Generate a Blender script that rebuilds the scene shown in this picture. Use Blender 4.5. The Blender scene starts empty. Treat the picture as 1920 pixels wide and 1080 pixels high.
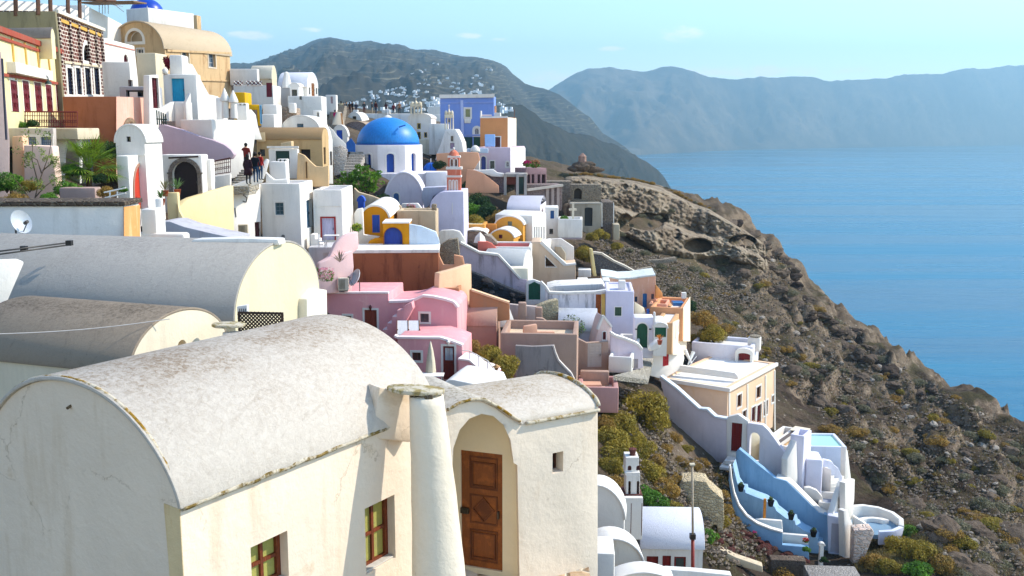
import bpy, bmesh, math, random
import numpy as np
from mathutils import Vector, noise
from mathutils.bvhtree import BVHTree
random.seed(7); RNG = np.random.default_rng(7)
SC = bpy.context.scene
COL = SC.collection
R = math.radians
# ---------------------------------------------------------------- camera frame
F = 1867.0; CAMZ = 120.0; HOR = 243.0
PITCH = math.atan((540 - HOR) / F)
CAM = Vector((0, 0, CAMZ))
FW = Vector((0, math.cos(PITCH), -math.sin(PITCH)))
UP = Vector((0, math.sin(PITCH), math.cos(PITCH)))
RT = Vector((1, 0, 0)); ZZ = Vector((0, 0, 1))
def ray(u, v): return FW + RT * ((u - 960) / F) - UP * ((v - 540) / F)
def P(u, v, D): return CAM + ray(u, v) * D
def proj(p):
    d = p - CAM; D = d.dot(FW)
    return 960 + F * d.dot(RT) / D, 540 - F * d.dot(UP) / D
def solve_u(A, d, u):
    k = (u - 960) / F; r = A - CAM
    return (k * r.dot(FW) - r.x) / (d.x - k * d.dot(FW))
def solve_v(A, d, v):
    k = (v - 540) / F; r = A - CAM
    return (-k * r.dot(FW) - r.dot(UP)) / (d.dot(UP) + k * d.dot(FW))
class Pl:
    """vertical wall plane through a point, heading a degrees (recedes to the right when positive)"""
    def __init__(s, u, v, D, a, pt=None):
        s.p = pt if pt is not None else P(u, v, D); s.a = a
        s.e = Vector((math.cos(R(a)), math.sin(R(a)), 0)); s.n = Vector((math.sin(R(a)), -math.cos(R(a)), 0))
    def pt(s, u, v):
        r = ray(u, v); return CAM + r * ((s.p - CAM).dot(s.n) / r.dot(s.n))
    def sz(s, u, v):
        q = s.pt(u, v); return (q - s.p).dot(s.e), q.z - s.p.z
    def q(s, a, z, d=0): return s.p + s.e * a + ZZ * z + s.n * d
# ---------------------------------------------------------------- materials
_M = {}
def srgb(*c):
    if len(c) == 1:
        h = c[0]; c = tuple(int(h[i:i + 2], 16) for i in (0, 2, 4))
    return tuple(((x / 255) / 12.92 if x / 255 < .04045 else ((x / 255 + .055) / 1.055) ** 2.4) for x in c)
class NT:
    def __init__(s, name):
        s.m = bpy.data.materials.new(name); s.m.use_nodes = True
        s.t = s.m.node_tree; s.t.nodes.clear()
        s.out = s.t.nodes.new('ShaderNodeOutputMaterial'); s.b = s('BsdfPrincipled')
        s.link(s.b.outputs[0], s.out.inputs[0]); s.co = s('TexCoord').outputs['Object']
    def __call__(s, typ, **kw):
        n = s.t.nodes.new('ShaderNode' + typ)
        for k, v in kw.items():
            if hasattr(n, k): setattr(n, k, v)
            else: s.set(n, k, v)
        return n
    def set(s, n, k, v):
        i = n.inputs[k.replace('_', ' ')] if isinstance(k, str) else n.inputs[k]
        if isinstance(v, bpy.types.NodeSocket): s.link(v, i)
        else: i.default_value = v
    def link(s, a, b): s.t.links.new(a, b)
    def noise(s, scale, detail=4, rough=.6, vec=None, st=None, dist=0):
        v = vec or s.co
        if st: v = s.vmap(st, v)
        return s('TexNoise', Scale=scale, Detail=detail, Roughness=rough, Vector=v, Distortion=dist).outputs['Fac']
    def vmap(s, st, v=None):
        n = s('Mapping', Vector=v or s.co); n.inputs['Scale'].default_value = st; return n.outputs[0]
    def ramp(s, fac, *stops):
        n = s('ValToRGB', Fac=fac); r = n.color_ramp
        while len(r.elements) < len(stops): r.elements.new(.5)
        for el, (p, c) in zip(r.elements, stops):
            el.position = p; el.color = (c, c, c, 1) if not isinstance(c, tuple) else tuple(c[:3]) + (1,)
        return n.outputs[0]
    def mix(s, f, a, b, mode='MIX'):
        n = s('Mix', data_type='RGBA', blend_type=mode); I = n.inputs
        for i, v in ((0, f), (6, a), (7, b)):
            if isinstance(v, bpy.types.NodeSocket): s.link(v, I[i])
            elif i == 0: I[i].default_value = v
            else: I[i].default_value = tuple(v[:3]) + (1,)
        return n.outputs[2]
    def math(s, op, a, b=0.0, c=0.0):
        n = s('Math', operation=op)
        for i, v in enumerate((a, b, c)):
            if isinstance(v, bpy.types.NodeSocket): s.link(v, n.inputs[i])
            else: n.inputs[i].default_value = v
        return n.outputs[0]
    def bump(s, h, strength=.3, dist=.02, nrm=None):
        n = s('Bump', Strength=strength, Distance=dist, Height=h)
        if nrm: s.link(nrm, n.inputs['Normal'])
        return n.outputs[0]
    def fin(s, col=None, rough=.85, nrm=None, spec=.3, **kw):
        s.set(s.b, 'Base Color', col if isinstance(col, bpy.types.NodeSocket) else tuple(col[:3]) + (1,))
        s.set(s.b, 'Roughness', rough); s.set(s.b, 'Specular IOR Level', spec)
        if nrm: s.set(s.b, 'Normal', nrm)
        for k, v in kw.items(): s.set(s.b, k, v)
        return s.m
def cached(f):
    def g(*a, **k):
        key = (f.__name__, a, tuple(sorted(k.items())))
        if key not in _M: _M[key] = f(*a, **k)
        return _M[key]
    return g
def mul(c, f): return tuple(min(1, x * f) for x in c)
@cached
def plaster(c='f0ece6', stain=.25, s=1.0, dirt='8a7a66', bmp=.35, crack=0):
    """lime render: broad blotches, rain streaks, grain"""
    n = NT('plaster'); c = srgb(c); d = srgb(dirt); stain = min(1., stain * 1.3 + .08)
    big = n.ramp(n.noise(.45 * s, 5, .62), (.35, 0.), (.75, 1.))
    col = n.mix(big, c, mul(c, .86))
    st = n.ramp(n.noise(1.6 * s, 5, .7, st=(1, 1, .16)), (.52, 0.), (.78, 1.))
    col = n.mix(n.math('MULTIPLY', st, stain), col, d)
    pat = n.ramp(n.noise(.9 * s, 9, .75, dist=.6), (.6, 0.), (.68, 1.))
    col = n.mix(n.math('MULTIPLY', pat, stain * .9), col, mul(d, 1.1))
    if crack:
        wv = n('TexNoise', Scale=1.2, Detail=6., Roughness=.7, Vector=n.co).outputs['Color']; mv = n('VectorMath', operation='MULTIPLY_ADD'); n.link(wv, mv.inputs[0]); mv.inputs[1].default_value = (.9, .9, .9); n.link(n.co, mv.inputs[2])
        ve = n('TexVoronoi', Scale=.55, feature='DISTANCE_TO_EDGE'); n.link(mv.outputs[0], ve.inputs['Vector'])
        ck = n.math('MULTIPLY', n.ramp(ve.outputs['Distance'], (.0, 1.), (.006, 0.)), n.ramp(n.noise(.8, 3), (.5, 0.), (.6, 1.)))
        col = n.mix(n.math('MULTIPLY', ck, crack), col, mul(d, .6))
        pt_ = n.ramp(n.noise(.7, 2, .4, dist=.5), (.58, 0.), (.60, 1.)); col = n.mix(n.math('MULTIPLY', pt_, .10), col, mul(c, 1.12))
        sp_ = n.ramp(n.noise(7, 9, .85), (.62, 0.), (.70, 1.)); col = n.mix(n.math('MULTIPLY', sp_, .22), col, d)
    fine = n.noise(14 * s, 4, .7)
    col = n.mix(.10, col, n.mix(fine, mul(c, .5), mul(c, 1.25)))
    hgt = n.math('ADD', n.noise(2.2 * s, 4, .6), n.math('MULTIPLY', fine, .35))
    return n.fin(col, .9, n.bump(hgt, bmp, .05), .2)
@cached
def weathered(c='e0d6c8', d1='6e6048', d2='9a7430', amt=.5, s=1.0):
    """lichen-spotted cement vault skin"""
    n = NT('weathered'); c = srgb(c)
    a = n.ramp(n.noise(.8 * s, 7, .72), (.40, 0.), (.72, 1.))
    b = n.ramp(n.noise(13 * s, 10, .82, dist=.7), (.47, 0.), (.62, 1.))
    z = n('SeparateXYZ', Vector=n('TexCoord').outputs['Normal']).outputs[2]
    up = n.ramp(z, (.62, .22), (.92, .6), (1., 1.4))
    f = n.math('MINIMUM', n.math('MULTIPLY', n.math('MULTIPLY', n.math('ADD', .45, n.math('MULTIPLY', a, .75)), n.math('ADD', .3, n.math('MULTIPLY', b, .7))), n.math('MULTIPLY', up, 1.25 * amt)), .95)
    col = n.mix(f, c, srgb(d1))
    sp = n.ramp(n.noise(26 * s, 6, .8), (.60, 0.), (.66, 1.))
    col = n.mix(n.math('MULTIPLY', sp, .5 * amt), col, srgb(d2))
    sc = n.ramp(n.noise(2.2 * s, 9, .8, st=(1.6, .5, 1), dist=1.), (.56, 0.), (.60, 1.))
    col = n.mix(n.math('MULTIPLY', sc, .18), col, mul(srgb(d1), .8))
    fine = n.noise(40 * s, 4, .7)
    col = n.mix(.16, col, n.mix(fine, mul(c, .4), mul(c, 1.3)))
    h = n.math('ADD', n.math('ADD', b, fine), n.math('MULTIPLY', n.noise(1.3, 3), 2))
    return n.fin(col, .92, n.bump(h, .4, .02), .2)
@cached
def moss(c='7a6a2c', c2='b08a30'):
    n = NT('lichen'); f = n.ramp(n.noise(9, 8, .8), (.42, 0.), (.6, 1.))
    col = n.mix(f, srgb(c), srgb(c2)); col = n.mix(n.ramp(n.noise(4, 6, .7), (.44, 0.), (.54, 1.)), col, srgb('d0c4ac'))
    return n.fin(col, .95, n.bump(n.noise(18, 6, .8), .9, .03), .1)
@cached
def paint(c='802010', rough=.5, wear=.15):
    n = NT('paint'); c = srgb(c); f = n.noise(3, 5, .7, st=(3, 3, .6))
    col = n.mix(n.ramp(f, (.4, 0.), (.7, 1.)), c, mul(c, .72))
    col = n.mix(n.math('MULTIPLY', n.ramp(n.noise(12, 6, .8), (.6, 0.), (.7, 1.)), wear), col, mul(c, 1.9))
    return n.fin(col, rough, n.bump(f, .25, .01), .4)
@cached
def wood(c='5a3018', c2='2e170b', rough=.55):
    n = NT('wood'); g = n('TexWave', Scale=6.0, Distortion=6.0, Detail=4.0, Vector=n.vmap((3, 3, .35))).outputs['Fac']
    col = n.mix(n.math('MULTIPLY', g, .7), srgb(c), srgb(c2))
    col = n.mix(n.ramp(n.noise(6, 6, .7), (.5, 0.), (.75, 1.)), col, mul(srgb(c), 1.5))
    return n.fin(col, rough, n.bump(g, .3, .01), .35)
@cached
def glass(c='1c2a30'):
    n = NT('glass'); f = n.noise(1.5, 3)
    return n.fin(n.mix(f, srgb(c), mul(srgb(c), 1.8)), .12, None, .7)
@cached
def metal(c='888888', rough=.45):
    n = NT('metal'); f = n.noise(6, 5, .7)
    return n.fin(n.mix(f, srgb(c), mul(srgb(c), .7)), rough, None, .5, Metallic=.3)
@cached
def stone(c='8a7c6a', c2='55493c', s=1.0, mort='a89c88'):
    """rubble masonry"""
    n = NT('stone'); v = n('TexVoronoi', Scale=2.6 * s, feature='F1'); n.set(v, 'Vector', n.vmap((1, 1, 1.7)))
    e = n('TexVoronoi', Scale=2.6 * s, feature='DISTANCE_TO_EDGE'); n.set(e, 'Vector', n.vmap((1, 1, 1.7)))
    bw = n('RGBToBW', Color=v.outputs['Color']).outputs[0]
    col = n.mix(bw, srgb(c), srgb(c2)); col = n.mix(n.ramp(n.noise(8, 6, .7), (.4, 0.), (.7, 1.)), col, mul(srgb(c), 1.25))
    ed = n.ramp(e.outputs['Distance'], (.03, 1.), (.09, 0.))
    col = n.mix(n.math('MULTIPLY', ed, .8), col, srgb(mort))
    h = n.math('ADD', n.ramp(e.outputs['Distance'], (0., 0.), (.16, 1.)), n.math('MULTIPLY', n.noise(9, 6, .7), .4))
    return n.fin(col, .93, n.bump(h, .9, .08), .2)
@cached
def brick(c='5c2c1c', mort='c9b8a4'):
    n = NT('brick'); sx = n('SeparateXYZ', Vector=n.co)
    s = n.math('ADD', sx.outputs[0], sx.outputs[1]); cv = n('CombineXYZ', X=s, Y=sx.outputs[2], Z=0.0).outputs[0]
    b = n('TexBrick', Vector=cv, Scale=1.0); c = srgb(c)
    for k, v in (('Color1', c + (1,)), ('Color2', mul(c, .55) + (1,)), ('Mortar', srgb(mort) + (1,)), ('Mortar Size', .035), ('Brick Width', .42), ('Row Height', .24), ('Bias', 0.)): b.inputs[k].default_value = v
    col = n.mix(n.ramp(n.noise(1.2, 5, .7), (.45, 0.), (.8, 1.)), b.outputs['Color'], mul(c, 1.7))
    return n.fin(col, .9, n.bump(n.math('SUBTRACT', 1., b.outputs['Fac']), .6, .04), .2)
@cached
def leafm(c='4a5a1c', c2='8a8a2c', c3='2a3a14'):
    n = NT('leaf'); c, c2, c3 = srgb(c), srgb(c2), srgb(c3)
    f = n.ramp(n.noise(1.1, 4, .6), (.38, 0.), (.62, 1.)); col = n.mix(f, c, c2)
    col = n.mix(n.ramp(n.noise(2.6, 3, .6), (.5, 0.), (.65, 1.)), col, c3)
    oi = n('ObjectInfo').outputs['Random']; col = n.mix(n.math('MULTIPLY', oi, .3), col, c2)
    n.fin(col, .7, None, .25)
    tr = n('BsdfTranslucent', Color=n.mix(.5, col, c2)); mx = n('MixShader', Fac=.25)
    n.link(n.b.outputs[0], mx.inputs[1]); n.link(tr.outputs[0], mx.inputs[2]); n.link(mx.outputs[0], n.out.inputs[0])
    return n.m
@cached
def flat(c='888888', rough=.8):
    n = NT('cloth'); c = srgb(c); return n.fin(n.mix(n.noise(8, 4), c, mul(c, .7)), rough, None, .2)
W = lambda st=.25: plaster('ebe4d9', st)
# ---------------------------------------------------------------- objects
class Thing:
    def __init__(s, name, label, cat, at, group=None, kind=None):
        o = bpy.data.objects.new(name, None); COL.objects.link(o)
        o.empty_display_size = .3
        s.base = at.copy() if isinstance(at, Vector) else P(*at)
        o.location = s.base; o['label'] = label
        o['category'] = cat
        if group: o['group'] = group
        if kind: o['kind'] = kind
        s.o = o; s.cuts = {}
    def mesh(s, name, verts, faces, mat, parent=None, smooth=False, bevel=0., label=None, seg=2):
        b = s.base; me = bpy.data.meshes.new(name)
        me.from_pydata([tuple(v - b) for v in verts], [], faces)
        bm = bmesh.new(); bm.from_mesh(me)
        bmesh.ops.remove_doubles(bm, verts=bm.verts, dist=1e-4)
        bmesh.ops.recalc_face_normals(bm, faces=bm.faces)
        if bevel > 0:
            es = [e for e in bm.edges if len(e.link_faces) == 2 and e.calc_face_angle(0) > .6]
            try: bmesh.ops.bevel(bm, geom=es, offset=bevel, segments=seg, affect='EDGES', clamp_overlap=True, profile=.5)
            except Exception: pass
        bm.to_mesh(me); bm.free()
        me.materials.append(mat)
        if smooth: me.shade_smooth(); 
        o = bpy.data.objects.new(name, me); COL.objects.link(o)
        o.parent = parent or s.o
        if smooth == 'auto' or (smooth and bevel): me.set_sharp_from_angle(angle=R(38))
        if label: o['label'] = label
        return o
    def cut(s, wall, verts, faces): s.cuts.setdefault(wall.name, []).append(([v - s.base for v in verts], faces))
    def done(s):
        for wn, cl in s.cuts.items():
            w = bpy.data.objects[wn]; vs = []; fs = []
            for v, f in cl:
                k = len(vs); vs += [tuple(x) for x in v]; fs += [[i + k for i in g] for g in f]
            me = bpy.data.meshes.new('c'); me.from_pydata(vs, [], fs)
            bm = bmesh.new(); bm.from_mesh(me); bmesh.ops.recalc_face_normals(bm, faces=bm.faces); bm.to_mesh(me); bm.free()
            c = bpy.data.objects.new('c', me); COL.objects.link(c); c.parent = s.o
            md = w.modifiers.new('b', 'BOOLEAN'); md.operation = 'DIFFERENCE'; md.solver = 'EXACT'; md.object = c
            dg = bpy.context.evaluated_depsgraph_get(); dg.update()
            nm = bpy.data.meshes.new_from_object(w.evaluated_get(dg)); w.modifiers.clear()
            old = w.data
            if len(nm.polygons) >= len(old.polygons): w.data = nm
            bpy.data.objects.remove(c)
        s.cuts = {}
        return s
def prism(pts, off):
    n = len(pts); v = list(pts) + [p + off for p in pts]
    return v, [list(range(n)), list(range(2 * n - 1, n - 1, -1))] + [[i, (i + 1) % n, n + (i + 1) % n, n + i] for i in range(n)]
def box(p, ex, ey, ez):
    v = [p, p + ex, p + ex + ey, p + ey]; v += [q + ez for q in v]
    return v, [[0, 1, 2, 3], [4, 5, 6, 7], [0, 1, 5, 4], [1, 2, 6, 5], [2, 3, 7, 6], [3, 0, 4, 7]]
def join(*vf):
    V = []; Fc = []
    for v, f in vf:
        k = len(V); V += list(v); Fc += [[i + k for i in g] for g in f]
    return V, Fc
def tube(pts, r, n=8, r2=None):
    pts = [Vector(p) for p in pts]; V = []; Fc = []
    for i, p in enumerate(pts):
        t = (pts[min(i + 1, len(pts) - 1)] - pts[max(i - 1, 0)]).normalized()
        x = t.cross(ZZ if abs(t.z) < .9 else RT).normalized(); y = t.cross(x)
        rr = r if r2 is None else r + (r2 - r) * i / (len(pts) - 1)
        V += [p + x * (rr * math.cos(6.2832 * k / n)) + y * (rr * math.sin(6.2832 * k / n)) for k in range(n)]
    for i in range(len(pts) - 1):
        Fc += [[i * n + k, i * n + (k + 1) % n, (i + 1) * n + (k + 1) % n, (i + 1) * n + k] for k in range(n)]
    Fc += [list(range(n))[::-1], list(range((len(pts) - 1) * n, len(pts) * n))]
    return V, Fc
def lathe(c, prof, n=24, sx=1., sy=1.):
    """prof: (radius, z) list from bottom to top"""
    V = []; Fc = []
    for r, z in prof: V += [c + Vector((r * sx * math.cos(6.28319 * k / n), r * sy * math.sin(6.28319 * k / n), z)) for k in range(n)]
    for i in range(len(prof) - 1): Fc += [[i * n + k, i * n + (k + 1) % n, (i + 1) * n + (k + 1) % n, (i + 1) * n + k] for k in range(n)]
    Fc += [list(range(n))[::-1], list(range((len(prof) - 1) * n, len(prof) * n))]
    return V, Fc
def slab(T, name, pl, pts, thick, mat, bevel=.055, out=0., **kw):
    """wall traced on its own plane, thickened backwards"""
    w = [pl.pt(*p) + pl.n * out for p in pts]
    return T.mesh(name, *prism(w, -pl.n * thick), mat, bevel=bevel, smooth='auto', **kw)
def arcprof(L, rise, n=18, p=2., q=2.):
    return [(L * (.5 + .5 * t), rise * max(0, 1 - abs(t) ** p) ** (1 / q)) for t in [math.sin(math.pi * (-.5 + i / n)) for i in range(n + 1)]]
class Block:
    def __init__(s, T, u, v, D, a, ul, vb, mat, ur=None, dep=None, roof='flat', rise=1.2, rmat=None, pw=.22, ph=.35, bevel=.075, name='wall', prof=(2., 2.), over=.03, rth=.09, L=None, arcs=18, base=None):
        A = P(u, v, D) if base is None else base
        e = Vector((math.cos(R(a)), math.sin(R(a)), 0)); sd = Vector((-e.y, e.x, 0)); n = -sd
        s.L = L = L if L is not None else solve_u(A, -e, ul); s.W = Wd = dep if dep is not None else solve_u(A, sd, ur)
        s.h = h = solve_v(A, -ZZ, vb); s.A = A; s.e = e; s.sd = sd; s.T = T
        if L < .1 or Wd < .1 or h < .05 or Wd > 12 or L > 25: print('BADBLOCK', T.o.name, round(L, 2), round(Wd, 2), round(h, 2), u, v)
        s.front = Pl(0, 0, 0, a, A); s.side = Pl(0, 0, 0, a + 90, A); s.left = Pl(0, 0, 0, a - 90, A - e * L)
        rm = rmat or mat
        if roof == 'flat':
            c = [A, A + sd * Wd, A + sd * Wd - e * L, A - e * L]
            i = pw; inn = [A - e * i + sd * i, A - e * i + sd * (Wd - i), A - e * (L - i) + sd * (Wd - i), A - e * (L - i) + sd * i]
            if min(L, Wd) > 3 * i and ph > 0:
                V = [p - ZZ * h for p in c] + c + inn + [p - ZZ * ph for p in inn]
                Fc = [[3, 2, 1, 0]]
                for k in range(4):
                    m = (k + 1) % 4; Fc += [[k, m, 4 + m, 4 + k], [4 + k, 4 + m, 8 + m, 8 + k], [8 + k, 8 + m, 12 + m, 12 + k]]
                s.wall = T.mesh(name, V, Fc + [[12, 13, 14, 15]], mat, bevel=bevel, smooth='auto')
                if rmat:
                    q = [p - ZZ * (ph - .012) for p in inn]; s.roof = T.mesh('roof', *prism(q, -ZZ * .008), rmat)
            else: s.wall = T.mesh(name, *prism(c, -ZZ * h), mat, bevel=bevel, smooth='auto')
        else:
            fr = roof == 'gable'   # gable faces the front
            W0 = L if fr else Wd; pr = arcprof(W0, rise, arcs, *prof); ax = -e if fr else sd; ex = sd * Wd if fr else -e * L
            arc = [A + ax * x + ZZ * z for x, z in pr]
            ring = [A - ZZ * h] + arc + [A + ax * W0 - ZZ * h]
            s.wall = T.mesh(name, *prism(ring, ex), mat, bevel=0, smooth='auto')
            exn = ex.normalized(); cen = A + ax * (W0 / 2)
            o2 = [p + (p - cen).normalized() * rth for p in arc]; i2 = [p + (p - cen).normalized() * .004 for p in arc]
            sh = [p - exn * over for p in i2 + o2[::-1]]
            s.roof = T.mesh('roof', *prism(sh, ex + exn * 2 * over), rm, smooth='auto', bevel=min(.03, rth * .3))
def shape_pts(pl, r, arch):
    s0, s1, z0, z1 = r
    if not arch: return [(s0, z0), (s0, z1), (s1, z1), (s1, z0)]
    w = (s1 - s0) / 2; hh = min(w * arch, (z1 - z0) * .8); c = (s0 + s1) / 2; n = 12
    return [(s0, z0)] + [(c - w * math.cos(math.pi * k / n), z1 - hh + hh * math.sin(math.pi * k / n)) for k in range(n + 1)] + [(s1, z0)]
def ringm(pl, outer, inner, d0, d1):
    n = len(outer); f = lambda l, d: [pl.q(x, z, d) for x, z in l]
    V = f(outer, d1) + f(inner, d1) + f(outer, d0) + f(inner, d0); Fc = []
    for i in range(n):
        j = (i + 1) % n; Fc += [[i, j, n + j, n + i], [2 * n + i, 3 * n + i, 3 * n + j, 2 * n + j], [i, 2 * n + i, 2 * n + j, j], [n + i, n + j, 3 * n + j, 3 * n + i]]
    return V, Fc
def rect_on(pl, u0, v0, u1, v1):
    uc, vc = (u0 + u1) / 2, (v0 + v1) / 2
    a, b = sorted((pl.sz(u0, vc)[0], pl.sz(u1, vc)[0])); return a, b, pl.sz(uc, v1)[1], pl.sz(uc, v0)[1]
def opening(T, wall, pl, u0, v0, u1, v1, kind='window', mat=None, pane=None, sur=None, sw=.12, arch=0, depth=.16, bars=(2, 2), fw=.05, proud=.035, label=None, panels=None, empty=False, sill=None, name=None):
    r = rect_on(pl, u0, v0, u1, v1); s0, s1, z0, z1 = r
    if s1 - s0 < .05 or z1 - z0 < .05: print('BADOPEN', T.o.name, kind, u0, v0, r); return None
    pts = shape_pts(pl, r, arch)
    if wall is not None: T.cut(wall, *prism([pl.q(x, z, .3) for x, z in pts], -pl.n * (.3 + depth)))
    else: depth = .0
    d = -depth
    if sur:
        out = shape_pts(pl, (s0 - sw, s1 + sw, z0 - (0 if kind == 'door' else sw), z1 + sw), arch)
        if kind == 'door': inn = pts
        else: inn = pts
        T.mesh('window_surround' if kind != 'door' else 'door_surround', *ringm(pl, out, inn, -.02, proud), sur, bevel=min(.012, sw * .2))
    if sill: T.mesh('sill', *box(pl.q(s0 - .08, z0 - .07, -.02), pl.e * (s1 - s0 + .16), pl.n * .14, ZZ * .066), sill, bevel=.01)
    if empty: return None
    fwid = min(fw, (s1 - s0) * .18)
    mat = mat or paint('3a2a20')
    if kind in ('window', 'opening'):
        inn = [(x + (fwid if x < (s0 + s1) / 2 - 1e-5 else -fwid if x > (s0 + s1) / 2 + 1e-5 else 0), z + (fwid if z < z0 + 1e-4 else -fwid * (1 if z > (z0 + z1) / 2 else 0))) for x, z in pts]
        parts = [ringm(pl, pts, inn, d + .004, d + .065)]
        bx, bz = bars
        for k in range(1, bx): x = s0 + (s1 - s0) * k / bx; parts.append(box(pl.q(x - fwid * .35, z0 + fwid, d + .006), pl.e * fwid * .7, ZZ * (z1 - z0 - 2 * fwid - (.2 * (s1 - s0) if arch and k != bx / 2 else 0)), pl.n * .05))
        for k in range(1, bz): z = z0 + (z1 - z0) * k / bz; parts.append(box(pl.q(s0 + fwid, z - fwid * .35, d + .009), pl.e * (s1 - s0 - 2 * fwid), ZZ * fwid * .7, pl.n * .044))
        w = T.mesh(name or 'window', *join(*parts), mat, label=label)
        T.mesh('pane', *prism([pl.q(x, z, d + .012) for x, z in inn], -pl.n * .008), pane or glass(), parent=w)
        return w
    # door leaf
    w = T.mesh(name or 'door', *prism([pl.q(x, z, d + .055) for x, z in pts], -pl.n * .05), mat, label=label, bevel=.004)
    pn = panels if panels is not None else 2
    W1, H1 = s1 - s0, z1 - z0
    top = z1 - (W1 * .5 * arch if arch else 0)
    rel = []
    if pn:
        m = W1 * .13; hh = (top - z0 - m) / pn
        for k in range(pn):
            for q in range(2 if pn > 1 else 1):
                ww = (W1 - m * 3) / 2 if pn > 1 else W1 - 2 * m
                a0 = s0 + m + q * (ww + m); b0 = z0 + m + k * hh
                o_ = [(a0, b0), (a0, b0 + hh - m), (a0 + ww, b0 + hh - m), (a0 + ww, b0)]
                i_ = [(a0 + m * .2, b0 + m * .2), (a0 + m * .2, b0 + hh - m * 1.2), (a0 + ww - m * .2, b0 + hh - m * 1.2), (a0 + ww - m * .2, b0 + m * .2)]
                rel.append(ringm(pl, o_, i_, d + .056, d + .085))
        T.mesh('door_panel', *join(*rel), mat, parent=w)
    T.mesh('handle', *box(pl.q(s1 - W1 * .12, z0 + H1 * .45, d + .056), pl.e * .03, ZZ * .14, pl.n * .06), metal('50483c'), parent=w)
    return w
def dome(c, r, h, n=40, m=14):
    return lathe(c, [(r * math.cos(math.pi / 2 * i / m) if i < m else .02, h * math.sin(math.pi / 2 * i / m)) for i in range(m + 1)], n)
def leafmesh(name, blobs, n, size, mat, up=.2, long=1.6):
    """leaf-sized quads spread through lumpy volumes; blobs: (cx,cy,cz,rx,ry,rz)"""
    vol = np.array([(b[3] * b[4] * b[5]) ** (2 / 3) for b in blobs]); cnt = RNG.multinomial(n, vol / vol.sum()); out = []
    for b, k in zip(blobs, cnt):
        d = RNG.normal(size=(k, 3)); d /= np.linalg.norm(d, axis=1)[:, None]
        rad = RNG.uniform(.55, 1.08, k) ** .6
        c = np.array(b[:3]) + d * rad[:, None] * np.array(b[3:6])
        dn = RNG.normal(size=(k, 3)) * .8 + d + np.array([0, 0, up]); dn /= np.linalg.norm(dn, axis=1)[:, None]
        t = np.cross(dn, RNG.normal(size=(k, 3))); t /= np.linalg.norm(t, axis=1)[:, None]; bt = np.cross(dn, t)
        sz = (size * RNG.uniform(.5, 1.4, k))[:, None]
        out.append(np.stack([c - t * sz * long, c + bt * sz * .5, c + t * sz * long, c - bt * sz * .5], 1))
    V = np.concatenate(out).reshape(-1, 3)
    me = bpy.data.meshes.new(name); N = len(V) // 4
    me.from_pydata(V.tolist(), [], (np.arange(N * 4).reshape(N, 4)).tolist()); me.materials.append(mat); return me
def link(me, name, parent=None, loc=(0, 0, 0)):
    o = bpy.data.objects.new(name, me); COL.objects.link(o)
    if parent: o.parent = parent
    o.location = loc; return o
# ================================================================ camera, light, air
cd = bpy.data.cameras.new('camera'); cam = bpy.data.objects.new('camera', cd); COL.objects.link(cam)
cd.sensor_width = 36; cd.lens = F / 1920 * 36; cd.clip_start = .5; cd.clip_end = 40000
cam.location = CAM; cam.rotation_euler = (math.pi / 2 - PITCH, 0, 0); SC.camera = cam
SAZ, SEL = 76.0, 41.0
SUN = Vector((math.sin(R(SAZ)) * math.cos(R(SEL)), math.cos(R(SAZ)) * math.cos(R(SEL)), math.sin(R(SEL))))
ld = bpy.data.lights.new('sun', 'SUN'); ld.energy = 2.9; ld.angle = R(.5); ld.color = (1., .93, .82)
lo = bpy.data.objects.new('sun', ld); COL.objects.link(lo); lo.rotation_euler = (-SUN).to_track_quat('-Z', 'Y').to_euler()
wd = bpy.data.worlds.new('World'); SC.world = wd; wd.use_nodes = True
t = wd.node_tree; t.nodes.clear()
def wn(ty, **k):
    n = t.nodes.new('ShaderNode' + ty)
    for a, b in k.items():
        if hasattr(n, a): setattr(n, a, b)
        else: n.inputs[a].default_value = b
    return n
sky = wn('TexSky', sky_type='NISHITA'); sky.sun_disc = False; sky.sun_elevation = R(SEL); sky.sun_rotation = R(SAZ)
sky.altitude = 100; sky.air_density = 1.0; sky.dust_density = .1; sky.ozone_density = 1.3
bg = wn('Background', Strength=.15); out = wn('OutputWorld')
tc = wn('TexCoord'); sep = wn('SeparateXYZ'); t.links.new(tc.outputs['Generated'], sep.inputs[0])
def wm(op, a, b=0.):
    n = wn('Math', operation=op)
    for i, v in enumerate((a, b)):
        if isinstance(v, bpy.types.NodeSocket): t.links.new(v, n.inputs[i])
        else: n.inputs[i].default_value = v
    return n.outputs[0]
# small fair-weather clouds: wispy noise, kept to a few directions of the sky
def cloud(u, v, w, h):
    d = ray(u, v).normalized(); az = math.atan2(d.x, d.y); el = math.asin(d.z)
    A = wm('ARCTAN2', sep.outputs[0], sep.outputs[1]); E = wm('ARCSINE', sep.outputs[2])
    x = wm('DIVIDE', wm('SUBTRACT', A, az), w / F); y = wm('DIVIDE', wm('SUBTRACT', E, el), h / F)
    return wm('SUBTRACT', 1., wm('ADD', wm('MULTIPLY', x, x), wm('MULTIPLY', y, y)))
cl = None
for c in ((468, 68, 46, 13), (1278, 62, 52, 19), (876, 67, 32, 7), (940, 74, 26, 5), (1050, 146, 110, 16), (1400, 134, 260, 12), (582, 55, 26, 6), (1150, 92, 40, 6)):
    k = wm('MAXIMUM', cloud(*c), 0.); cl = k if cl is None else wm('MAXIMUM', cl, k)
nz = wn('TexNoise', Scale=42., Detail=9., Roughness=.68); mp = wn('Mapping'); mp.inputs['Scale'].default_value = (1, 1, 2.6)
t.links.new(tc.outputs['Generated'], mp.inputs[0]); t.links.new(mp.outputs[0], nz.inputs['Vector'])
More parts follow.
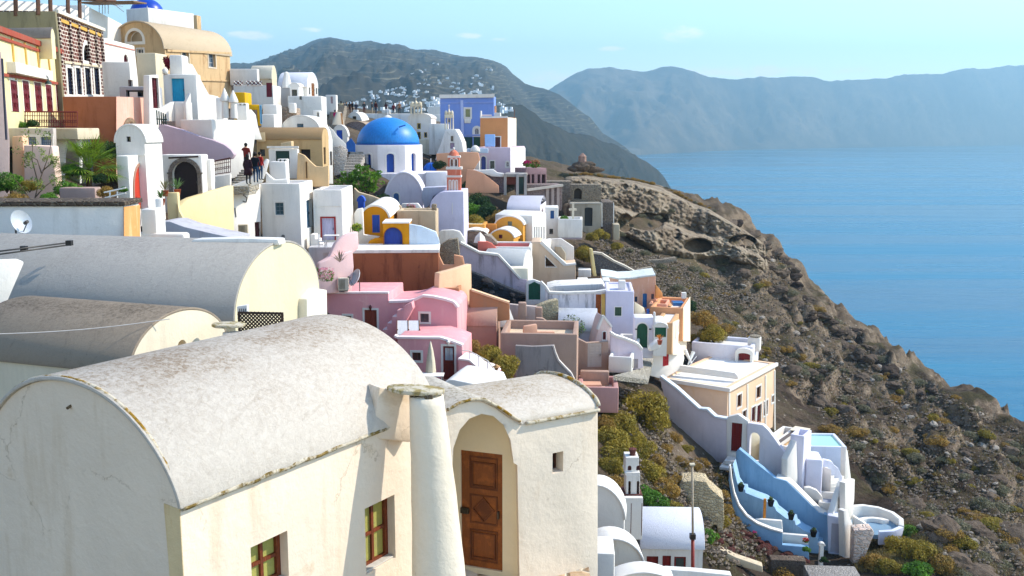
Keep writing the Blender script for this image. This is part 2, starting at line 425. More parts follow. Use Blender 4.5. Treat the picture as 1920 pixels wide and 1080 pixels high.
cf = wm('MULTIPLY', wm('MAXIMUM', wm('SUBTRACT', wm('ADD', nz.outputs['Fac'], wm('MULTIPLY', cl, .26)), .60), 0.), wm('MULTIPLY', wm('MINIMUM', wm('MULTIPLY', cl, 3.), 1.), 5.))
mx = wn('Mix', data_type='RGBA'); t.links.new(wm('MINIMUM', cf, .92), mx.inputs[0]); hs = wn('HueSaturation', Saturation=1.06); t.links.new(sky.outputs[0], hs.inputs['Color']); t.links.new(hs.outputs[0], mx.inputs[6]); mx.inputs[7].default_value = (7.2, 6.9, 6.6, 1)
t.links.new(mx.outputs[2], bg.inputs[0]); t.links.new(bg.outputs[0], out.inputs[0])
SC.view_settings.view_transform = 'Standard'; SC.view_settings.look = 'None'; SC.view_settings.exposure = 1.1; SC.view_settings.gamma = 1
SC.cycles.use_denoising = True; SC.cycles.max_bounces = 6; SC.cycles.volume_bounces = 0; SC.cycles.transparent_max_bounces = 8
SC.cycles.use_adaptive_sampling = True; SC.cycles.caustics_reflective = False; SC.cycles.caustics_refractive = False
def struct(name, me, mat=None, kind='structure', label=None):
    if mat: me.materials.append(mat)
    o = link(me, name); o['kind'] = kind
    if label: o['label'] = label
    return o
def gridmesh(name, V, nx, ny, smooth=True):
    me = bpy.data.meshes.new(name); idx = np.arange(nx * ny).reshape(ny, nx)
    f = np.stack([idx[:-1, :-1], idx[:-1, 1:], idx[1:, 1:], idx[1:, :-1]], -1).reshape(-1, 4)
    me.from_pydata(V.tolist(), [], f.tolist())
    if smooth: me.shade_smooth()
    return me
# air
n = NT('haze_air'); n.t.nodes.remove(n.b); pv = n('VolumePrincipled', Density=1.7e-4, Anisotropy=.35); pv.inputs['Color'].default_value = (.46, .80, 1., 1)
n.link(pv.outputs[0], n.out.inputs['Volume']); HZ = n.m
me = bpy.data.meshes.new('haze'); v, f = box(Vector((-5200, -120, -12)), Vector((12800, 0, 0)), Vector((0, 10400, 0)), ZZ * 960)
me.from_pydata([tuple(x) for x in v], [], f); me.update(); struct('haze', me, HZ, 'stuff', 'pale blue sea haze thickening towards the caldera cliffs')
# sea
n = NT('sea_water'); g = n('NewGeometry').outputs['Position']
w1 = n.noise(.035, 6, .6, g, (.35, 1.2, 1)); w2 = n.noise(.5, 5, .65, g, (.5, 1.1, 1)); w3 = n.noise(.006, 4, .6, g, (.10, 1.3, 1))
h = n.math('ADD', n.math('MULTIPLY', w1, 2.2), n.math('MULTIPLY', w2, .22))
band = n.ramp(w3, (.42, 0.), (.62, 1.))
col = n.mix(band, srgb('045270'), srgb('0c6c8a'))
n.fin(col, n.math('ADD', .16, n.math('MULTIPLY', band, .16)), n.bump(h, .6, 1.0), .12)
me = bpy.data.meshes.new('sea'); me.from_pydata([(-5100, -100, 0), (7500, -100, 0), (7500, 10200, 0), (-5100, 10200, 0)], [], [(0, 1, 2, 3)])
struct('sea', me, n.m)
# ---------------------------------------------------------------- far ridges (polar relief grids that meet the water or the land)
@cached
def hillm(c='3c3a26', c2='5a5238', terr=0., s=1.):
    n = NT('hill'); g = n('NewGeometry').outputs['Position']
    a = n.ramp(n.noise(.004 * s, 7, .65, g), (.38, 0.), (.66, 1.)); col = n.mix(a, srgb(c), srgb(c2))
    b = n.ramp(n.noise(.03 * s, 7, .7, g), (.45, 0.), (.62, 1.)); col = n.mix(n.math('MULTIPLY', b, .6), col, mul(srgb(c), .55))
    if terr:
        z = n('SeparateXYZ', Vector=g).outputs[2]; zz = n.math('ADD', z, n.math('MULTIPLY', n.noise(.004, 4, .5, g), 70.))
        w = n.ramp(n.math('FRACT', n.math('DIVIDE', zz, 9.)), (.0, 1.), (.16, 0.), (.9, 0.), (1., 1.))
        col = n.mix(n.math('MULTIPLY', n.math('MULTIPLY', w, terr), n.ramp(n.noise(.01, 3, .5, g), (.4, 0.), (.6, 1.))), col, srgb('8c8268'))
    return n.fin(col, .95, n.bump(n.noise(.03 * s, 8, .7, g), .8, 8.), .1)
def interp(pts, u): return float(np.interp(u, [p[0] for p in pts], [p[1] for p in pts]))
def ridge(name, sil, Dc, Db, zb, mat, u0, u1, du, rows, amp, gs, seed=0, power=1., label=None):
    us = np.arange(u0, u1 + du, du); nb = 7; V = []
    for j in range(rows + nb):
        for u in us:
            v = interp(sil, u); Dc_, Db_ = interp(Dc, u), interp(Db, u)
            pc = P(u, v, Dc_); t = min(1., j / (rows - 1)); k = (u - 960) / F
            D = Db_ + (Dc_ - Db_) * t; z0 = interp(zb, u)
            z = z0 + (pc.z - z0) * t ** power
            if j >= rows: D = Dc_ + (j - rows + 1) * 90.; z = pc.z - (j - rows + 1) * 45
            x = k * D * math.cos(PITCH); y = D
            p = Vector((x, y, z))
            w = math.sin(math.pi * min(t, 1.)) * .85 + .15 * (t > .03) * min(1, t * 6) if j < rows else 0
            # gullies run down the fall line, so stretch the noise along the radius
            g = noise.fractal(Vector((x * gs, y * gs * .35, seed)), .7, 2.1, 6) ; g2 = noise.fractal(Vector((x * gs * 4, y * gs * 3, seed + 9)), .8, 2.1, 4)
            V.append((x, y + 0 * g, max(-4., z - amp * w * (abs(g) * 1.6 + .3 * g2)) if j else -4. if z0 <= 0 else z0))
    me = gridmesh(name, np.array(V), len(us), rows + nb)
    return struct(name, me, mat, label=label)
silA = [(100, 190), (250, 150), (380, 128), (440, 120), (480, 119), (500, 113), (520, 106), (545, 97), (575, 87), (600, 78), (622, 73), (640, 75), (652, 79), (680, 82), (700, 82), (718, 84), (745, 86), (760, 90), (775, 92), (790, 95), (810, 96), (830, 100), (850, 103), (870, 105), (895, 107), (915, 108), (928, 113), (940, 120), (952, 130), (965, 143), (985, 158), (1005, 165), (1030, 170), (1050, 180), (1070, 193), (1090, 207), (1105, 218), (1130, 244), (1160, 262), (1185, 282), (1210, 300), (1240, 330)]
ridge('hill', silA, [(100, 3800), (380, 3600), (1240, 2500)], [(100, 800), (380, 700), (900, 700), (1000, 1500), (1240, 2300)], [(380, 105), (800, 70), (1000, 0), (1240, 0)], hillm('37332a', '4c4434', .8), 100, 1240, 3, 90, 60, .0028, 3, .8, 'terraced brown hill above the far village')
silB = [(880, 205), (930, 196), (960, 192), (985, 200), (1003, 214), (1020, 224), (1045, 232), (1062, 240), (1100, 246), (1130, 258), (1160, 272), (1190, 288), (1215, 303), (1238, 320), (1252, 335), (1260, 346), (1264, 356)]
ridge('headland', silB, [(880, 1100), (1264, 1900)], [(880, 420), (1100, 900), (1264, 1880)], [(880, 30), (1000, 0), (1264, 0)], hillm('2c2a1e', '4a4233', 0, 2.), 880, 1264, 3, 80, 34, .006, 11, .85, 'dark rocky headland dropping to the sea')
silC = [(900, 250), (980, 200), (1020, 172), (1035, 163), (1060, 146), (1080, 134), (1100, 126), (1125, 124), (1145, 122), (1165, 126), (1200, 129), (1230, 126), (1255, 124), (1280, 129), (1310, 139), (1330, 143), (1400, 145), (1450, 146), (1500, 145), (1560, 150), (1620, 149), (1660, 145), (1700, 140), (1760, 136), (1800, 131), (1850, 128), (1880, 123), (1920, 121), (2100, 112), (2400, 118)]
ridge('caldera_cliff', silC, [(900, 6000), (1300, 6400), (1900, 8300), (2400, 9000)], [(900, 4300), (1200, 4800), (1400, 6000), (1900, 7900), (2400, 8500)], [(900, 0), (2400, 0)], hillm('4a4234', '7a6a54', 0, .6), 900, 2400, 5, 70, 150, .0011, 5, .8, 'hazy high caldera cliffs across the water')
# ---------------------------------------------------------------- near terrain: height field through surveyed points
CP = [P(*c) for c in (
 (1180, 800, 62), (1180, 735, 69), (1140, 900, 54), (1200, 935, 56), (1250, 850, 66), (1300, 862, 71), (1300, 905, 65), (1330, 950, 62.5), (1345, 1010, 60), (1187, 1120, 48), (1260, 1135, 50), (1130, 1180, 42), (1310, 1120, 50),
 (1375, 884, 74), (1410, 1066, 62), (1480, 1085, 62.5), (1560, 1110, 62.5), (1640, 1062, 64), (1720, 1050, 64), (1540, 1140, 56), (1690, 990, 71), (1560, 1045, 72), (1640, 1040, 71), (1480, 1000, 77),
 (930, 735, 44), (900, 690, 66), (1020, 720, 62), (820, 745, 58), (700, 720, 55), (1140, 715, 72), (1230, 700, 82), (1300, 650, 95),
 (455, 440, 66), (350, 440, 60), (200, 400, 52), (100, 420, 46), (20, 430, 40), (300, 560, 36), (540, 570, 55), (470, 425, 62), (620, 600, 60), (380, 470, 52),
 (760, 420, 84), (700, 400, 84), (880, 420, 100), (930, 380, 110), (900, 440, 92), (860, 480, 84), (950, 560, 84), (1080, 520, 98), (1130, 520, 98), (1050, 470, 104), (1000, 600, 80), (1060, 680, 74),
 (120, 320, 62), (230, 240, 70), (180, 190, 78), (330, 190, 85), (420, 190, 95), (60, 120, 95), (330, 110, 100), (560, 225, 100), (480, 270, 84), (560, 400, 72), (640, 380, 86),
 (640, 240, 115), (650, 212, 150), (740, 216, 155), (820, 240, 150), (900, 330, 118), (980, 380, 116),
 (1040, 352, 124), (1075, 335, 126), (1140, 330, 134), (1200, 336, 138), (1265, 350, 141), (1330, 386, 142), (1400, 428, 143), (1440, 455, 143), (1485, 498, 142), (1500, 545, 138), (1560, 583, 134), (1600, 606, 131), (1700, 688, 121), (1800, 748, 113), (1920, 806, 104), (1860, 775, 108),
 (1110, 430, 117), (1180, 445, 118), (1260, 462, 122), (1330, 500, 126), (1400, 540, 124), (1150, 480, 108), (1230, 510, 108), (1300, 560, 108), (1400, 620, 108), (1470, 600, 122), (1500, 690, 108), (1600, 700, 116), (1600, 790, 98), (1700, 790, 104), (1800, 860, 94), (1900, 900, 92), (1750, 930, 82), (1650, 880, 86), (1560, 860, 86), (1850, 1000, 78), (1900, 1080, 70), (1780, 1040, 68),
 (1320, 620, 98), (1480, 740, 98), (1540, 800, 92))]
CP += [Vector(p) for p in ((0, 4, CAMZ - 9.5), (-8, 12, CAMZ - 9.5), (4, 16, CAMZ - 9.8), (-15, 20, CAMZ - 7), (8, 20, CAMZ - 16), (0, 24, CAMZ - 11), (-30, 30, CAMZ - 2), (-60, 60, CAMZ + 10), (-60, 0, CAMZ + 2), (12, 4, CAMZ - 24), (-5, 34, CAMZ - 13), (3, 36, CAMZ - 19),
   (25, 20, CAMZ - 34), (45, 20, CAMZ - 46), (22, 40, CAMZ - 30), (20, -10, CAMZ - 34), (-60, 150, CAMZ + 10), (-50, 230, CAMZ + 1), (-25, 200, CAMZ + 0), (0, 240, CAMZ - 7), (30, 230, CAMZ - 14), (-60, 330, CAMZ - 12), (10, 330, CAMZ - 20), (-10, 170, CAMZ + 1))]
for u, v, D in ((1140, 330, 134), (1265, 350, 141), (1400, 428, 143), (1485, 498, 142), (1500, 545, 138), (1600, 606, 131), (1700, 688, 121), (1800, 748, 113), (1920, 806, 104), (1950, 900, 90), (1980, 1080, 62)):
    p = P(u, v, D); d = Vector((.92, .39, 0)) if u > 1450 else Vector((.75, .66, 0))
    for k, dz in ((14, -12), (45, -42), (90, -86), (130, -118)): CP.append(p + d * k + ZZ * dz)
CPa = np.array([tuple(p) for p in CP]); nC = len(CPa)
dm = np.linalg.norm(CPa[:, None, :2] - CPa[None, :, :2], axis=2)
A = np.zeros((nC + 3, nC + 3)); A[:nC, :nC] = dm + np.eye(nC) * -.6; A[:nC, nC] = 1; A[:nC, nC + 1:] = CPa[:, :2]; A[nC, :nC] = 1; A[nC + 1:, :nC] = CPa[:, :2].T
wts = np.linalg.solve(A, np.concatenate([CPa[:, 2], [0, 0, 0]]))
def hgt(x, y):
    x = np.atleast_1d(np.asarray(x, float)); y = np.atleast_1d(np.asarray(y, float))
    return np.sqrt((x[:, None] - CPa[:, 0]) ** 2 + (y[:, None] - CPa[:, 1]) ** 2) @ wts[:nC] + wts[nC] + wts[nC + 1] * x + wts[nC + 2] * y
xs = np.concatenate([np.arange(-90, 2, 2.), np.arange(2, 76, .36), np.arange(76, 230, 2.2)])
ys = np.concatenate([np.arange(-20, 38, 2.), np.arange(38, 156, .42), np.arange(156, 400, 3.)])
X, Y = np.meshgrid(xs, ys); Z = hgt(X.ravel(), Y.ravel()).reshape(X.shape)
n0 = np.zeros_like(Z); ny_, nx_ = Z.shape
for j in range(ny_):
    for i in range(nx_):
        x, y = X[j, i], Y[j, i]
        if x > 2 and 38 < y < 160 and x < 90:
            q = Vector((x * .07, y * .07, 0)); uu = 960 + F * x / y; ut = float(np.interp(y, [55, 66, 75, 90, 110, 130], [1720, 1700, 1640, 1490, 1330, 1240])); w = min(1., max(.1, (uu - ut) / 110))
            rg = noise.ridged_multi_fractal(q + Vector((3, 7, 1)), .9, 2.1, 5, 1., 2.) - .9
            fr = noise.fractal(Vector((x * .35, y * .35, 4)), .7, 2.1, 5)
            vd = noise.voronoi(Vector((x * .3 + fr * .3, y * .3, 2)))[0]; n0[j, i] = w * (1.9 * rg + .9 * fr + 1.1 * (vd[1] - vd[0])) + .12 * fr
Z = Z + n0
# ledges: hard beds stand out of the slope
bed = (Z + 1.2 * np.sin(X * .05 + Y * .03)) / 3.4; fb = bed - np.floor(bed); wl = np.clip((960 + F * X / np.maximum(Y, 10) - np.interp(Y, [55, 66, 75, 90, 110, 130], [1720, 1700, 1640, 1490, 1330, 1240])) / 110, 0, 1) * (X < 95) * (Y > 40)
Z = Z + wl * 1.15 * (np.clip((fb - .25) / .3, 0, 1) - fb)
Z = np.maximum(Z, -6)
n = NT('slope_ground'); g = n('NewGeometry'); pos = g.outputs['Position']; nz_ = n('SeparateXYZ', Vector=g.outputs['Normal']).outputs[2]
base = n.mix(n.ramp(n.noise(.06, 6, .65, pos), (.4, 0.), (.62, 1.)), srgb('4c3e32'), srgb('70604f'))
base = n.mix(n.ramp(n.noise(.35, 8, .75, pos), (.48, 0.), (.6, 1.)), base, srgb('382d26'))
rockc = n.mix(n.ramp(n.noise(.8, 8, .75, pos, (1, 1, 2.5)), (.4, 0.), (.65, 1.)), srgb('7a6756'), srgb('a8957e'))
col = n.mix(n.ramp(nz_, (.62, 1.), (.82, 0.)), base, rockc)
y_ = n('SeparateXYZ', Vector=pos); far = n.ramp(n.math('DIVIDE', n.math('ADD', y_.outputs[1], n.math('MULTIPLY', n.noise(.05, 4, .6, pos), 30.)), 200.), (.58, 0.), (.68, 1.))
col = n.mix(n.math('MULTIPLY', far, .4), col, srgb('84745f'))
grass = n.ramp(n.noise(.22, 7, .7, pos), (.5, 0.), (.62, 1.))
col = n.mix(n.math('MULTIPLY', grass, n.ramp(nz_, (.6, 0.), (.8, .6))), col, srgb('4e4a2c'))
sp = n('TexVoronoi', Scale=1.3, feature='F1', Vector=pos); spk = n.ramp(sp.outputs['Distance'], (.10, 1.), (.16, 0.))
col = n.mix(n.math('MULTIPLY', spk, n.ramp(n.noise(.15, 3, .5, pos), (.5, 0.), (.6, .8))), col, srgb('b4a796'))
hh = n.math('ADD', n.noise(.9, 9, .75, pos), n.math('MULTIPLY', n.noise(4., 7, .75, pos), .35))
n.fin(col, .97, n.bump(hh, 1., .55), .12)
V = np.stack([X, Y, Z], -1).reshape(-1, 3); gm = gridmesh('ground', V, nx_, ny_); ground = struct('ground', gm, n.m, label='rocky dry slope of the village and its cliff')
GB = BVHTree.FromPolygons([tuple(v) for v in V], [tuple(p.vertices) for p in gm.polygons])
def hit(u, v):
    r = ray(u, v).normalized(); q = GB.ray_cast(CAM, r, 1500)
    return q[0]
def hitmesh(o, u, v):
    ok, loc, nn, i = o.ray_cast(CAM, ray(u, v).normalized()); return loc if ok else None
# ================================================================ builders used for every house
ALL = []
def H(name, label, cat, u, v, D, a, ul, vb, mat, group=None, **kw):
    A = P(u, v, D); h = solve_v(A, -ZZ, vb)
    T = Thing(name, label, cat, A - ZZ * h, group); ALL.append(T); B = Block(T, u, v, D, a, ul, vb, mat, **kw); return T, B
def S(name, label, cat, pl, pts, thick, mat, part='wall', group=None, **kw):
    p = Pl(*pl); b = max(pts, key=lambda q: q[1]); T = Thing(name, label, cat, p.pt(*b), group); ALL.append(T)
    w = slab(T, part, p, pts, thick, mat, **kw); return T, w, p
def TH(*a, **k):
    T = Thing(*a, **k); ALL.append(T); return T
# ---------------------------------------------------------------- the large weathered vault house
WALL = plaster('efdbc2', .3, .8, 'b08a50', .5, .6); CREAM = plaster('f6ecd2', .14, .8, 'c0995c')
T, B = H('vaulted_house', 'large cream house nearest the camera with lichen-spotted barrel roof', 'house', 338, 952, 12.5, -32, -24, 1500, WALL,
         ur=812, roof='gable', rise=1.33, rmat=weathered('cfc5b6', '84694a', amt=.95), prof=(2.15, 1.45), over=.05, rth=.07, arcs=40)
s = B.side
def fgwin(u0, v0, u1, v1):
    opening(T, B.wall, s, u0, v0, u1, v1, mat=wood('7a3a1c', '4a200e'), pane=plaster('a8a458', .3, 3), depth=.22, fw=.075, bars=(2, 2)) and None
    r = rect_on(s, u0, v0, u1, v1); T.mesh('sill', *box(s.q(r[0] + .01, r[2] + .004, -.2), s.e * (r[1] - r[0] - .02), s.n * .17, ZZ * .03), plaster('cfc8bc'), bevel=.005)
fgwin(471, 1010, 541, 1105); fgwin(685, 940, 741, 1062)
L_ = B.W
cor = []
for i in range(61):
    q = i / 60 * L_; w = noise.fractal(Vector((q * 3, 1, 2)), .7, 2, 4) * .018
    c = s.q(q, .0 + w, .035 + w * .6); cor.append(c)
T.mesh('eave_moulding', *tube(cor, .042, 8), moss('6a5832', '9a8048'), smooth=True)
rim = [B.A - B.e * (B.L * x) for x in (0,)]
pr = arcprof(B.L, 1.33, 60, 2.15, 1.45)
T.mesh('lichen_rim', *tube([B.A - B.e * x + ZZ * (z + .05 + .012 * noise.noise(Vector((x * 7, z * 5, 0)))) + s.e * (.0) for x, z in pr[1:44]], .035, 7), moss('7a6230', 'b58a2c'), smooth=True)
T.mesh('corner_strip', *prism([B.front.q(-.30, -.0, .012), B.front.q(-.0, -.02, .012), B.front.q(-.0, -3.5, .012), B.front.q(-.24, -3.5, .012), B.front.q(-.27, -.8, .012)], -B.front.n * .01), plaster('e6cc9c', .8, 3, 'c09458'))
T.mesh('waterspout', *tube([B.front.q(-B.L * .5, 1.02, -.05), B.front.q(-B.L * .5, .98, .06)], .02, 8), metal('6e5c40'))
# wing between roof and chimney
slab(T, 'wing_wall', Pl(740, 780, 15.9, 40), [(712, 726), (776, 742), (790, 800), (770, 830), (698, 822)], .35, WALL, bevel=.03)
# chimney
T = TH('chimney', 'tall tapering white chimney with a flat mossy capstone', 'chimney', (822, 1200, 15.6))
c0 = P(829, 1200, 15.75); ct = P(799, 742, 15.75); hh = ct.z - c0.z
V = []; Fc = []; nn = 32; rows = 24
for j in range(rows + 1):
    tt = j / rows; r = .20 * (1 - tt) + .275 + .004 * math.sin(j); c = c0.lerp(ct, tt); c.x += .02 * math.sin(3 * tt)
    V += [c + Vector((r * math.cos(6.2832 * k / nn), r * .9 * math.sin(6.2832 * k / nn), 0)) * (1 + .012 * noise.noise(Vector((k * .4, j * .5, 0)))) for k in range(nn)]
for j in range(rows): Fc += [[j * nn + k, j * nn + (k + 1) % nn, (j + 1) * nn + (k + 1) % nn, (j + 1) * nn + k] for k in range(nn)]
Fc += [list(range(nn))[::-1], list(range(rows * nn, rows * nn + nn))]
st = T.mesh('stack', V, Fc, plaster('e8dac2', .3, .9, 'b79a68', .5, .5), smooth=True)
def capstone(T, u, v, D, rx, ry, th, tilt=.06):
    c = P(u, v, D); pts = []
    for k in range(28):
        a = 6.2832 * k / 28; q = 1 + .10 * noise.noise(Vector((math.cos(a) * 1.4, math.sin(a) * 1.4, u))); pts.append(c + Vector((rx * q * math.cos(a), ry * q * math.sin(a), tilt * rx * math.cos(a) * -1)))
    return T.mesh('capstone', *prism(pts, ZZ * th), moss('8e7c54', 'ac9a62'), bevel=.02, smooth='auto')
capstone(T, 779, 735, 15.75, .45, .25, .07, .06)
cut_ = []
for a in (20, 110, 200, 290):
    p = ct + Vector((.19 * math.cos(R(a)), .19 * math.sin(R(a)), -.02)); T.mesh('spacer_stone', *box(p - Vector((.06, .05, 0)), Vector((.12, .02, 0)), Vector((-.02, .1, 0)), ZZ * .09), stone('6a5c48', '4a3e30', 3), bevel=.015)
# ---------------------------------------------------------------- the door annex
T, w, pl = S('door_annex', 'cream entrance wing with an arched niche round its brown door', 'house', (1122, 770, 18.9, 32),
   [(812, 1250), (812, 800), (836, 772), (858, 759), (882, 752), (904, 752), (928, 763), (952, 780), (978, 796), (1050, 784), (1122, 771), (1122, 1250)], .95, plaster('e8d8c2', .3, .8, 'a8844e', .5, .6), bevel=.035)
npts = [(852, 1120), (848, 880), (850, 840), (862, 806), (880, 785), (903, 776), (925, 780), (944, 797), (957, 825), (962, 860), (963, 868), (970, 872), (975, 1120)]
T.cut(w, *prism([pl.pt(*p) - Vector((-.12, .99, 0)) * .3 for p in npts], Vector((-.12, .99, 0)) * 1.9))
pd = Pl(905, 950, 18.75, -20)
bw = slab(T, 'niche_wall', pd, [(836, 1140), (836, 785), (858, 764), (900, 754), (940, 766), (966, 800), (980, 860), (984, 1140)], .12, plaster('e8d7b4', .15, .9, 'b79a68'), bevel=0)
dw = opening(T, bw, pd, 864, 848, 942, 1066, kind='door', mat=wood('90501f', '5c2e10', .45), panels=0, depth=.1)
r = rect_on(pd, 864, 848, 942, 1066); s0, s1, z0, z1 = r; Wd = s1 - s0; Hd = z1 - z0; dd = -.05
def frame_(a0, b0, a1, b1, th=.018, ins=.03):
    o_ = [(a0, b0), (a0, b1), (a1, b1), (a1, b0)]; i_ = [(a0 + ins, b0 + ins), (a0 + ins, b1 - ins), (a1 - ins, b1 - ins), (a1 - ins, b0 + ins)]
    return ringm(pd, o_, i_, dd + .006, dd + th)
sp = [frame_(s0 + Wd * .2, z0 + Hd * .055, s1 - Wd * .13, z0 + Hd * .33), frame_(s0 + Wd * .25, z0 + Hd * .08, s1 - Wd * .18, z0 + Hd * .305, .03),
      frame_(s0 + Wd * .2, z0 + Hd * .38, s1 - Wd * .13, z0 + Hd * .63), frame_(s0 + Wd * .2, z0 + Hd * .68, s1 - Wd * .13, z0 + Hd * .955), frame_(s0 + Wd * .25, z0 + Hd * .70, s1 - Wd * .18, z0 + Hd * .91, .03)]
cx, cz = s0 + Wd * .535, z0 + Hd * .505; dx, dz = Wd * .27, Hd * .108
dm_o = [(cx - dx, cz), (cx, cz + dz), (cx + dx, cz), (cx, cz - dz)]; dm_i = [(cx - dx * .86, cz), (cx, cz + dz * .86), (cx + dx * .86, cz), (cx, cz - dz * .86)]
sp.append(ringm(pd, dm_o, dm_i, dd + .006, dd + .03)); sp.append(([pd.q(x, z, dd + q) for q in (.004, .014) for x, z in [(cx - dx * .8, cz), (cx, cz + dz * .8), (cx + dx * .8, cz), (cx, cz - dz * .8)]], [[0, 1, 2, 3], [4, 5, 6, 7], [0, 1, 5, 4], [1, 2, 6, 5], [2, 3, 7, 6], [3, 0, 4, 7]]))
T.mesh('carved_panel', *join(*sp), wood('6e3814', '401e0c', .45), parent=dw)
T.mesh('lock', *box(pd.q(s0 - .01, z0 + Hd * .455, dd), pd.e * .17, ZZ * .12, pd.n * .07), metal('3a3220'), parent=dw, bevel=.02)
opening(T, w, pl, 1036, 848, 1056, 886, mat=wood('4a2410', '24100a'), pane=glass('201008'), depth=.3, bars=(1, 1), fw=.04)
# roof of the annex
e = pl.e; bk = -pl.n; A0 = pl.q(0, 0, 0) ; zE = pl.sz(1122, 771)[1]
Ls = -pl.sz(985, 793)[0]
prf = arcprof(2.3, .34, 20, 2., 1.7)
ring = [A0 + bk * x + ZZ * (z + zE - .0) for x, z in prf]
sh = ring + [p + ZZ * .09 for p in ring[::-1]]
rfa = T.mesh('roof', *prism(sh, -e * (Ls + 2.3)), weathered('d4cabb', '967a50', 'a8701c', amt=.8), smooth='auto', bevel=.02)
V = [A0 + bk * .9 + ZZ * (zE - .01), A0 + bk * 2.3 + ZZ * (zE - .01)]
bkw = T.mesh('back_wall', *box(A0 + bk * .951 + ZZ * (zE - 4) - e * (Ls + 2.3), e * (Ls + 2.3 - .01), bk * 1.33, ZZ * 3.98), plaster('e8d8c2', .3, .8, 'a8844e', .5, .6))
T.cut(rfa, *prism([pl.pt(*p) - Vector((-.12, .99, 0)) * .3 for p in npts], Vector((-.12, .99, 0)) * 1.5)); T.cut(bkw, *prism([pl.pt(*p) - Vector((-.12, .99, 0)) * .3 for p in npts], Vector((-.12, .99, 0)) * 2.3))
hp = [pl.pt(*q) for q in ((836, 772), (858, 759), (882, 752), (904, 752), (928, 763), (952, 780), (978, 796))]
hs = hp + [p + ZZ * .055 for p in hp[::-1]]
T.mesh('porch_roof', *prism([p - bk * .04 for p in hs], bk * 1.9), weathered('d8cfc0', '6e5c38', 'a8802c', amt=.9), smooth='auto', bevel=.015)
T.mesh('lichen_rim', *tube([p + ZZ * (.045 + .015 * noise.noise(p * 5)) - bk * .05 for p in [hp[i].lerp(hp[i + 1], k / 5) for i in range(6) for k in range(5)]], .028, 7), moss('6a5a28', 'a88030'), smooth=True)
ev = [pl.q(-Ls + Ls * k / 30, zE + .03 + .012 * noise.noise(Vector((k * .7, 0, 3))), .03) for k in range(31)]
T.mesh('eave_moulding', *tube(ev, .035, 7), moss('6e5f34', 'b09050'), smooth=True)
T.mesh('lichen_edge', *tube([A0 + bk * x + ZZ * (z + zE + .1 + .02 * noise.noise(Vector((x * 6, 0, 0)))) for x, z in prf[:-3]], .045, 7), moss('8a6a1c', 'b8841c'), smooth=True)
# doorstep
T = TH('doorstep', 'crazy-paved doorstep under the brown panelled door', 'step', (930, 1085, 18.2))
T.mesh('paving', *box(P(850, 1080, 18.9) + Vector((-.6, -2.4, -.5)), Vector((3.2, 0, 0)), Vector((0, 3.4, 0)), ZZ * .5), stone('b59a7c', '8a6e52', .8, 'd8cbb2'))
# ---------------------------------------------------------------- second and third vault
T, B = H('vaulted_house', 'cream house behind the largest vault with a brown streaked barrel roof', 'house', 246, 702, 18.3, -20, -70, 1000, plaster('e4d6ba', .15, .8), ur=426, roof='side', rise=.92,
         rmat=weathered('9c8c78', '4c4034', '6a5434', amt=.9), over=.0, rth=.06, arcs=36)
opening(T, B.wall, B.front, 17, 737, 44, 771, mat=wood('6a5024', '3a2a14'), pane=glass('2a2018'), depth=.2, bars=(1, 1))
opening(T, B.wall, B.side, 333, 637, 350, 668, arch=1., depth=.35, mat=plaster('d8cba8'), pane=plaster('c8b890'), bars=(1, 1))
T.mesh('gable_skin', *prism([B.side.q(x, z + .004, .006) for x, z in arcprof(B.W, .90, 30)] + [B.side.q(B.W, -.3, .006), B.side.q(0, -.3, .006)], -B.side.n * .004), plaster('f8efd6', .1, .8, 'c0995c')) if False else None
T, B = H('vaulted_house', 'long grey-blue barrel vault ending in a sunlit cream gable', 'house', 441, 604, 24, -12, -220, 800, plaster('e2d4b0', .10, .8, 'c0995c'), ur=598, roof='side', rise=1.62,
         rmat=weathered('aea79c', '76706a', '8a847c', amt=.5, s=.8), over=.0, rth=.07, arcs=40)
slab(T, 'buttress', B.side, [(560, 560), (578, 540), (598, 543), (601, 700), (560, 700)], .3, CREAM, out=.25, bevel=.03)
slab(T, 'parapet', Pl(300, 470, 26.4, -8), [(355, 457), (362, 449), (450, 447), (521, 449), (524, 460), (355, 462)], .5, W(), bevel=.06)
T2 = TH('roof_pipes', 'pair of dark pipes lying over the grey-blue barrel vault', 'pipe', (0, 470, 24.6))
for k, (a, b) in enumerate((((-40, 476), (128, 455)), ((-40, 482), (130, 459)))):
    T2.mesh('pipe', *tube([P(a[0], a[1], 23.9), P(b[0], b[1], 25.6)], .02, 8), metal('4a4640'), smooth=True)
for u, v in ((44, 466.5), (129, 456)): T2.mesh('bracket', *box(P(u, v, 24.6 + u * .006) - Vector((.06, .06, .06)), Vector((.14, 0, 0)), Vector((0, .14, 0)), ZZ * .13), metal('2a2624'))
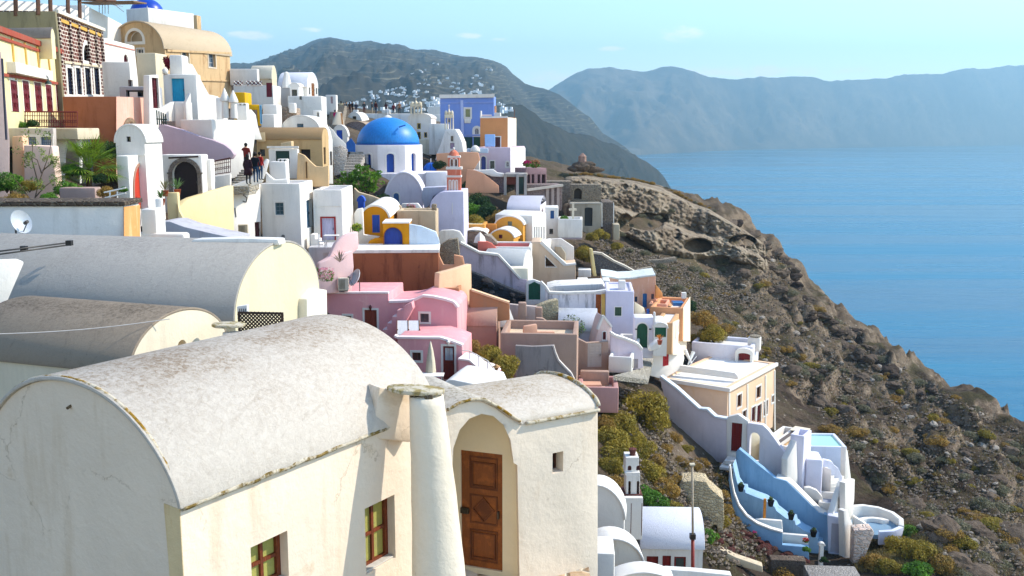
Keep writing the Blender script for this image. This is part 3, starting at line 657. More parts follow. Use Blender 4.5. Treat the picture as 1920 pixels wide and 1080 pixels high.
# small stack beside it and lattice fence
T = TH('roof_vent_stack', 'squat white stack with a yellow-mossed flat stone beside the lattice', 'chimney', (432, 660, 20))
T.mesh('stack', *lathe(P(436, 680, 20), [(.22, 0), (.2, .3), (.17, .62)], 16), W(), smooth='auto'); capstone(T, 428, 612, 20, .33, .25, .06, 0)
T = TH('lattice_screen', 'brown diamond lattice screen against the cream gable', 'screen', (490, 640, 22.2)); pl = Pl(490, 610, 22.2, -6)
r = rect_on(pl, 447, 585, 532, 640); s0, s1, z0, z1 = r
T.mesh('frame', *ringm(pl, [(s0, z0), (s0, z1), (s1, z1), (s1, z0)], [(s0 + .05, z0 + .05), (s0 + .05, z1 - .05), (s1 - .05, z1 - .05), (s1 - .05, z0 + .05)], -.02, .02), wood('3a2a22', '20160f'))
bars = []; stp = .085; Wd, Hd = s1 - s0, z1 - z0
for k in range(-int(Hd / stp), int(Wd / stp) + 1):
    for sg in (1, -1):
        x0 = k * stp; a = (max(0, x0), max(0, -x0)); L = min(Wd - a[0], Hd - a[1])
        if L < .05: continue
        if sg == 1: p, q = (s0 + a[0], z0 + a[1]), (s0 + a[0] + L, z0 + a[1] + L)
        else: p, q = (s1 - a[0], z0 + a[1]), (s1 - a[0] - L, z0 + a[1] + L)
        d = .011 * sg; P0, P1 = pl.q(p[0], p[1], d), pl.q(q[0], q[1], d); t_ = (P1 - P0).normalized(); nn_ = t_.cross(pl.n) * .016
        bars.append(([P0 - nn_, P0 + nn_, P1 + nn_, P1 - nn_] + [x + pl.n * .01 for x in (P0 - nn_, P0 + nn_, P1 + nn_, P1 - nn_)], [[0, 1, 2, 3], [4, 5, 6, 7], [0, 1, 5, 4], [1, 2, 6, 5], [2, 3, 7, 6], [3, 0, 4, 7]]))
T.mesh('lattice', *join(*bars), wood('3a2a22', '20160f'))
T = TH('vent_box', 'small white wall vent with slanted slots on the cream gable', 'vent', (455, 588, 22.4)); pl = Pl(455, 580, 22.4, -6)
slab(T, 'case', pl, [(444, 575), (463, 572), (463, 587), (445, 588)], .12, W(0), bevel=.01)
for k in range(4):
    r = pl.sz(448 + k * 3.6, 586); T.mesh('slot', *prism([pl.q(r[0], r[1], .006), pl.q(r[0] + .012, r[1], .006), pl.q(r[0] + .032, r[1] + .09, .006), pl.q(r[0] + .018, r[1] + .09, .006)], -pl.n * .005), flat('3a3432'))
T = TH('cable', 'thin pale cable strung over the brown streaked vault', 'cable', (0, 625, 17.8))
a, b = P(-30, 627, 17.2), P(318, 598, 18.9); T.mesh('wire', *tube([a.lerp(b, k / 10) - ZZ * .06 * math.sin(math.pi * k / 10) for k in range(11)], .009, 6), flat('c8c0b8'))
# long shaded wall with peach end, stone coping
T, B = H('garden_wall', 'long pale blue-shaded wall with stone coping and a peach end face', 'wall', 232, 386, 34, 1, -90, 520, W(.18), ur=262, ph=0)
T.mesh('coping', *box(B.A - B.e * (B.L + .1) - B.sd * .1 + ZZ * .004, B.e * (B.L + .18), B.sd * (B.W + .2), ZZ * .16), stone('5a4c40', '3a3028', 1.4, '8a7c68'), bevel=.03)
slab(T, 'peach_face', B.side, [(232, 388), (262, 384), (262, 520), (232, 520)], .02, plaster('e0a060', .7, 2, 'f0d0a0'), out=.015, bevel=0)
T, w, pl = S('wall', 'low sunlit white wall left of the grey-blue barrel vault', 'wall', (40, 520, 22.6, 40), [(-60, 492), (38, 488), (46, 492), (8, 580), (-60, 600)], .4, W(.1), bevel=.04)
T, B = H('parapet', 'low white parapet between the garden wall and the dark arched door yard', 'parapet', 345, 438, 36, -4, 222, 500, W(.2), dep=.6, ph=0, bevel=.1)
T, B = H('chimney_post', 'slim white post beside the peach wall end', 'post', 303, 372, 37, 5, 290, 500, W(.2), ur=306, ph=0, bevel=.06)
T, B = H('electric_box', 'white outdoor wall cabinet with scribbled grey door next to the peach wall', 'cabinet', 292, 392, 36, 0, 263, 470, W(.5), dep=1, ph=0)
# satellite dishes
def satdish(label, u, v, D, r, yaw, tilt=25, grp='satellite dishes'):
    T = TH('satellite_dish', label, 'satellite dish', (u, v, D), group=grp); c = P(u, v, D)
    ax = Vector((math.sin(R(yaw)) * math.cos(R(tilt)), -math.cos(R(yaw)) * math.cos(R(tilt)), math.sin(R(tilt)))); x = ax.cross(ZZ).normalized(); y = x.cross(ax)
    V = []; Fc = []; n = 28; m = 6
    for th in (0, .018):
        for j in range(m + 1):
            rr = r * j / m; V += [c + x * (rr * .92 * math.cos(6.2832 * k / n)) + y * (rr * math.sin(6.2832 * k / n)) + ax * (.42 * rr * rr / r - th - .1 * r) for k in range(n)]
    q = (m + 1) * n
    for o in (0, q):
        for j in range(m): Fc += [[o + j * n + k, o + j * n + (k + 1) % n, o + (j + 1) * n + (k + 1) % n, o + (j + 1) * n + k] for k in range(n)]
    Fc += [[m * n + k, m * n + (k + 1) % n, q + m * n + (k + 1) % n, q + m * n + k] for k in range(n)]
    T.mesh('reflector', V, Fc, metal('d0d4d6', .5), smooth='auto')
    f = c + ax * r * 1.05 - y * r * .25; T.mesh('feed_arm', *tube([c - y * r * .9, f], .018, 6), metal('707478')); T.mesh('feed_horn', *tube([f, f - ax * .16], .05, 10), flat('5a5450'))
    T.mesh('mast', *join(tube([c - ax * .12, c - ax * .2 - ZZ * .1, c - ax * .2 - ZZ * r * 1.9], .03, 8), tube([c - ax * .2 - ZZ * r * 1.2, c - ax * .2 - ZZ * r * 1.9 + x * .4], .02, 6)), metal('50504e'))
satdish('large white satellite dish in front of the long stone-capped wall', 36, 418, 30, .37, 62, 22)
satdish('white satellite dish on the pink roof beside the brown wall', 669, 522, 60, .55, -55, 28)
# ================================================================ upper left: street fronts, church, chapels
DR = paint('6e1018'); WH = W(.12); WH2 = W(.35); OCH = plaster('d4b284', .75, 1.2, '8a5c34'); GRY = plaster('d9d6d4', .3)
def dk(c='14181c'): return glass(c)
# yellow mansion
T, w, pl = S('mansion', 'yellow neoclassical mansion front with five tall dark red doors', 'house', (0, 130, 50, 103), [(-40, 40), (0, 52), (112, 98), (120, 262), (-40, 262)], 6, plaster('f2e2a8', .2, 1, 'b8862e'), bevel=.03)
TR = plaster('a8503c', .4); PL_ = plaster('d0a858', .4)
for i, (a, b, v0, v1) in enumerate(((20, 33, 151, 209), (43, 55, 152, 209), (65, 78, 155, 209), (86, 97, 159, 210), (105, 112, 160, 210))):
    opening(T, w, pl, a, v0, b, v1, kind='door', mat=DR, sur=plaster('f6eed8'), sw=.14, depth=.06, panels=3)
def strip(T, name, pl, a, b, w_, mat, out=.05, th=.05):
    A, B_ = pl.pt(*a), pl.pt(*b); t_ = (B_ - A).normalized(); nn_ = t_.cross(pl.n).normalized() * w_ / 2
    return T.mesh(name, *prism([A - nn_ + pl.n * out, B_ - nn_ + pl.n * out, B_ + nn_ + pl.n * out, A + nn_ + pl.n * out], -pl.n * th), mat, bevel=.008)
strip(T, 'cornice', pl, (-40, 42), (113, 97), .3, TR, .2, .2); strip(T, 'string_course', pl, (-40, 58), (113, 109), .16, TR, .1, .1); strip(T, 'string_course', pl, (-40, 133), (117, 158), .16, TR, .1, .1)
for a in (23, 47, 70, 90, 107): strip(T, 'pilaster', pl, (a - 2, 62 + a * .36), (a + 5, 150), .26, PL_, .07, .07)
strip(T, 'awning_box', pl, (12, 126), (84, 142), .55, WH, .45, .45)
T = TH('street_lamp', 'small curved wall lamp on the yellow mansion', 'lamp', (90, 148, 58)); c = P(90, 146, 58)
T.mesh('bracket', *tube([c + Vector((-.8, .3, 0)), c + Vector((-.2, .1, .25)), c, c - ZZ * .15], .035, 6), metal('33423f')); T.mesh('lamp_shade', *lathe(c - ZZ * .35, [(.2, 0), (.16, .1), (.05, .2)], 12), metal('2c4a44'))
# balcony of the mansion
T, B = H('balcony', 'peach balcony base carrying the dark red railing', 'balcony', 145, 240, 55, 0, -30, 262, plaster('d8c8a8', .5), dep=3, ph=0)
T = TH('railing', 'dark red wrought iron railing in front of the mansion doors', 'railing', (80, 240, 54.6)); pl = Pl(80, 240, 54.6, 0)
def railing(T, pl, u0, u1, vt0, vt1, vb0, vb1, n, mat, r=.025, deco=True):
    f = lambda k, a, b: a + (b - a) * k
    pt = lambda k, h: pl.pt(f(k, u0, u1), f(h, f(k, vb0, vb1), f(k, vt0, vt1)))
    T.mesh('rail', *join(tube([pt(0, 1), pt(1, 1)], r * 1.5, 6), tube([pt(0, .08), pt(1, .08)], r, 6), tube([pt(0, .75), pt(1, .75)], r * .7, 6)), mat)
    bars = [tube([pt(k / n, .08), pt(k / n, 1)], r * .7, 5) for k in range(n + 1)]
    if deco:
        for k in range(n):
            c = pt((k + .5) / n, .42); q = (pt(1 / n, 0) - pt(0, 0)).length * .38
            bars.append(tube([c + pl.e * q * math.cos(a) + ZZ * q * 1.3 * math.sin(a) for a in [6.2832 * i / 10 for i in range(11)]], r * .6, 4))
    T.mesh('balusters', *join(*bars), mat)
railing(T, pl, 12, 145, 209, 210, 240, 240, 30, paint('7c2a28'), .03)
# block behind and brick mansion
T, w, pl = S('rendered_block', 'plain olive-grey rendered side wall rising beside the brick mansion', 'house', (100, 60, 62.2, 2), [(-60, 22), (103, 21), (107, 60), (118, 190), (118, 262), (-60, 262)], .3, plaster('8a8062', .6, 1.2, '4c4634'), bevel=.04)
T, B = H('roof_vault', 'small dark stone vault with a pointed cream end behind the yellow cornice', 'outbuilding', 96, 72, 58, -8, 12, 110, plaster('f0e0b0', .3), ur=103, roof='side', rise=.55, rmat=weathered('8a8078', '4a4038', amt=1.), over=0)
T, w, pl = S('brick_mansion', 'dark brick mansion with white mortar lines and four tall windows', 'house', (105, 100, 63, 96), [(104, 21), (191, 56), (196, 185), (118, 185)], 5, brick('5e2a1e', 'e0d2c0'), bevel=.02)
strip(T, 'cornice', pl, (102, 21), (191, 56), .22, plaster('e8dcc8'), .25, .25); strip(T, 'string_course', pl, (118, 116), (195, 126), .16, plaster('e0cfae'), .12, .12)
for a in (108, 128, 145, 162, 177, 188): strip(T, 'pilaster', pl, (a, 30 + (a - 104) * .36), (a + 6, 122 + (a - 108) * .08), .34, brick('3e1a16', 'd8c8b4'), .14, .14)
for a, b in ((108, 127), (129, 144), (146, 161), (163, 176), (178, 187)): strip(T, 'panel_head', pl, (a + 2, 37 + (a - 108) * .37), (b, 37 + (b - 108) * .37), .22, plaster('d8a850'), .1, .1)
opening(T, w, pl, 156, 84, 168, 114, mat=paint('2a3038'), pane=dk(), sur=WH, sw=.3, arch=1.6, depth=.3, bars=(2, 2))
for a, b in ((127, 136), (143, 152), (160, 170), (177, 186)): opening(T, w, pl, a, 128, b, 177, mat=paint('20202c'), pane=dk('1a2030'), sur=WH, sw=.3, depth=.12, bars=(2, 4), fw=.03)
strip(T, 'sill_course', pl, (117, 181), (196, 180), .2, WH, .15, .15)
T = TH('pergola', 'rooftop pergola of brown timber posts above the brick mansion', 'pergola', (110, 30, 66)); WD = wood('6a4428', '2e1c10')
for u, vb, D in ((30, 24, 62), (72, 22, 62), (95, 20, 64), (128, 26, 67), (150, 32, 70)): T.mesh('post', *tube([P(u, vb + 6, D), P(u - 2, -40, D)], .13, 6), WD)
T.mesh('beam', *join(tube([P(-20, -12, 61), P(216, 2, 74)], .12, 6), tube([P(-20, -22, 67), P(216, -6, 80)], .12, 6)), WD)
T.mesh('rafters', *join(*[tube([P(u, -6 + u * .03, 62 + u * .05), P(u + 20, -18, 72 + u * .05)], .06, 5) for u in range(0, 215, 18)]), WD)
T, w, pl = S('terrace_wall', 'white terrace wall under the rooftop pergola', 'wall', (80, 20, 70, 60), [(-30, 0), (60, 3), (130, 14), (158, 24), (158, 60), (-30, 60)], .4, WH)
T, w, pl = S('white_house', 'white lit house front above the brick mansion roof corner', 'house', (190, 30, 82, 84), [(160, 9), (234, 48), (238, 100), (160, 100)], 6, WH)
slab(T, 'end_wall', Pl(160, 30, 81, 0), [(148, 14), (160, 8), (164, 60), (148, 50)], .3, GRY)
T = TH('sun_canopy', 'thin straw sunshade on slim poles above the white roof terrace', 'sunshade', (200, 20, 84))
T.mesh('canopy', *box(P(148, 6, 80), Vector((4.2, .5, .15)), Vector((0, 3, .2)), ZZ * .12), wood('8a6a48', '5a4028')); T.mesh('poles', *join(*[tube([P(u, 4, 82), P(u, 26, 82)], .03, 5) for u in (186, 192, 197, 203)], tube([P(206, 2, 82), P(232, 22, 86)], .03, 5), tube([P(206, 8, 82), P(230, 12, 86)], .03, 5)), metal('a0a0a0'))
# white houses next to brick
T, w, pl = S('white_house', 'white house with a tiny red arched window beside the brick mansion', 'house', (200, 100, 74, 88), [(195, 71), (252, 86), (262, 175), (196, 175)], 5, WH)
opening(T, w, pl, 232, 102, 240, 117, arch=1.4, mat=DR, pane=dk('40101a'), bars=(1, 1)); strip(T, 'string_course', pl, (196, 81), (252, 94), .1, plaster('c88878'), .05, .05)
T, B = H('white_house', 'low lavender-shaded house under the tiny red arched window', 'house', 243, 116, 69, 1, 190, 200, W(.2), ur=251, ph=0)
opening(T, B.wall, B.side, 245, 150, 249, 163, mat=paint('5a3a30'), bars=(1, 1))
T, B = H('kiosk', 'small grey flat-roofed hut with a wide dark opening above the terracotta block', 'hut', 285, 162, 64, 1, 223, 200, plaster('a8a8aa', .2), dep=2, ph=0)
opening(T, B.wall, B.front, 236, 169, 271, 181, pane=dk('0c0c0e'), mat=flat('20201f'), depth=.4, bars=(2, 1)); T.mesh('counter', *box(B.front.q(-.95, -.85, .03), -B.e * .5, B.sd * .05, ZZ * .5), WH)
# church
T, B = H('vaulted_church', 'ochre stained church with a long tan barrel vault under the blue dome', 'church', 309, 92, 84, -20, 210, 200, OCH, ur=431, roof='gable', rise=2.3, rmat=weathered('c8b294', '94805e', 'a07040', amt=.8), prof=(2., 2.), over=.25, rth=.12)
opening(T, B.wall, B.front, 238, 58, 267, 78, arch=1., mat=WH, pane=dk('8a7a60'), sur=WH, sw=.25, depth=.5, bars=(1, 1)); opening(T, B.wall, B.front, 257, 92, 269, 102, mat=WH, pane=dk('30363c'), sur=WH, bars=(2, 1))
opening(T, B.wall, B.side, 341, 96, 354, 119, mat=paint('c8c8c0'), pane=dk('3c5060'), depth=.3, sur=plaster('d8c8a8'), bars=(2, 3)); opening(T, B.wall, B.side, 391, 100, 404, 126, mat=paint('d0d0cc'), pane=dk('3c5060'), depth=.3, sur=plaster('e0ccb0'), bars=(2, 3))
strip(T, 'cornice', B.side, (312, 95), (431, 100), .18, OCH, .12, .12); strip(T, 'string_course', B.side, (372, 150), (431, 152), .14, OCH, .1, .1)
T, B = H('church_drum', 'white square drum carrying the small cobalt dome', 'church tower', 277, 14, 98, -28, 236, 60, W(.15), ur=364, ph=0)
T.mesh('dome', *dome(P(300, 20, 103.5) - ZZ * .5, 1.75, 1.75), paint('1040a8', .35), smooth=True) if False else T.mesh('dome', *dome(P(276, 26, 101), 1.65, 1.5), paint('1040a8', .35), smooth=True)
T.mesh('cross', *join(tube([P(276, 11, 98), P(276, 17, 98)], .04, 5)), metal('c0c0c0'))
T, B = H('church_annex', 'small tan block at the end of the white drum', 'outbuilding', 369, 28, 100, -5, 362, 60, OCH, ur=377, ph=0)
T, B = H('cream_tower', 'square cream tower house below the church gable', 'house', 291, 99, 76, -6, 255, 200, plaster('e0cfae', .3), ur=313, ph=0)
opening(T, B.wall, B.side, 306, 107, 310, 118, mat=paint('2a2a30'), bars=(1, 1))
T = TH('red_bush', 'dark red pot plant on the white ledge beside the cream tower', 'plant', (316, 132, 70)); T.mesh('stem', *tube([P(316, 132, 70), P(316, 118, 70)], .06, 5), flat('301812'))
T.o['category'] = 'plant'; o = link(leafmesh('foliage', [(0, 0, .55, .25, .25, .4)], 160, .1, leafm('7a1420', 'a02028', '401018')), 'foliage', T.o)
# terracotta block
T, B = H('terracotta_house', 'big terracotta cube house with sunlight painted salmon on one side', 'house', 218, 181, 60, -3, 117, 330, plaster('a86848', .6, 1.2, '7a4428'), ur=291, ph=0, bevel=.03)
slab(T, 'salmon_sun_face', B.side, [(218, 181), (291, 184), (291, 330), (218, 330)], .02, plaster('eab49c', .4, 1.6, 'f8dccc'), out=.012, bevel=0)  # paler salmon skin: sunlight on the terracotta side put into the colour
opening(T, None, B.side, 232, 228, 254, 262, arch=1., mat=stone('b08a68'), pane=glass('c08030'), sur=stone('b8987a', '8a6a50', 3), sw=.25, proud=.1, bars=(1, 1))
T, w, pl = S('gate_wall', 'white framed wall holding a tall narrow dark red door', 'wall', (292, 175, 63, 68), [(280, 141), (297, 140), (304, 206), (306, 260), (280, 260)], .5, WH)
opening(T, w, pl, 286, 146, 298, 203, kind='door', mat=paint('5e0c18'), depth=.2, panels=3)
# stepped chimney house
T, B = H('stepped_house', 'white stepped house with a bright turquoise door', 'house', 368, 139, 69, 2, 305, 235, W(.25), ur=376, ph=0)
opening(T, B.wall, B.front, 322, 147, 346, 190, kind='door', mat=paint('169ac0'), depth=.2, panels=1); B2 = Block(T, 341, 103, 69.6, 2, 317, 145, W(.2), dep=1.6, ph=0, name='chimney'); T.mesh('turret', *lathe(P(310, 139, 69), [(.18, 0), (.2, .3), (.02, .45)], 12), W(), smooth=True)
slab(T, 'sloping_buttress', Pl(345, 150, 70.5, 62), [(341, 106), (345, 119), (361, 120), (373, 142), (392, 177), (410, 181), (422, 228), (341, 240)], 1.2, WH, bevel=.06)
T, w, pl = S('stair_parapet', 'sunlit white sloping stair parapet below the turquoise door', 'parapet', (310, 210, 66, 55), [(302, 203), (327, 190), (328, 228), (296, 228)], .4, WH)
T, B = H('stair_block', 'shaded white stair block right of the sunlit sloping parapet', 'stairs', 350, 191, 66.5, 3, 326, 240, W(.2), ur=360, ph=0)
slab(T, 'stair_wing', Pl(356, 200, 66.2, 50), [(348, 192), (358, 173), (360, 230), (350, 230)], .3, WH)
T = TH('gate', 'small dark green picket gate at the corner of the terracotta house', 'gate', (301, 232, 62)); T.mesh('pickets', *join(*[box(P(294 + k * 4, 234, 62), Vector((.07, 0, 0)), Vector((0, .04, 0)), ZZ * (.9 - .06 * k)) for k in range(5)], box(P(293, 224, 62.05), Vector((.65, 0, -.05)), Vector((0, .04, 0)), ZZ * .07)), paint('0e3a34'))
# long lavender walls
T, w, pl = S('boundary_wall', 'upper white boundary wall sweeping down past the stepped house', 'wall', (350, 250, 67.5, -4), [(305, 227), (396, 224), (404, 226), (412, 236), (424, 252), (436, 260), (437, 310), (300, 310)], .5, W(.15))
T, w, pl = S('boundary_wall', 'long lavender wall curving down to the arched door yard', 'wall', (350, 270, 63.5, -4), [(288, 231), (305, 233), (340, 243), (372, 255), (400, 263), (420, 271), (432, 280), (439, 290), (434, 298), (397, 304), (395, 330), (288, 330)], .5, plaster('c6aeb4', .2, 1, 'a890a0'))
T, w, pl = S('white_house', 'tall bright blank white wall rising behind the people on the steps', 'house', (450, 270, 66, 58), [(396, 224), (452, 225), (480, 226), (478, 262), (470, 330), (400, 340), (400, 262)], 3, WH, bevel=.08)
def twin(u, vt, vb, D, w_, lab):
    T = TH('chimney', lab, 'chimney', (u, vb, D), group='pair of pointed white chimneys'); a = P(u, vb, D)
    k = D / F; hh_ = (vb - vt) * k; T.mesh('stack', *lathe(a, [(w_ * k * .55, 0), (w_ * k * .45, hh_ * .55), (w_ * k * .7, hh_ * .57), (w_ * k * .7, hh_ * .62), (w_ * k * .5, hh_ * .75), (.02, hh_)], 10), WH, smooth='auto')
twin(423, 166, 222, 64, 13, 'white chimney with a pointed hood nearer the mustard wall, left of its twin'); twin(439, 170, 222, 64, 13, 'white chimney with a pointed hood nearer the mustard wall, right of its twin')
T, B = H('white_shed', 'shaded white block beside the twin pointed chimneys', 'shed', 418, 183, 66, 0, 404, 240, W(.2), dep=1, ph=0)
T, B = H('mustard_house', 'mustard yellow wall panel behind the twin chimneys', 'house', 459, 173, 76, 0, 436, 230, plaster('d8a410', .3), dep=2, ph=0)
T, B = H('chimney', 'white box chimney with small arched smoke holes', 'chimney', 462, 193, 68, 0, 443, 232, W(.2), dep=.7, ph=0, bevel=.08)
for a in (447, 455): opening(T, B.wall, B.front, a, 194, a + 6, 198, arch=1, mat=W(), pane=dk('2a2420'), depth=.2, bars=(1, 1))
T, w, pl = S('mustard_house', 'mustard yellow gateway frame with a white inner arch', 'house', (475, 210, 73, 15), [(464, 196), (486, 196), (489, 236), (484, 236), (482, 206), (466, 206)], .6, plaster('d8a410', .3))
opening(T, None, Pl(488, 215, 73.2, 60), 487, 197, 490, 232, mat=paint('6aa8d0'), pane=dk(), bars=(1, 1))
T, w, pl = S('white_house', 'white sloping stair wall right of the twin chimneys', 'house', (475, 230, 70, 45), [(463, 207), (472, 205), (480, 215), (484, 236), (492, 262), (465, 262)], 1, WH)
# houses on the ridge
T, B = H('white_house', 'white house with dark red lattice railing and a dark red door', 'house', 512, 160, 84, -2, 437, 205, W(.2), ur=527, ph=0)
opening(T, B.wall, B.front, 499, 155, 510, 182, kind='door', mat=paint('7a0c24'), depth=.15)
def lattice(T, pl, u0, u1, v0, v1, c):
    r = rect_on(pl, u0, v0, u1, v1); n = max(2, round((r[1] - r[0]) / (r[3] - r[2]))); bs = []
    for k in range(n):
        x0 = r[0] + (r[1] - r[0]) * k / n; x1 = r[0] + (r[1] - r[0]) * (k + 1) / n
        bs += [tube([pl.q(x0, r[2], .1), pl.q(x1, r[3], .1)], .04, 4), tube([pl.q(x0, r[3], .1), pl.q(x1, r[2], .1)], .04, 4)]
    T.mesh('railing_panel', *prism([pl.q(r[0], r[2], .07), pl.q(r[1], r[2], .07), pl.q(r[1], r[3], .07), pl.q(r[0], r[3], .07)], -pl.n * .03), paint(c)); T.mesh('railing_lattice', *join(*bs), W())
lattice(T, B.front, 439, 455, 152, 160, '6a1424'); lattice(T, B.front, 462, 492, 152, 160, '6a1424')
T, B = H('white_house', 'flat white roof block above the dark red lattice', 'house', 482, 129, 92, -3, 430, 160, W(.1), ur=486, ph=0)
T, B = H('vaulted_house', 'small beige barrel vault behind the dark red lattice', 'house', 510, 148, 95, -10, 470, 170, plaster('e0cfae'), ur=519, roof='side', rise=1.2, rmat=plaster('e8dcc4', .3), over=0)
opening(T, B.wall, B.front, 503, 141, 508, 149, bars=(1, 1))
T, B = H('vaulted_house', 'white barrel vault with arched gable and tall brown door on the ridge', 'house', 576, 163, 88, -10, 522, 200, W(.1), ur=596, roof='side', rise=1.25, rmat=weathered('e8e6e8', 'a8a4a8', amt=.3), over=.02)
opening(T, B.wall, B.side, 584, 156, 590, 181, kind='door', mat=wood('a06a3a', '7a4a28'), depth=.1); opening(T, B.wall, B.side, 579, 164, 582, 177, mat=paint('30302c'), bars=(1, 1)); opening(T, B.wall, B.side, 592, 165, 595, 177, mat=paint('30302c'), bars=(1, 1))
Bd = Block(T, 560, 162, 86.6, -5, 543, 200, W(.15), dep=1.5, roof='gable', rise=.25, name='dormer', over=0); opening(T, Bd.wall, Bd.front, 547, 168, 557, 180, pane=dk('202c2c'), bars=(1, 1)); T.mesh('chimney', *lathe(P(538, 165, 87), [(.5, 0), (.3, .8), (.2, 1.3), (.05, 1.4)], 8), W())
T, B = H('white_house', 'broad low white house in shade below the ridge vault', 'house', 603, 180, 85, 1, 539, 240, W(.2), ur=612, ph=0)
opening(T, B.wall, B.front, 561, 180, 566, 187, mat=paint('50585c'), bars=(1, 1))
T, B = H('white_house', 'small white hut with a narrow door at the head of the plaza steps', 'house', 630, 178, 120, -3, 610, 215, W(.1), ur=633, ph=0); opening(T, B.wall, B.front, 620, 181, 624, 194, kind='door', mat=paint('b09090'), depth=.1, panels=0)
T, B = H('vaulted_house', 'round-headed white gable with a small teal window above the tan vault', 'house', 598, 244, 79, -3, 529, 285, W(.15), dep=3, roof='gable', rise=1.1, rmat=W(), over=.03); opening(T, B.wall, B.front, 557, 232, 569, 243, mat=paint('34586a'), pane=dk('2c5064'), bars=(1, 2), depth=.12)
T, B = H('bell_niche', 'small white bell niche with a dark arched hole beside the teal window', 'bell niche', 600, 207, 82, 0, 586, 262, W(.1), dep=.7, ph=0); opening(T, B.wall, B.front, 594, 210, 598, 219, arch=1, mat=W(), pane=dk('141414'), bars=(1, 1))
T, B = H('white_house', 'stepped white house with a small dark red gridded window', 'house', 519, 196, 77, 2, 492, 262, W(.15), ur=528, ph=0); opening(T, B.wall, B.front, 504, 225, 514, 240, mat=paint('a08080'), pane=dk('502830'), bars=(2, 4), sur=W(), sw=.08)
B2 = Block(T, 514, 214, 75.5, 2, 489, 262, W(.2), ur=520, ph=0, name='lower_wall')
T, B = H('rubble_wall', 'rough pinkish rubble wall between two white houses', 'wall', 556, 202, 80, 0, 528, 232, stone('b8a08a', '8a7460', 1.5), dep=1.5, ph=0)
T, B = H('chimney', 'little white tapered chimney on the rubble wall', 'chimney', 553, 193, 79.5, 0, 541, 212, W(.1), dep=.6, ph=0)
# tan vaulted house & its yard
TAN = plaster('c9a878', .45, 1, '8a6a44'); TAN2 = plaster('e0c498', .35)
T, B = H('vaulted_house', 'tan plastered house with a brown barrel roof and dark doorway', 'house', 604, 262, 72, -4, 481, 340, TAN, ur=616, roof='side', rise=.8, rmat=weathered('a48660', '7a6244', amt=.5), over=0)
opening(T, B.wall, B.front, 563, 280, 582, 304, kind='door', mat=paint('1c1410'), depth=.4, panels=0); opening(T, B.wall, B.side, 607, 276, 611, 308, mat=paint('6a4a34'), bars=(1, 2)); opening(T, B.wall, B.front, 487, 280, 497, 293, mat=paint('4a3a2c'), bars=(1, 1))
slab(T, 'painted_sun_panel', B.front, [(499, 248), (500, 265), (485, 266), (485, 249)], .05, TAN2, out=.3); slab(T, 'chimney', B.front, [(533, 268), (553, 264), (554, 284), (533, 284)], .6, TAN2, out=.9)  # first panel: paler tan paints a sunlit patch on the front
T, B = H('porch', 'white porch cube with a wide dark green door', 'porch', 558, 279, 67.5, 1, 503, 335, W(.15), ur=561, ph=0); opening(T, B.wall, B.front, 517, 283, 543, 325, kind='door', mat=paint('0e3a30'), depth=.2, panels=1); strip(T, 'cornice', B.front, (501, 276), (560, 276), .14, W(), .1, .15)
T, w, pl = S('curved_wall', 'tan garden wall dipping in a curve right of the white porch', 'wall', (590, 310, 66.5, 3), [(558, 286), (570, 291), (578, 299), (585, 306), (592, 312), (605, 313), (616, 310), (616, 350), (556, 350)], .4, plaster('ddb888', .4), bevel=.05); opening(T, None, pl, 573, 302, 577, 335, arch=1, mat=TAN, pane=flat('7a5a3a'), bars=(1, 1))
T, B = H('chimney', 'broad white chimney block with two round smoke holes', 'chimney', 536, 303, 63.8, 0, 505, 345, W(.15), dep=1, ph=0, bevel=.1)
B2 = Block(T, 538, 298, 64.2, 0, 520, 304, W(.1), dep=.6, ph=0, name='hood', bevel=.05)
for a in (526, 534): T.mesh('smoke_hole', *tube([P(a, 301, 64.15), P(a, 301, 64.25) - FW * .12], .07, 10), flat('1a1614'))
T, w, pl = S('curb_wall', 'low white flowing wall edging the roof near the chimney block', 'wall', (520, 335, 62.5, 6), [(498, 322), (506, 330), (515, 337), (540, 335), (540, 350), (498, 350)], .4, W(.1), bevel=.08)
# white main house
T, B = H('white_house', 'tall white house with a blue-grey gridded window and round vent', 'house', 562, 344, 62, 1, 488, 500, W(.15), ur=586, ph=.12, rmat=plaster('b8b4b4'), bevel=.06)
opening(T, B.wall, B.front, 516, 380, 532, 403, mat=paint('6a8088'), pane=dk('3a5058'), sur=W(), sw=.12, bars=(2, 3)); opening(T, B.wall, B.side, 575, 374, 585, 427, kind='door', mat=paint('6a9ab8'), depth=.25, panels=2); T.mesh('vent', *tube([B.front.pt(531, 443), B.front.pt(531, 443) + B.front.n * .04], .11, 14), metal('7a7a7a'))
T, B = H('white_house', 'white two-level house with a red-framed lavender door and terrace', 'house', 641, 356, 65.2, 2, 586, 500, W(.15), ur=661, ph=.12, rmat=plaster('b8b4b4'), bevel=.06)
opening(T, B.wall, B.front, 604, 409, 627, 450, kind='door', mat=paint('b8b4cc'), sur=paint('9a1c14'), sw=.1, proud=.05, depth=.1, panels=1); strip(T, 'string_course', B.front, (590, 387), (641, 386), .06, W(), .04, .04); B2 = Block(T, 640, 386, 64.6, 3, 628, 500, W(.1), ur=663, ph=0, name='pier', bevel=.1) if False else None
T.mesh('steps', *join(*[box(P(583, 466, 63.6) + Vector((0, 0, k * .3)), Vector((.8 - k * .26, 0, 0)), Vector((0, .9, 0)), ZZ * .3) for k in range(3)]), W(.1), bevel=.04)
T, B = H('terrace', 'small grey-white paved terrace in front of the red-framed door', 'terrace', 640, 463, 62.6, 4, 578, 500, plaster('c8c4c2', .3), dep=2.8, ph=0); opening(T, B.wall, B.front, 606, 474, 624, 495, kind='door', mat=paint('c0b8b4'), depth=.1)
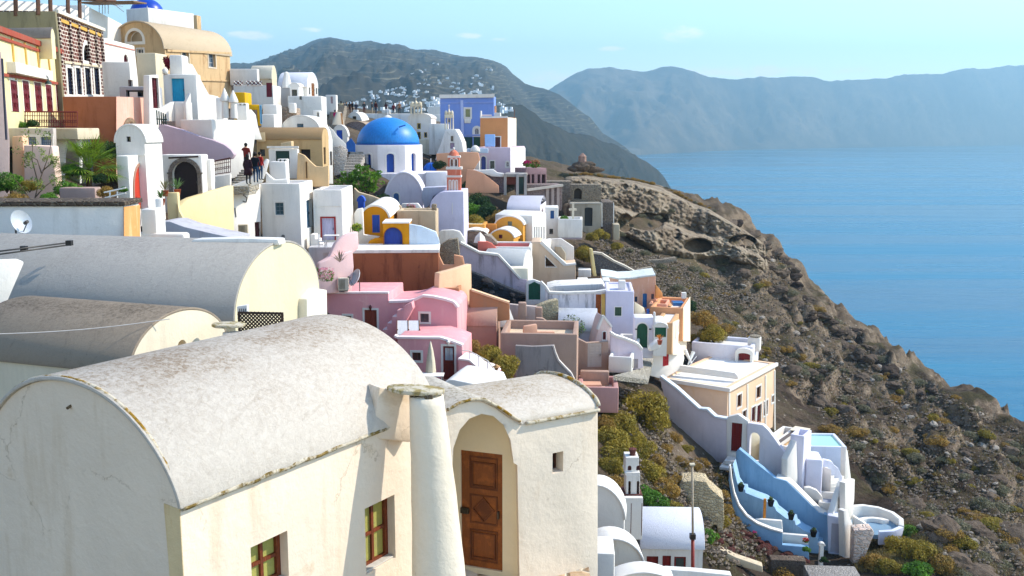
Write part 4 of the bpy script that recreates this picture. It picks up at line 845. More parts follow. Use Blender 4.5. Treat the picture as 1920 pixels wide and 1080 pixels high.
T, w, pl = S('white_house', 'white wall with cables and a beige air conditioner on it', 'house', (488, 400, 62, 60), [(438, 361), (489, 341), (490, 500), (438, 500)], .5, W(.1)); opening(T, w, pl, 478, 416, 489, 448, kind='door', mat=paint('4a1818'), depth=.2, panels=2)
T.mesh('cable', *join(tube([pl.pt(455, 352) + pl.n * .03, pl.pt(456, 366) + pl.n * .03, pl.pt(463, 371) + pl.n * .03, pl.pt(461, 379) + pl.n * .03, pl.pt(455, 377) + pl.n * .03], .03, 5), tube([pl.pt(440, 390) + pl.n * .03, pl.pt(442, 407) + pl.n * .03], .03, 5)), flat('5a5a5c'))
def aircon(lab, u, v, D, a, sx, sz, c='c8b89a'):
    T = TH('air_conditioner', lab, 'air conditioner', (u, v, D), group='air conditioner units'); pl = Pl(u, v, D, a)
    T.mesh('case', *box(pl.q(0, 0, 0), pl.e * sx, -pl.n * .35, ZZ * sz), paint(c), bevel=.02)
    T.mesh('grille', *join(*[box(pl.q(sx * .08, sz * (.12 + k * .09), .012), pl.e * sx * .6, -pl.n * .01, ZZ * sz * .04) for k in range(9)]), metal('5a5650')); T.mesh('foot', *box(pl.q(sx * .1, -.08, -.05), pl.e * sx * .8, -pl.n * .2, ZZ * .08), metal('50504e'))
aircon('beige air conditioner unit fixed to the white wall with cables', 447, 441, 59.5, 10, .55, .62)
aircon('cream air conditioner unit standing on the pink roof', 634, 545, 59.5, 5, .62, .75, 'd8cdb8')
T, w, pl = S('stair_wall', 'sunlit cream wall of the stepped path with the people', 'wall', (438, 400, 58, 60), [(330, 400), (337, 388), (350, 376), (360, 371), (400, 359), (438, 348), (440, 465), (330, 465)], .5, plaster('f6dca4', .12, 1, 'd8b070'), bevel=.05)
T, w, pl = S('path_parapet', 'white parapet along the stepped path beside the people', 'parapet', (470, 345, 60, 25), [(425, 352), (470, 335), (492, 310), (500, 297), (506, 300), (500, 322), (492, 343), (438, 362)], .35, W(.1), bevel=.08)
T, B = H('gate_post', 'cream square gate post with a curved foot', 'post', 333, 361, 50, 5, 312, 430, plaster('e8cf98', .2), ur=337, ph=0, bevel=.05); slab(T, 'curved_foot', Pl(333, 400, 50, 10), [(333, 380), (336, 395), (343, 408), (345, 430), (333, 430)], .5, plaster('e8cf98', .2))
T, w, pl = S('ramp_roof', 'shaded grey-white sloping roof below the cream stair wall', 'roof', (370, 440, 47, -6), [(300, 415), (318, 415), (345, 425), (400, 438), (440, 446), (440, 480), (300, 480)], 2., plaster('bdb9bb', .4), bevel=.05)
# path with steps
T = TH('path_steps', 'worn grey stone steps the three people climb', 'steps', (450, 350, 59)); 
T.mesh('steps', *join(*[box(P(426 + k * 3.6, 349 - k * 4.4, 59.5 + k * .7), Vector((1.35, -.3, 0)), Vector((.2, 1., 0)), -ZZ * .5) for k in range(8)]), stone('b0a48e', '8c8270', 1.3, 'cfc8ba'), bevel=.03)
# arched-door house, chapel
T, B = H('white_house', 'white flat-topped house front with a great dark arched door', 'house', 378, 290, 56, 2, 300, 400, W(.15), ur=390, ph=.25)
opening(T, B.wall, B.front, 324, 303, 371, 378, kind='door', arch=1., mat=wood('241418', '120a0c'), sur=stone('8a7c70', '6a5e54', 3, 'b0a498'), sw=.22, depth=.4, panels=0, proud=.08)
strip(T, 'lintel_bar', B.front, (316, 296), (372, 293.5), .09, flat('4a3a34'), .03, .03)
for a in (317, 375): T.mesh('bracket', *box(B.front.pt(a - 3, 326), B.e * .25, B.front.n * .12, ZZ * .08), stone('8a7c70', '6a5e54', 3), bevel=.01)
T, B = H('side_parapet', 'white stepped parapet joining the arched door house to the railing', 'parapet', 395, 299, 57, 4, 380, 400, W(.1), ur=402, ph=0)
T = TH('railing', 'brown iron railing with looped bars above the white ledge', 'railing', (415, 330, 60)); railing(T, Pl(415, 320, 60, 6), 397, 432, 303, 296, 330, 325, 9, paint('5a3028'), .03)
T, w, pl = S('ledge_wall', 'white ledge wall under the brown looped railing', 'wall', (415, 340, 59.6, 8), [(393, 332), (432, 326), (432, 350), (418, 372), (393, 380)], .5, W(.1))
T, B = H('chapel', 'little white chapel with a rounded top and one square black window', 'chapel', 271, 268, 50, 2, 217, 420, W(.18), ur=303, roof='gable', rise=.85, rmat=W(.1), over=.03, rth=.1, prof=(2.2, 2))
opening(T, B.wall, B.front, 237, 256, 245, 266, pane=dk('080a0c'), mat=flat('202024'), depth=.2, bars=(1, 1)); strip(T, 'string_course', B.front, (222, 291), (272, 290), .08, W(), .06, .06)
B2 = Block(T, 240, 292, 48.6, 2, 217, 430, W(.2), ur=303, ph=0, name='entrance_block', bevel=.06)
opening(T, B2.wall, B2.side, 250, 310, 277, 390, kind='door', arch=1.2, mat=paint('c83a18'), sur=plaster('a8806c', .3), sw=.12, depth=.07, panels=2, proud=.06)
# left yard: arches, pink pylons
T, w, pl = S('arcade', 'white arcade wall with two pointed arches under the balcony', 'wall', (125, 270, 56, 12), [(98, 243), (149, 241), (152, 300), (150, 345), (98, 345)], .5, W(.2), bevel=.04)
T.cut(w, *prism([pl.pt(*q) + pl.n * .3 for q in ((118, 350), (120, 290), (125, 265), (133, 254), (141, 262), (148, 280), (150, 350))], -pl.n * 1.2)); T.cut(w, *prism([pl.pt(*q) + pl.n * .3 for q in ((102, 350), (102, 262), (108, 280), (113, 350))], -pl.n * 1.2))
T, B = H('inner_room', 'dim plastered room behind the white arcade', 'house', 165, 255, 60, 0, 90, 350, plaster('8a8078', .4), dep=2, ph=0)
PK = plaster('f0d2c0', .35, 1, 'c89878')
T, w, pl = S('pylon', 'pale pink tapered garden pylon with white-framed tiles on top', 'wall', (75, 300, 48, 3), [(44, 272), (98, 274), (104, 330), (110, 385), (46, 385)], .8, PK)
T2, w2, p2 = S('pylon', 'narrow peach tapered pylon left of the pale pink pylon', 'wall', (35, 300, 48.5, 3), [(22, 256), (42, 254), (46, 300), (48, 385), (24, 385)], .7, plaster('e8bc98', .5))
T, w, pl = S('panelled_wall', 'grey-beige panelled wall with two blue-grey glazed panels', 'wall', (70, 262, 50, 3), [(15, 240), (100, 240), (101, 276), (15, 276)], .4, plaster('c8bdb0', .4))
for a, b in ((48, 68), (77, 96)): opening(T, w, pl, a, 257, b, 272, mat=paint('5a7088'), pane=dk('8aa0b0'), sur=W(), sw=.12, bars=(5, 3), fw=.025)
T, w, pl = S('corner_house', 'edge of a weathered cream and lilac house with a drainpipe', 'house', (6, 200, 44, 30), [(-40, 100), (2, 96), (18, 262), (18, 420), (-40, 420)], 2, plaster('bfa8a0', .7, 1.5, '6a6070'))
T.mesh('drainpipe', *tube([P(4, 110, 43.5), P(12, 262, 43.5)], .05, 8), metal('3a3640'))
T, B = H('planter_wall', 'brownish lilac planter wall with a white rounded end', 'wall', 178, 352, 44, 3, 110, 420, plaster('b09488', .5), ur=190, ph=0, bevel=.06)
T = TH('hand_rail', 'white handrail on short posts beside the planter', 'railing', (215, 365, 42)); T.mesh('rail', *join(tube([P(195, 361, 42), P(236, 352, 42)], .035, 6), tube([P(197, 371, 41.9), P(236, 362, 41.9)], .035, 6), *[tube([P(u, 372, 42), P(u, 359, 42)], .03, 5) for u in (206, 220)]), W(0))
T, w, pl = S('ledge_wall', 'white ledge with a blue-painted strip behind the garden wall', 'wall', (195, 380, 40, 2), [(160, 376), (238, 372), (240, 400), (160, 400)], .4, W(.1)); slab(T, 'blue_strip', pl, [(184, 374), (200, 373), (200, 378), (184, 379)], .05, paint('4aa0d8'), out=.02)
# ================================================================ middle: blue-domed church and the houses behind it
BLU = paint('1148a8', .45); LAV = plaster('dcd2da', .3, 1, 'a898a8'); LW = plaster('ece4e8', .3, 1, 'b0a0a8')
T = TH('domed_church', 'white octagonal church with the great azure blue dome', 'church', (728, 385, 100)); C0 = P(728, 271, 101.5); k = 101.5 / F; r8 = 66 * k
oct_ = [C0 + Vector((r8 * math.cos(R(22.5 + 12 + 45 * i)), r8 * math.sin(R(22.5 + 12 + 45 * i)), 0)) for i in range(8)]
wl_ = T.mesh('drum', *prism(oct_, -ZZ * 5.2), plaster('efe6e2', .2, 1, 'b8a8a0'), bevel=.05, smooth='auto')
T.mesh('dome', *dome(C0 + ZZ * .03, 58.5 * k, 50 * k), paint('2484d0', .45), smooth=True)
T.mesh('rim', *lathe(C0 + ZZ * .0, [(60 * k, 0), (60 * k, .1), (57 * k, .14)], 48), paint('1558a8'), smooth='auto')
T.mesh('finial', *join(lathe(C0 + ZZ * 50 * k, [(.5, -.06), (.35, .1), (.08, .25)], 12), tube([C0 + ZZ * (50 * k), C0 + ZZ * (50 * k + 1.1)], .05, 6), tube([C0 + ZZ * (50 * k + .8) - RT * .25, C0 + ZZ * (50 * k + .8) + RT * .25], .05, 6)), W(0))
hook = P(750, 238, 99.0)
T.mesh('hook', *tube([C0 + Vector((1.4, -2.2, 1.75)), C0 + Vector((1.6, -2.6, 1.8)), C0 + Vector((2.05, -2.5, 1.95))], .07, 6), paint('1558a8'))
for i, (a, b, v0, v1) in {5: (688, 696, 293, 324), 6: (725, 739, 292, 323), 7: (771, 779, 291, 321)}.items():
    for i_ in range(8):
        p, q = oct_[i_], oct_[(i_ + 1) % 8]; m = (p + q) / 2; u_, _ = proj(m); d = (q - p).normalized(); nrm = Vector((d.y, -d.x, 0))
        if (m - CAM).dot(nrm) < 0 and abs(u_ - (a + b) / 2) < 22: break
    ang = math.degrees(math.atan2(d.y, d.x)); f_ = Pl(0, 0, 0, ang, m)
    opening(T, wl_, f_, a, v0 - 4, b, v1, mat=paint('164ca0'), pane=paint('1850b0'), sur=plaster('f4ece4'), sw=.16, arch=.6, depth=.3, bars=(2, 1), proud=.05, label='blue arched shutter')
B = Block(T, 838, 325, 98, 3, 664, 405, plaster('eae0e0', .25), dep=6, ph=0, name='nave', bevel=.08)
B3 = Block(T, 838, 323, 97.6, 3, 798, 405, plaster('e6e0e0', .2), dep=2, ph=.2, name='side_chapel', bevel=.05)
B4 = Block(T, 793, 382, 91, 2, 722, 420, LAV, dep=5, roof='gable', rise=2.75, rmat=LW, over=.05, rth=.16, name='apse'); opening(T, B4.wall, B4.front, 738, 362, 748, 382, kind='door', mat=paint('3868a0'), arch=1., sur=W(), sw=.12, depth=.1)
T, w, pl = S('apse_house', 'tall lavender-white church end wall with a quarter-round top under the bell tower', 'house', (840, 400, 85, -2), [(806, 385), (809, 376), (815, 368), (823, 362), (832, 359.5), (869, 359), (870, 430), (870, 470), (820, 475), (820, 440), (806, 420)], 5, plaster('d8d0e0', .3, 1, 'a8a0b0'), bevel=.06)
strip(T, 'relief_cross', pl, (848, 380), (848, 402), .05, W(), .03, .03)
slab(T, 'roof_skirt', Pl(800, 370, 88, -4), [(793, 352), (838, 350), (832, 359), (812, 368), (806, 385), (796, 392), (790, 370)], 2, plaster('c0c0cc', .3))
# striped bell tower
T = TH('bell_tower', 'slim terracotta-pink bell tower banded in white', 'bell tower', (852, 360, 86.5)); PT = plaster('d8785c', .4, 1.5, 'f0c8b4'); k = 86.5 / F
def tier(v0, v1, w_, mat, nm, dz=0): a = P(851, v1, 86.5); h_ = (v1 - v0) * k; w2 = w_ * k; return T.mesh(nm, *box(a - Vector((w2 / 2, 0, 0)), Vector((w2, 0, 0)), Vector((0, w2 * .9, 0)), ZZ * h_), mat, bevel=.02), Pl(0, 0, 0, 0, a)
for v0, v1, w_, m, nm in ((333, 359, 26, PT, 'lower_stage'), (329, 333, 28, W(0), 'cornice'), (318, 329, 25, PT, 'band'), (313, 318, 30, W(0), 'cornice'), (296, 313, 21, PT, 'belfry_stage'), (292, 296, 24, W(0), 'cornice')):
    w, pl = tier(v0, v1, w_, m, nm)
    if nm == 'lower_stage':
        for a in (844, 850, 856): opening(T, w, pl, a - 1.6, 338, a + 1.6, 358, mat=W(0), pane=plaster('e8b8a0'), arch=1, bars=(1, 1), sur=W(0), sw=.05, depth=.1)
    if nm == 'belfry_stage':
        for a in (847, 855): opening(T, w, pl, a - 2.4, 298, a + 2.4, 312, mat=W(0), pane=dk('6a4038'), arch=1, bars=(1, 1), sur=W(0), sw=.06, depth=.3)
a = P(851, 292, 86.9); T.mesh('cap', *lathe(a, [(10.5 * k, 0), (8 * k, 6 * k), (4 * k, 10 * k), (.02, 11 * k)], 10), PT, smooth='auto'); T.mesh('finial', *lathe(a + ZZ * 11 * k, [(.06, 0), (.1, .1), (.02, .25)], 8), W(0), smooth=True)
T, B = H('white_house', 'small white chapel roof between the dome and the striped bell tower', 'chapel', 836, 322, 96.2, 3, 797, 395, W(.2), dep=.4, ph=0) if False else (None, None)
# small ribbed cupola
T = TH('small_cupola', 'small ribbed bright blue cupola behind the domed church', 'dome', (808, 326, 108)); c = P(808, 325, 108)
T.mesh('dome', *dome(c, .92, 1.15, 24, 8), paint('1868d0', .4), smooth=True); T.mesh('rib', *join(*[tube([c + Vector((.94 * math.cos(a) * math.cos(t), .94 * math.sin(a) * math.cos(t), 1.17 * math.sin(t))) for t in [i * .19 for i in range(9)]], .035, 4) for a in [i * .785 for i in range(8)]]), paint('1450a8')); T.mesh('finial', *tube([c + ZZ * 1.1, c + ZZ * 1.6], .06, 6), W(0))
# houses behind
T, B = H('plaza_wall', 'long low white parapet wall the crowd stands behind', 'parapet', 772, 213, 138, -2, 640, 270, W(.3), dep=3, ph=0, bevel=.1)
for a in (662, 716, 722): slab(T, 'pier', B.front, [(a, 206), (a + 9, 206), (a + 9, 214), (a, 214)], .6, W(), out=.1)
T, B = H('vaulted_house', 'tiny white rounded house with a brown window left of the plaza wall', 'house', 679, 236, 128, -3, 650, 262, W(.3), dep=5, roof='gable', rise=1.7, over=.02, rmat=W(.2)); opening(T, B.wall, B.front, 661, 218, 668, 228, mat=paint('5a4a34'), pane=dk('3a3024'), bars=(1, 1))
T, B = H('rough_house', 'rough brown-grey unplastered vault left of the blue dome', 'house', 692, 246, 118, -4, 643, 300, stone('9a8a84', '706064', 2, 'b8aca8'), dep=4, roof='gable', rise=1.1, rmat=weathered('b49c84', '8a7460', amt=.8), over=.1)
T, w, pl = S('curved_parapet', 'white ramp wall with a cream sunlit strip by the plaza steps', 'parapet', (640, 220, 110, 18), [(627, 222), (632, 210), (640, 210), (644, 225), (648, 245), (640, 255), (620, 245)], .6, plaster('f0dcc0', .1)); strip(T, 'orange_edge', pl, (640, 212), (643, 240), .18, plaster('d89860', .3), .03, .03)
T = TH('plaza_steps', 'grey steps climbing to the crowded plaza', 'steps', (618, 235, 112)); T.mesh('steps', *join(*[box(P(610 + k * 1.2, 238 - k * 4, 108 + k * 1.6), Vector((1.6, 0, 0)), Vector((0, 1.7, 0)), -ZZ * .8) for k in range(11)]), stone('a89c8c', '8a7c6c', 2))
T, B = H('arched_niche_house', 'white round-headed wall with a bright blue slanted door', 'house', 651, 256, 100, 4, 624, 300, W(.2), dep=2, roof='gable', rise=1.1, rmat=W(), over=.03); opening(T, B.wall, B.front, 631, 244, 642, 262, kind='door', mat=paint('1c50b8'), depth=.1)
T, w, pl = S('stair_wall', 'white curved stair wall with a blue gate at its foot', 'wall', (640, 270, 92, 12), [(616, 236), (624, 243), (634, 256), (645, 266), (652, 275), (648, 300), (616, 300)], .5, W(.2)); T.mesh('gate', *prism([P(u, v, 91) for u, v in ((649, 268), (658, 259), (666, 270), (666, 285), (650, 284))], Vector((0, .1, 0))), paint('1c60b0'))
T, w, pl = S('white_house', 'narrow white house side catching sun right of the tan vault', 'house', (620, 250, 82, 50), [(600, 222), (612, 230), (620, 245), (624, 262), (625, 345), (606, 345)], 1, W(.1)); opening(T, w, pl, 619, 284, 623, 310, mat=paint('50404a'), bars=(1, 1))
T = TH('stepped_street', 'pale stepped lane beside the domed church', 'steps', (650, 320, 93)); T.mesh('steps', *join(*[box(P(638 + k * 2.6, 321 - k * 5.2, 90 + k * 1.3), Vector((1.5, 0, 0)), Vector((0, 1.4, 0)), -ZZ * .6) for k in range(8)]), stone('c4b8aa', '9a8e80', 1.6, 'd8d0c4'))
T, w, pl = S('low_wall', 'rubbly white wall bordering the stepped lane', 'wall', (635, 290, 89, 10), [(625, 275), (640, 272), (652, 280), (650, 300), (644, 325), (626, 330)], .4, stone('d8ccc0', 'b8a898', 1.5, 'eee6dc'))
T, B = H('white_house', 'pale grey-white house with ochre-framed dark windows behind the blue dome', 'house', 808, 222, 122, -3, 765, 290, W(.3), dep=5, roof='gable', rise=.6, over=.02, rmat=W())
for r_ in ((782, 231, 789, 242), (782, 247, 789, 261), (795, 248, 801, 258)): opening(T, B.wall, B.front, *r_, mat=paint('b89818'), pane=dk('1c2410'), bars=(1, 1), fw=.1)
B2 = Block(T, 808, 261, 118, 0, 786, 300, plaster('e8dcc0', .3), dep=2, ph=0, name='lower_wall')
def belfry(lab, u, v0, v1, D, w_, c='ead8b8'):
    T = TH('belfry', lab, 'belfry', (u, v1, D), group='small open belfries'); k = D / F; A = P(u, v1, D); m = plaster(c, .3); h_ = (v1 - v0) * k; w2 = w_ * k
    for i in (-1, -.33, .33, 1): T.mesh('column', *lathe(A + RT * i * w2 * .44 + Vector((0, .25, 0)), [(w2 * .07, 0), (w2 * .06, h_ * .5)], 8), m)
    T.mesh('arch_beam', *box(A + Vector((-w2 / 2, 0, h_ * .5)), Vector((w2, 0, 0)), Vector((0, .5, 0)), ZZ * h_ * .14), m, bevel=.04)
    for i in (-.33, 0, .33): T.mesh('crown', *lathe(A + RT * i * w2 + Vector((0, .25, h_ * .63)), [(w2 * .18, 0), (w2 * .15, h_ * .14), (.02, h_ * (.2 if i else .28))], 8), m, smooth=True)
    T.mesh('bell', *lathe(A + Vector((0, .25, h_ * .32)), [(w2 * .09, 0), (w2 * .05, h_ * .12), (.01, h_ * .16)], 8), metal('5a4a30')); T.mesh('cross', *join(tube([A + Vector((0, .25, h_ * .88)), A + Vector((0, .25, h_ * 1.08))], .03, 4), tube([A + Vector((-.12, .25, h_ * 1.02)), A + Vector((.12, .25, h_ * 1.02))], .03, 4)), m)
belfry('cream three-arched belfry just left of the blue mansion, on the higher roof', 780, 186, 214, 121, 22); belfry('cream belfry standing on the white chapel against the blue mansion', 842, 200, 243, 111, 17)
T, w, pl = S('chapel', 'white chapel front with sloping shoulders below the cream belfry', 'chapel', (842, 270, 111, -2), [(816, 300), (820, 285), (827, 268), (832, 252), (836, 242), (854, 242), (860, 252), (867, 268), (870, 300)], 5, W(.35)); opening(T, w, pl, 845, 255, 850, 265, mat=paint('504840'), pane=dk('302830'), bars=(1, 1)); opening(T, w, pl, 844, 268, 852, 279, mat=paint('8a7080'), pane=dk('706080'), bars=(1, 1))
T, B = H('white_house', 'flat white patchy house joining the chapel and the ochre-framed windows', 'house', 840, 232, 116, 2, 804, 290, W(.5), dep=4, ph=0)
T, B = H('terrace', 'stack of white terraces far behind, left of the blue mansion', 'terrace', 826, 215, 175, 0, 800, 240, W(.2), dep=8, ph=.3, group=None); B2 = Block(T, 830, 200, 190, 0, 802, 240, W(.2), dep=8, ph=0, name='upper_terrace'); opening(T, B.wall, B.front, 806, 222, 812, 227, pane=dk(), bars=(1, 1))
# blue mansion
BM = plaster('7c96d4', .3, .8, 'a0a8d8'); T, B = H('blue_mansion', 'big periwinkle blue cube mansion with white corners', 'house', 926, 180, 128, -2, 825, 330, BM, ur=929.5, pw=.3, ph=.4, bevel=.05)
strip(T, 'cornice', B.front, (824, 181), (927, 179.5), .45, W(.2), .2, .2); strip(T, 'pilaster', B.front, (866, 188), (868, 290), .35, plaster('b8c4ec'), .12, .12); strip(T, 'string_course', B.front, (826, 193), (926, 192), .2, plaster('8ca0d8'), .06, .06); strip(T, 'string_course', B.front, (868, 254), (926, 253), .2, plaster('8ca0d8'), .06, .06)
opening(T, B.wall, B.front, 872, 204, 882, 220, mat=W(), pane=glass('3c4c28'), sur=W(), sw=.2, bars=(1, 1), depth=.1, sill=W()); slab(T, 'sill_apron', B.front, [(870, 222), (884, 222), (882, 231), (871, 231)], .1, W(), out=.1)
opening(T, B.wall, B.front, 890, 240, 898, 252, mat=W(), pane=dk('384058'), arch=1., sur=W(), sw=.3, bars=(2, 1)); opening(T, B.wall, B.front, 870, 257, 886, 286, kind='door', mat=paint('0e4444'), depth=.1, panels=1); opening(T, B.wall, B.front, 888, 257, 902, 275, kind='door', mat=paint('0c4838'), depth=.1, panels=1)
T.mesh('roof_edge', *box(B.side.q(.4, -3.3, 0), B.side.e * 2.5, B.side.n * .8, ZZ * 1.2), W(.1))
B2 = Block(T, 930, 198, 129, 0, 924, 225, plaster('e0a070'), dep=2, ph=0, name='rear_block')
OR = plaster('d8935c', .25, 1, 'b07040'); T, B = H('orange_house', 'flat orange cube house with a pale blue box room and brown door', 'house', 952, 220, 118, -12, 900, 330, OR, ur=968, pw=.3, ph=.4)
opening(T, B.wall, B.front, 928, 257, 938, 278, kind='door', mat=paint('5a3434'), sur=W(), sw=.12, depth=.2); opening(T, B.wall, B.side, 957, 255, 961, 270, mat=paint('504038'), bars=(1, 1)); strip(T, 'coping', B.front, (900, 220), (952, 219.5), .2, W(), .08, .1)
slab(T, 'painted_sun_face', B.side, [(952, 220), (968, 222), (968, 330), (952, 330)], .02, plaster('f6e6d0', .1), out=.012, bevel=0); B2 = Block(T, 928, 252, 116.5, 0, 909, 275, plaster('8cb4e0', .1), dep=1.2, ph=0, name='box_room'); T.mesh('antenna', *tube([P(964, 222, 121), P(965, 205, 121)], .05, 5), metal('806050')); T.mesh('roof_rail', *join(tube([P(902, 208, 119), P(902, 222, 119)], .12, 5), tube([P(902, 216, 119), P(922, 216, 119)], .06, 5)), W(0))  # thin cream skin paints sunlight on the side of the orange cube
T, B = H('lavender_house', 'pale lavender-pink house with a blue arched doorway and a side tinted pale for sunlight', 'house', 957, 276, 112.5, -12, 894, 345, plaster('dcc4cc', .3, 1, 'b09aa8'), ur=984, pw=.25, ph=.3)
slab(T, 'painted_sun_face', B.side, [(957, 276), (985, 277), (985, 345), (957, 345)], .02, plaster('fdf2ec', .1), out=.012, bevel=0)  # near-white skin: sunlight on the side wall put into its plaster
opening(T, B.wall, B.front, 902, 293, 911, 319, kind='door', mat=paint('5868b0'), arch=1., sur=W(), sw=.12, depth=.3); opening(T, B.wall, B.front, 919, 302, 927, 316, mat=paint('1c3c34'), pane=dk('14302c'), sur=W(), sw=.1, bars=(2, 1)); opening(T, B.wall, B.front, 949, 303, 954, 313, mat=W(), pane=dk(), arch=1, sur=W(), sw=.12, bars=(2, 2))
for a in (964, 969, 975): opening(T, B.wall, B.side, a, 299, a + 2.6, 321, mat=paint('706860'), pane=dk(), bars=(1, 2), depth=.2)
T, B = H('white_shed', 'white box shed and little round oven in front of the orange house', 'shed', 899, 300, 109.5, 0, 887, 320, W(.2), dep=1.5, ph=0)
T2 = TH('round_oven', 'small pale domed outdoor oven before the green doors', 'oven', (891, 285, 111)); T2.mesh('dome', *dome(P(891, 285, 111), .55, .75, 16, 6), W(.2), smooth=True); T2.mesh('base', *box(P(875, 287, 111.4), Vector((2.4, 0, 0)), Vector((0, .8, 0)), ZZ * .5), plaster('b8c8d8'), bevel=.05)
T, w, pl = S('terracotta_wall', 'broad terracotta garden wall under the white chapel', 'wall', (860, 300, 107, 0), [(818, 288), (870, 285), (897, 286), (900, 300), (887, 320), (885, 360), (820, 360)], .5, plaster('d8a07c', .4, 1, 'c08060'))
T, w, pl = S('terracotta_wall', 'low terracotta stair wall stepping down below the lavender house', 'wall', (900, 335, 104, 5), [(876, 318), (890, 319), (904, 324), (918, 334), (935, 348), (936, 362), (872, 362)], .4, plaster('d09878', .4, 1, 'b07858'))
T, w, pl = S('white_stair', 'white landing and stair edge in front of the lavender house', 'stairs', (920, 325, 106, 0), [(887, 318), (895, 319), (925, 318), (933, 324), (944, 325), (944, 332), (922, 331), (905, 325), (888, 324)], .8, W(.1))
T, w, pl = S('stone_wall', 'dim lilac rubble wall under the white landing', 'wall', (930, 340, 107, 0), [(905, 325), (945, 330), (950, 362), (905, 362)], .4, stone('8a7480', '6a5660', 1.6))
# ruins and carport
CON = plaster('a8a098', .5); T, B = H('carport', 'grey concrete slab shelter with a rust-red panel inside', 'shelter', 986, 326, 106, -4, 944, 332, CON, dep=4, ph=0)
for u in (946, 969, 984): T.mesh('post', *box(P(u - 1.5, 366, 106.1), Vector((.3, 0, 0)), Vector((0, .3, 0)), ZZ * 2.3), CON, bevel=.02)
T.mesh('back_panel', *box(P(947, 346, 108.5), Vector((1.5, 0, 0)), Vector((0, .1, 0)), ZZ * .9), paint('8a3a28')); T.mesh('shutter', *box(P(969, 364, 108.5), Vector((.75, 0, 0)), Vector((0, .1, 0)), ZZ * 1.9), paint('34504c'))
T, B = H('ruined_house', 'roofless mauve-brown ruin with tall openings and a planted top', 'ruin', 1025, 315, 110, 24, 986, 362, plaster('9c7c7c', .6, 1.4, '6a5050'), dep=3, ph=0)
for a, b in ((989, 994), (997, 1002), (1008, 1013), (1016, 1023)): opening(T, B.wall, B.front, a, 327, b, 350, mat=flat('6a5450'), pane=dk('3a3438'), depth=.6, bars=(1, 1))
T, B = H('ruined_house', 'lower ruin of bare stone piers below the mauve-brown ruin', 'ruin', 1054, 346, 107, 6, 988, 395, stone('8c7870', '6a5858', 1.5, 'a89890'), dep=3, ph=0)
for a in (1026, 1036, 1046): strip(T, 'pier', B.front, (a, 350), (a, 392), .3, plaster('b09c90', .5), .2, .2)
strip(T, 'ledge', B.front, (988, 356), (1055, 347), .25, plaster('d8c8b4', .3), .4, .4)
T, B = H('stone_wall', 'rubble stone retaining wall beside the bare piers', 'wall', 1072, 340, 119, 0, 1020, 400, stone('8a7c6c', '64584c', 1.2, 'a0927e'), dep=3, ph=0)
T, B = H('cave_house', 'beige cave house front with a dark leaning doorway', 'house', 1127, 381, 113, 0, 1070, 440, plaster('b0a490', .6, 1, '7a6e5c'), dep=5, ph=0, bevel=.04); opening(T, B.wall, B.front, 1096, 389, 1111, 424, kind='door', arch=.3, mat=paint('24282a'), depth=.4, panels=0); strip(T, 'cornice', B.front, (1068, 381.5), (1128, 380.5), .14, plaster('d0c8b8'), .1, .1)
T, B = H('stone_wall', 'stone-built wall panel with white edges right of the dark leaning doorway', 'wall', 1151, 379, 114, 0, 1129, 450, stone('7c7064', '564c44', 1.4, '98887a'), dep=5, ph=0); strip(T, 'quoin', B.front, (1128.5, 381), (1128.5, 425), .15, W(.3), .05, .1); strip(T, 'quoin', B.front, (1150.5, 380), (1150.5, 430), .12, W(.3), .05, .1)
T, B = H('stone_vault', 'old rubble wall with a blocked arched niche high under the cliff top', 'ruin', 1128, 346, 115, -2, 1070, 382, stone('8c7e6c', '62564a', 1., 'a8987e'), dep=2, ph=0); opening(T, B.wall, B.front, 1076, 353, 1091, 374, arch=1., mat=stone('8c7e6c', '62564a', 1.), pane=flat('4a423a'), depth=.6, bars=(1, 1), sur=stone('a09078', '7a6c5a', 3), sw=.15)
# white vault and the houses above the stairs
T, B = H('vaulted_house', 'white house with a grey-white barrel roof above the orange house', 'house', 1013, 394, 98, -6, 950, 440, LW, ur=1024, roof='side', rise=1.05, rmat=weathered('c8c4cc', '8a8488', amt=.35), over=0)
T, w, pl = S('white_house', 'white lit house front with blue-framed slit windows beside the orange houses', 'house', (1010, 420, 95, 62), [(998, 405), (1014, 396), (1024, 399), (1025, 470), (998, 470)], 4, W(.15))
for a in (1001.5, 1005.5, 1009.5, 1014, 1019): opening(T, w, pl, a, 425, a + 2, 448, mat=paint('3a6aa8'), pane=dk('304860'), depth=.2, bars=(1, 1))
T, B = H('white_house', 'white house with one blue window and one dark window', 'house', 1047, 389, 99, -2, 1022, 470, W(.25), dep=3, ph=0); opening(T, B.wall, B.front, 1032, 395, 1039, 410, mat=paint('245890'), pane=paint('2c64a0'), sur=W(), sw=.1); opening(T, B.wall, B.front, 1030, 429, 1037, 439, pane=dk('1c2024'), bars=(1, 1))
T, B = H('terrace', 'white walled terrace holding plants and a stone cross', 'terrace', 1092, 411, 97, -4, 1046, 446, W(.25), dep=3, pw=.25, ph=.5)
T.mesh('floor_edge', *box(B.front.q(-B.L, -B.h - .15, .1), B.e * B.L, -B.front.n * 1, ZZ * .15), plaster('a89898', .4)); T2 = TH('stone_cross', 'cream stone cross on the planted white terrace', 'cross', (1074, 412, 98)); T2.mesh('cross', *join(box(P(1072.5, 412, 98.6), Vector((.2, 0, 0)), Vector((0, .2, 0)), ZZ * 1.7), box(P(1067, 395, 98.57), Vector((.75, 0, 0)), Vector((0, .25, 0)), ZZ * .2)), plaster('e0d4bc', .3), bevel=.02)
ORG = plaster('e0a044', .3, 1, 'b07030'); ORL = plaster('e89c54', .2)
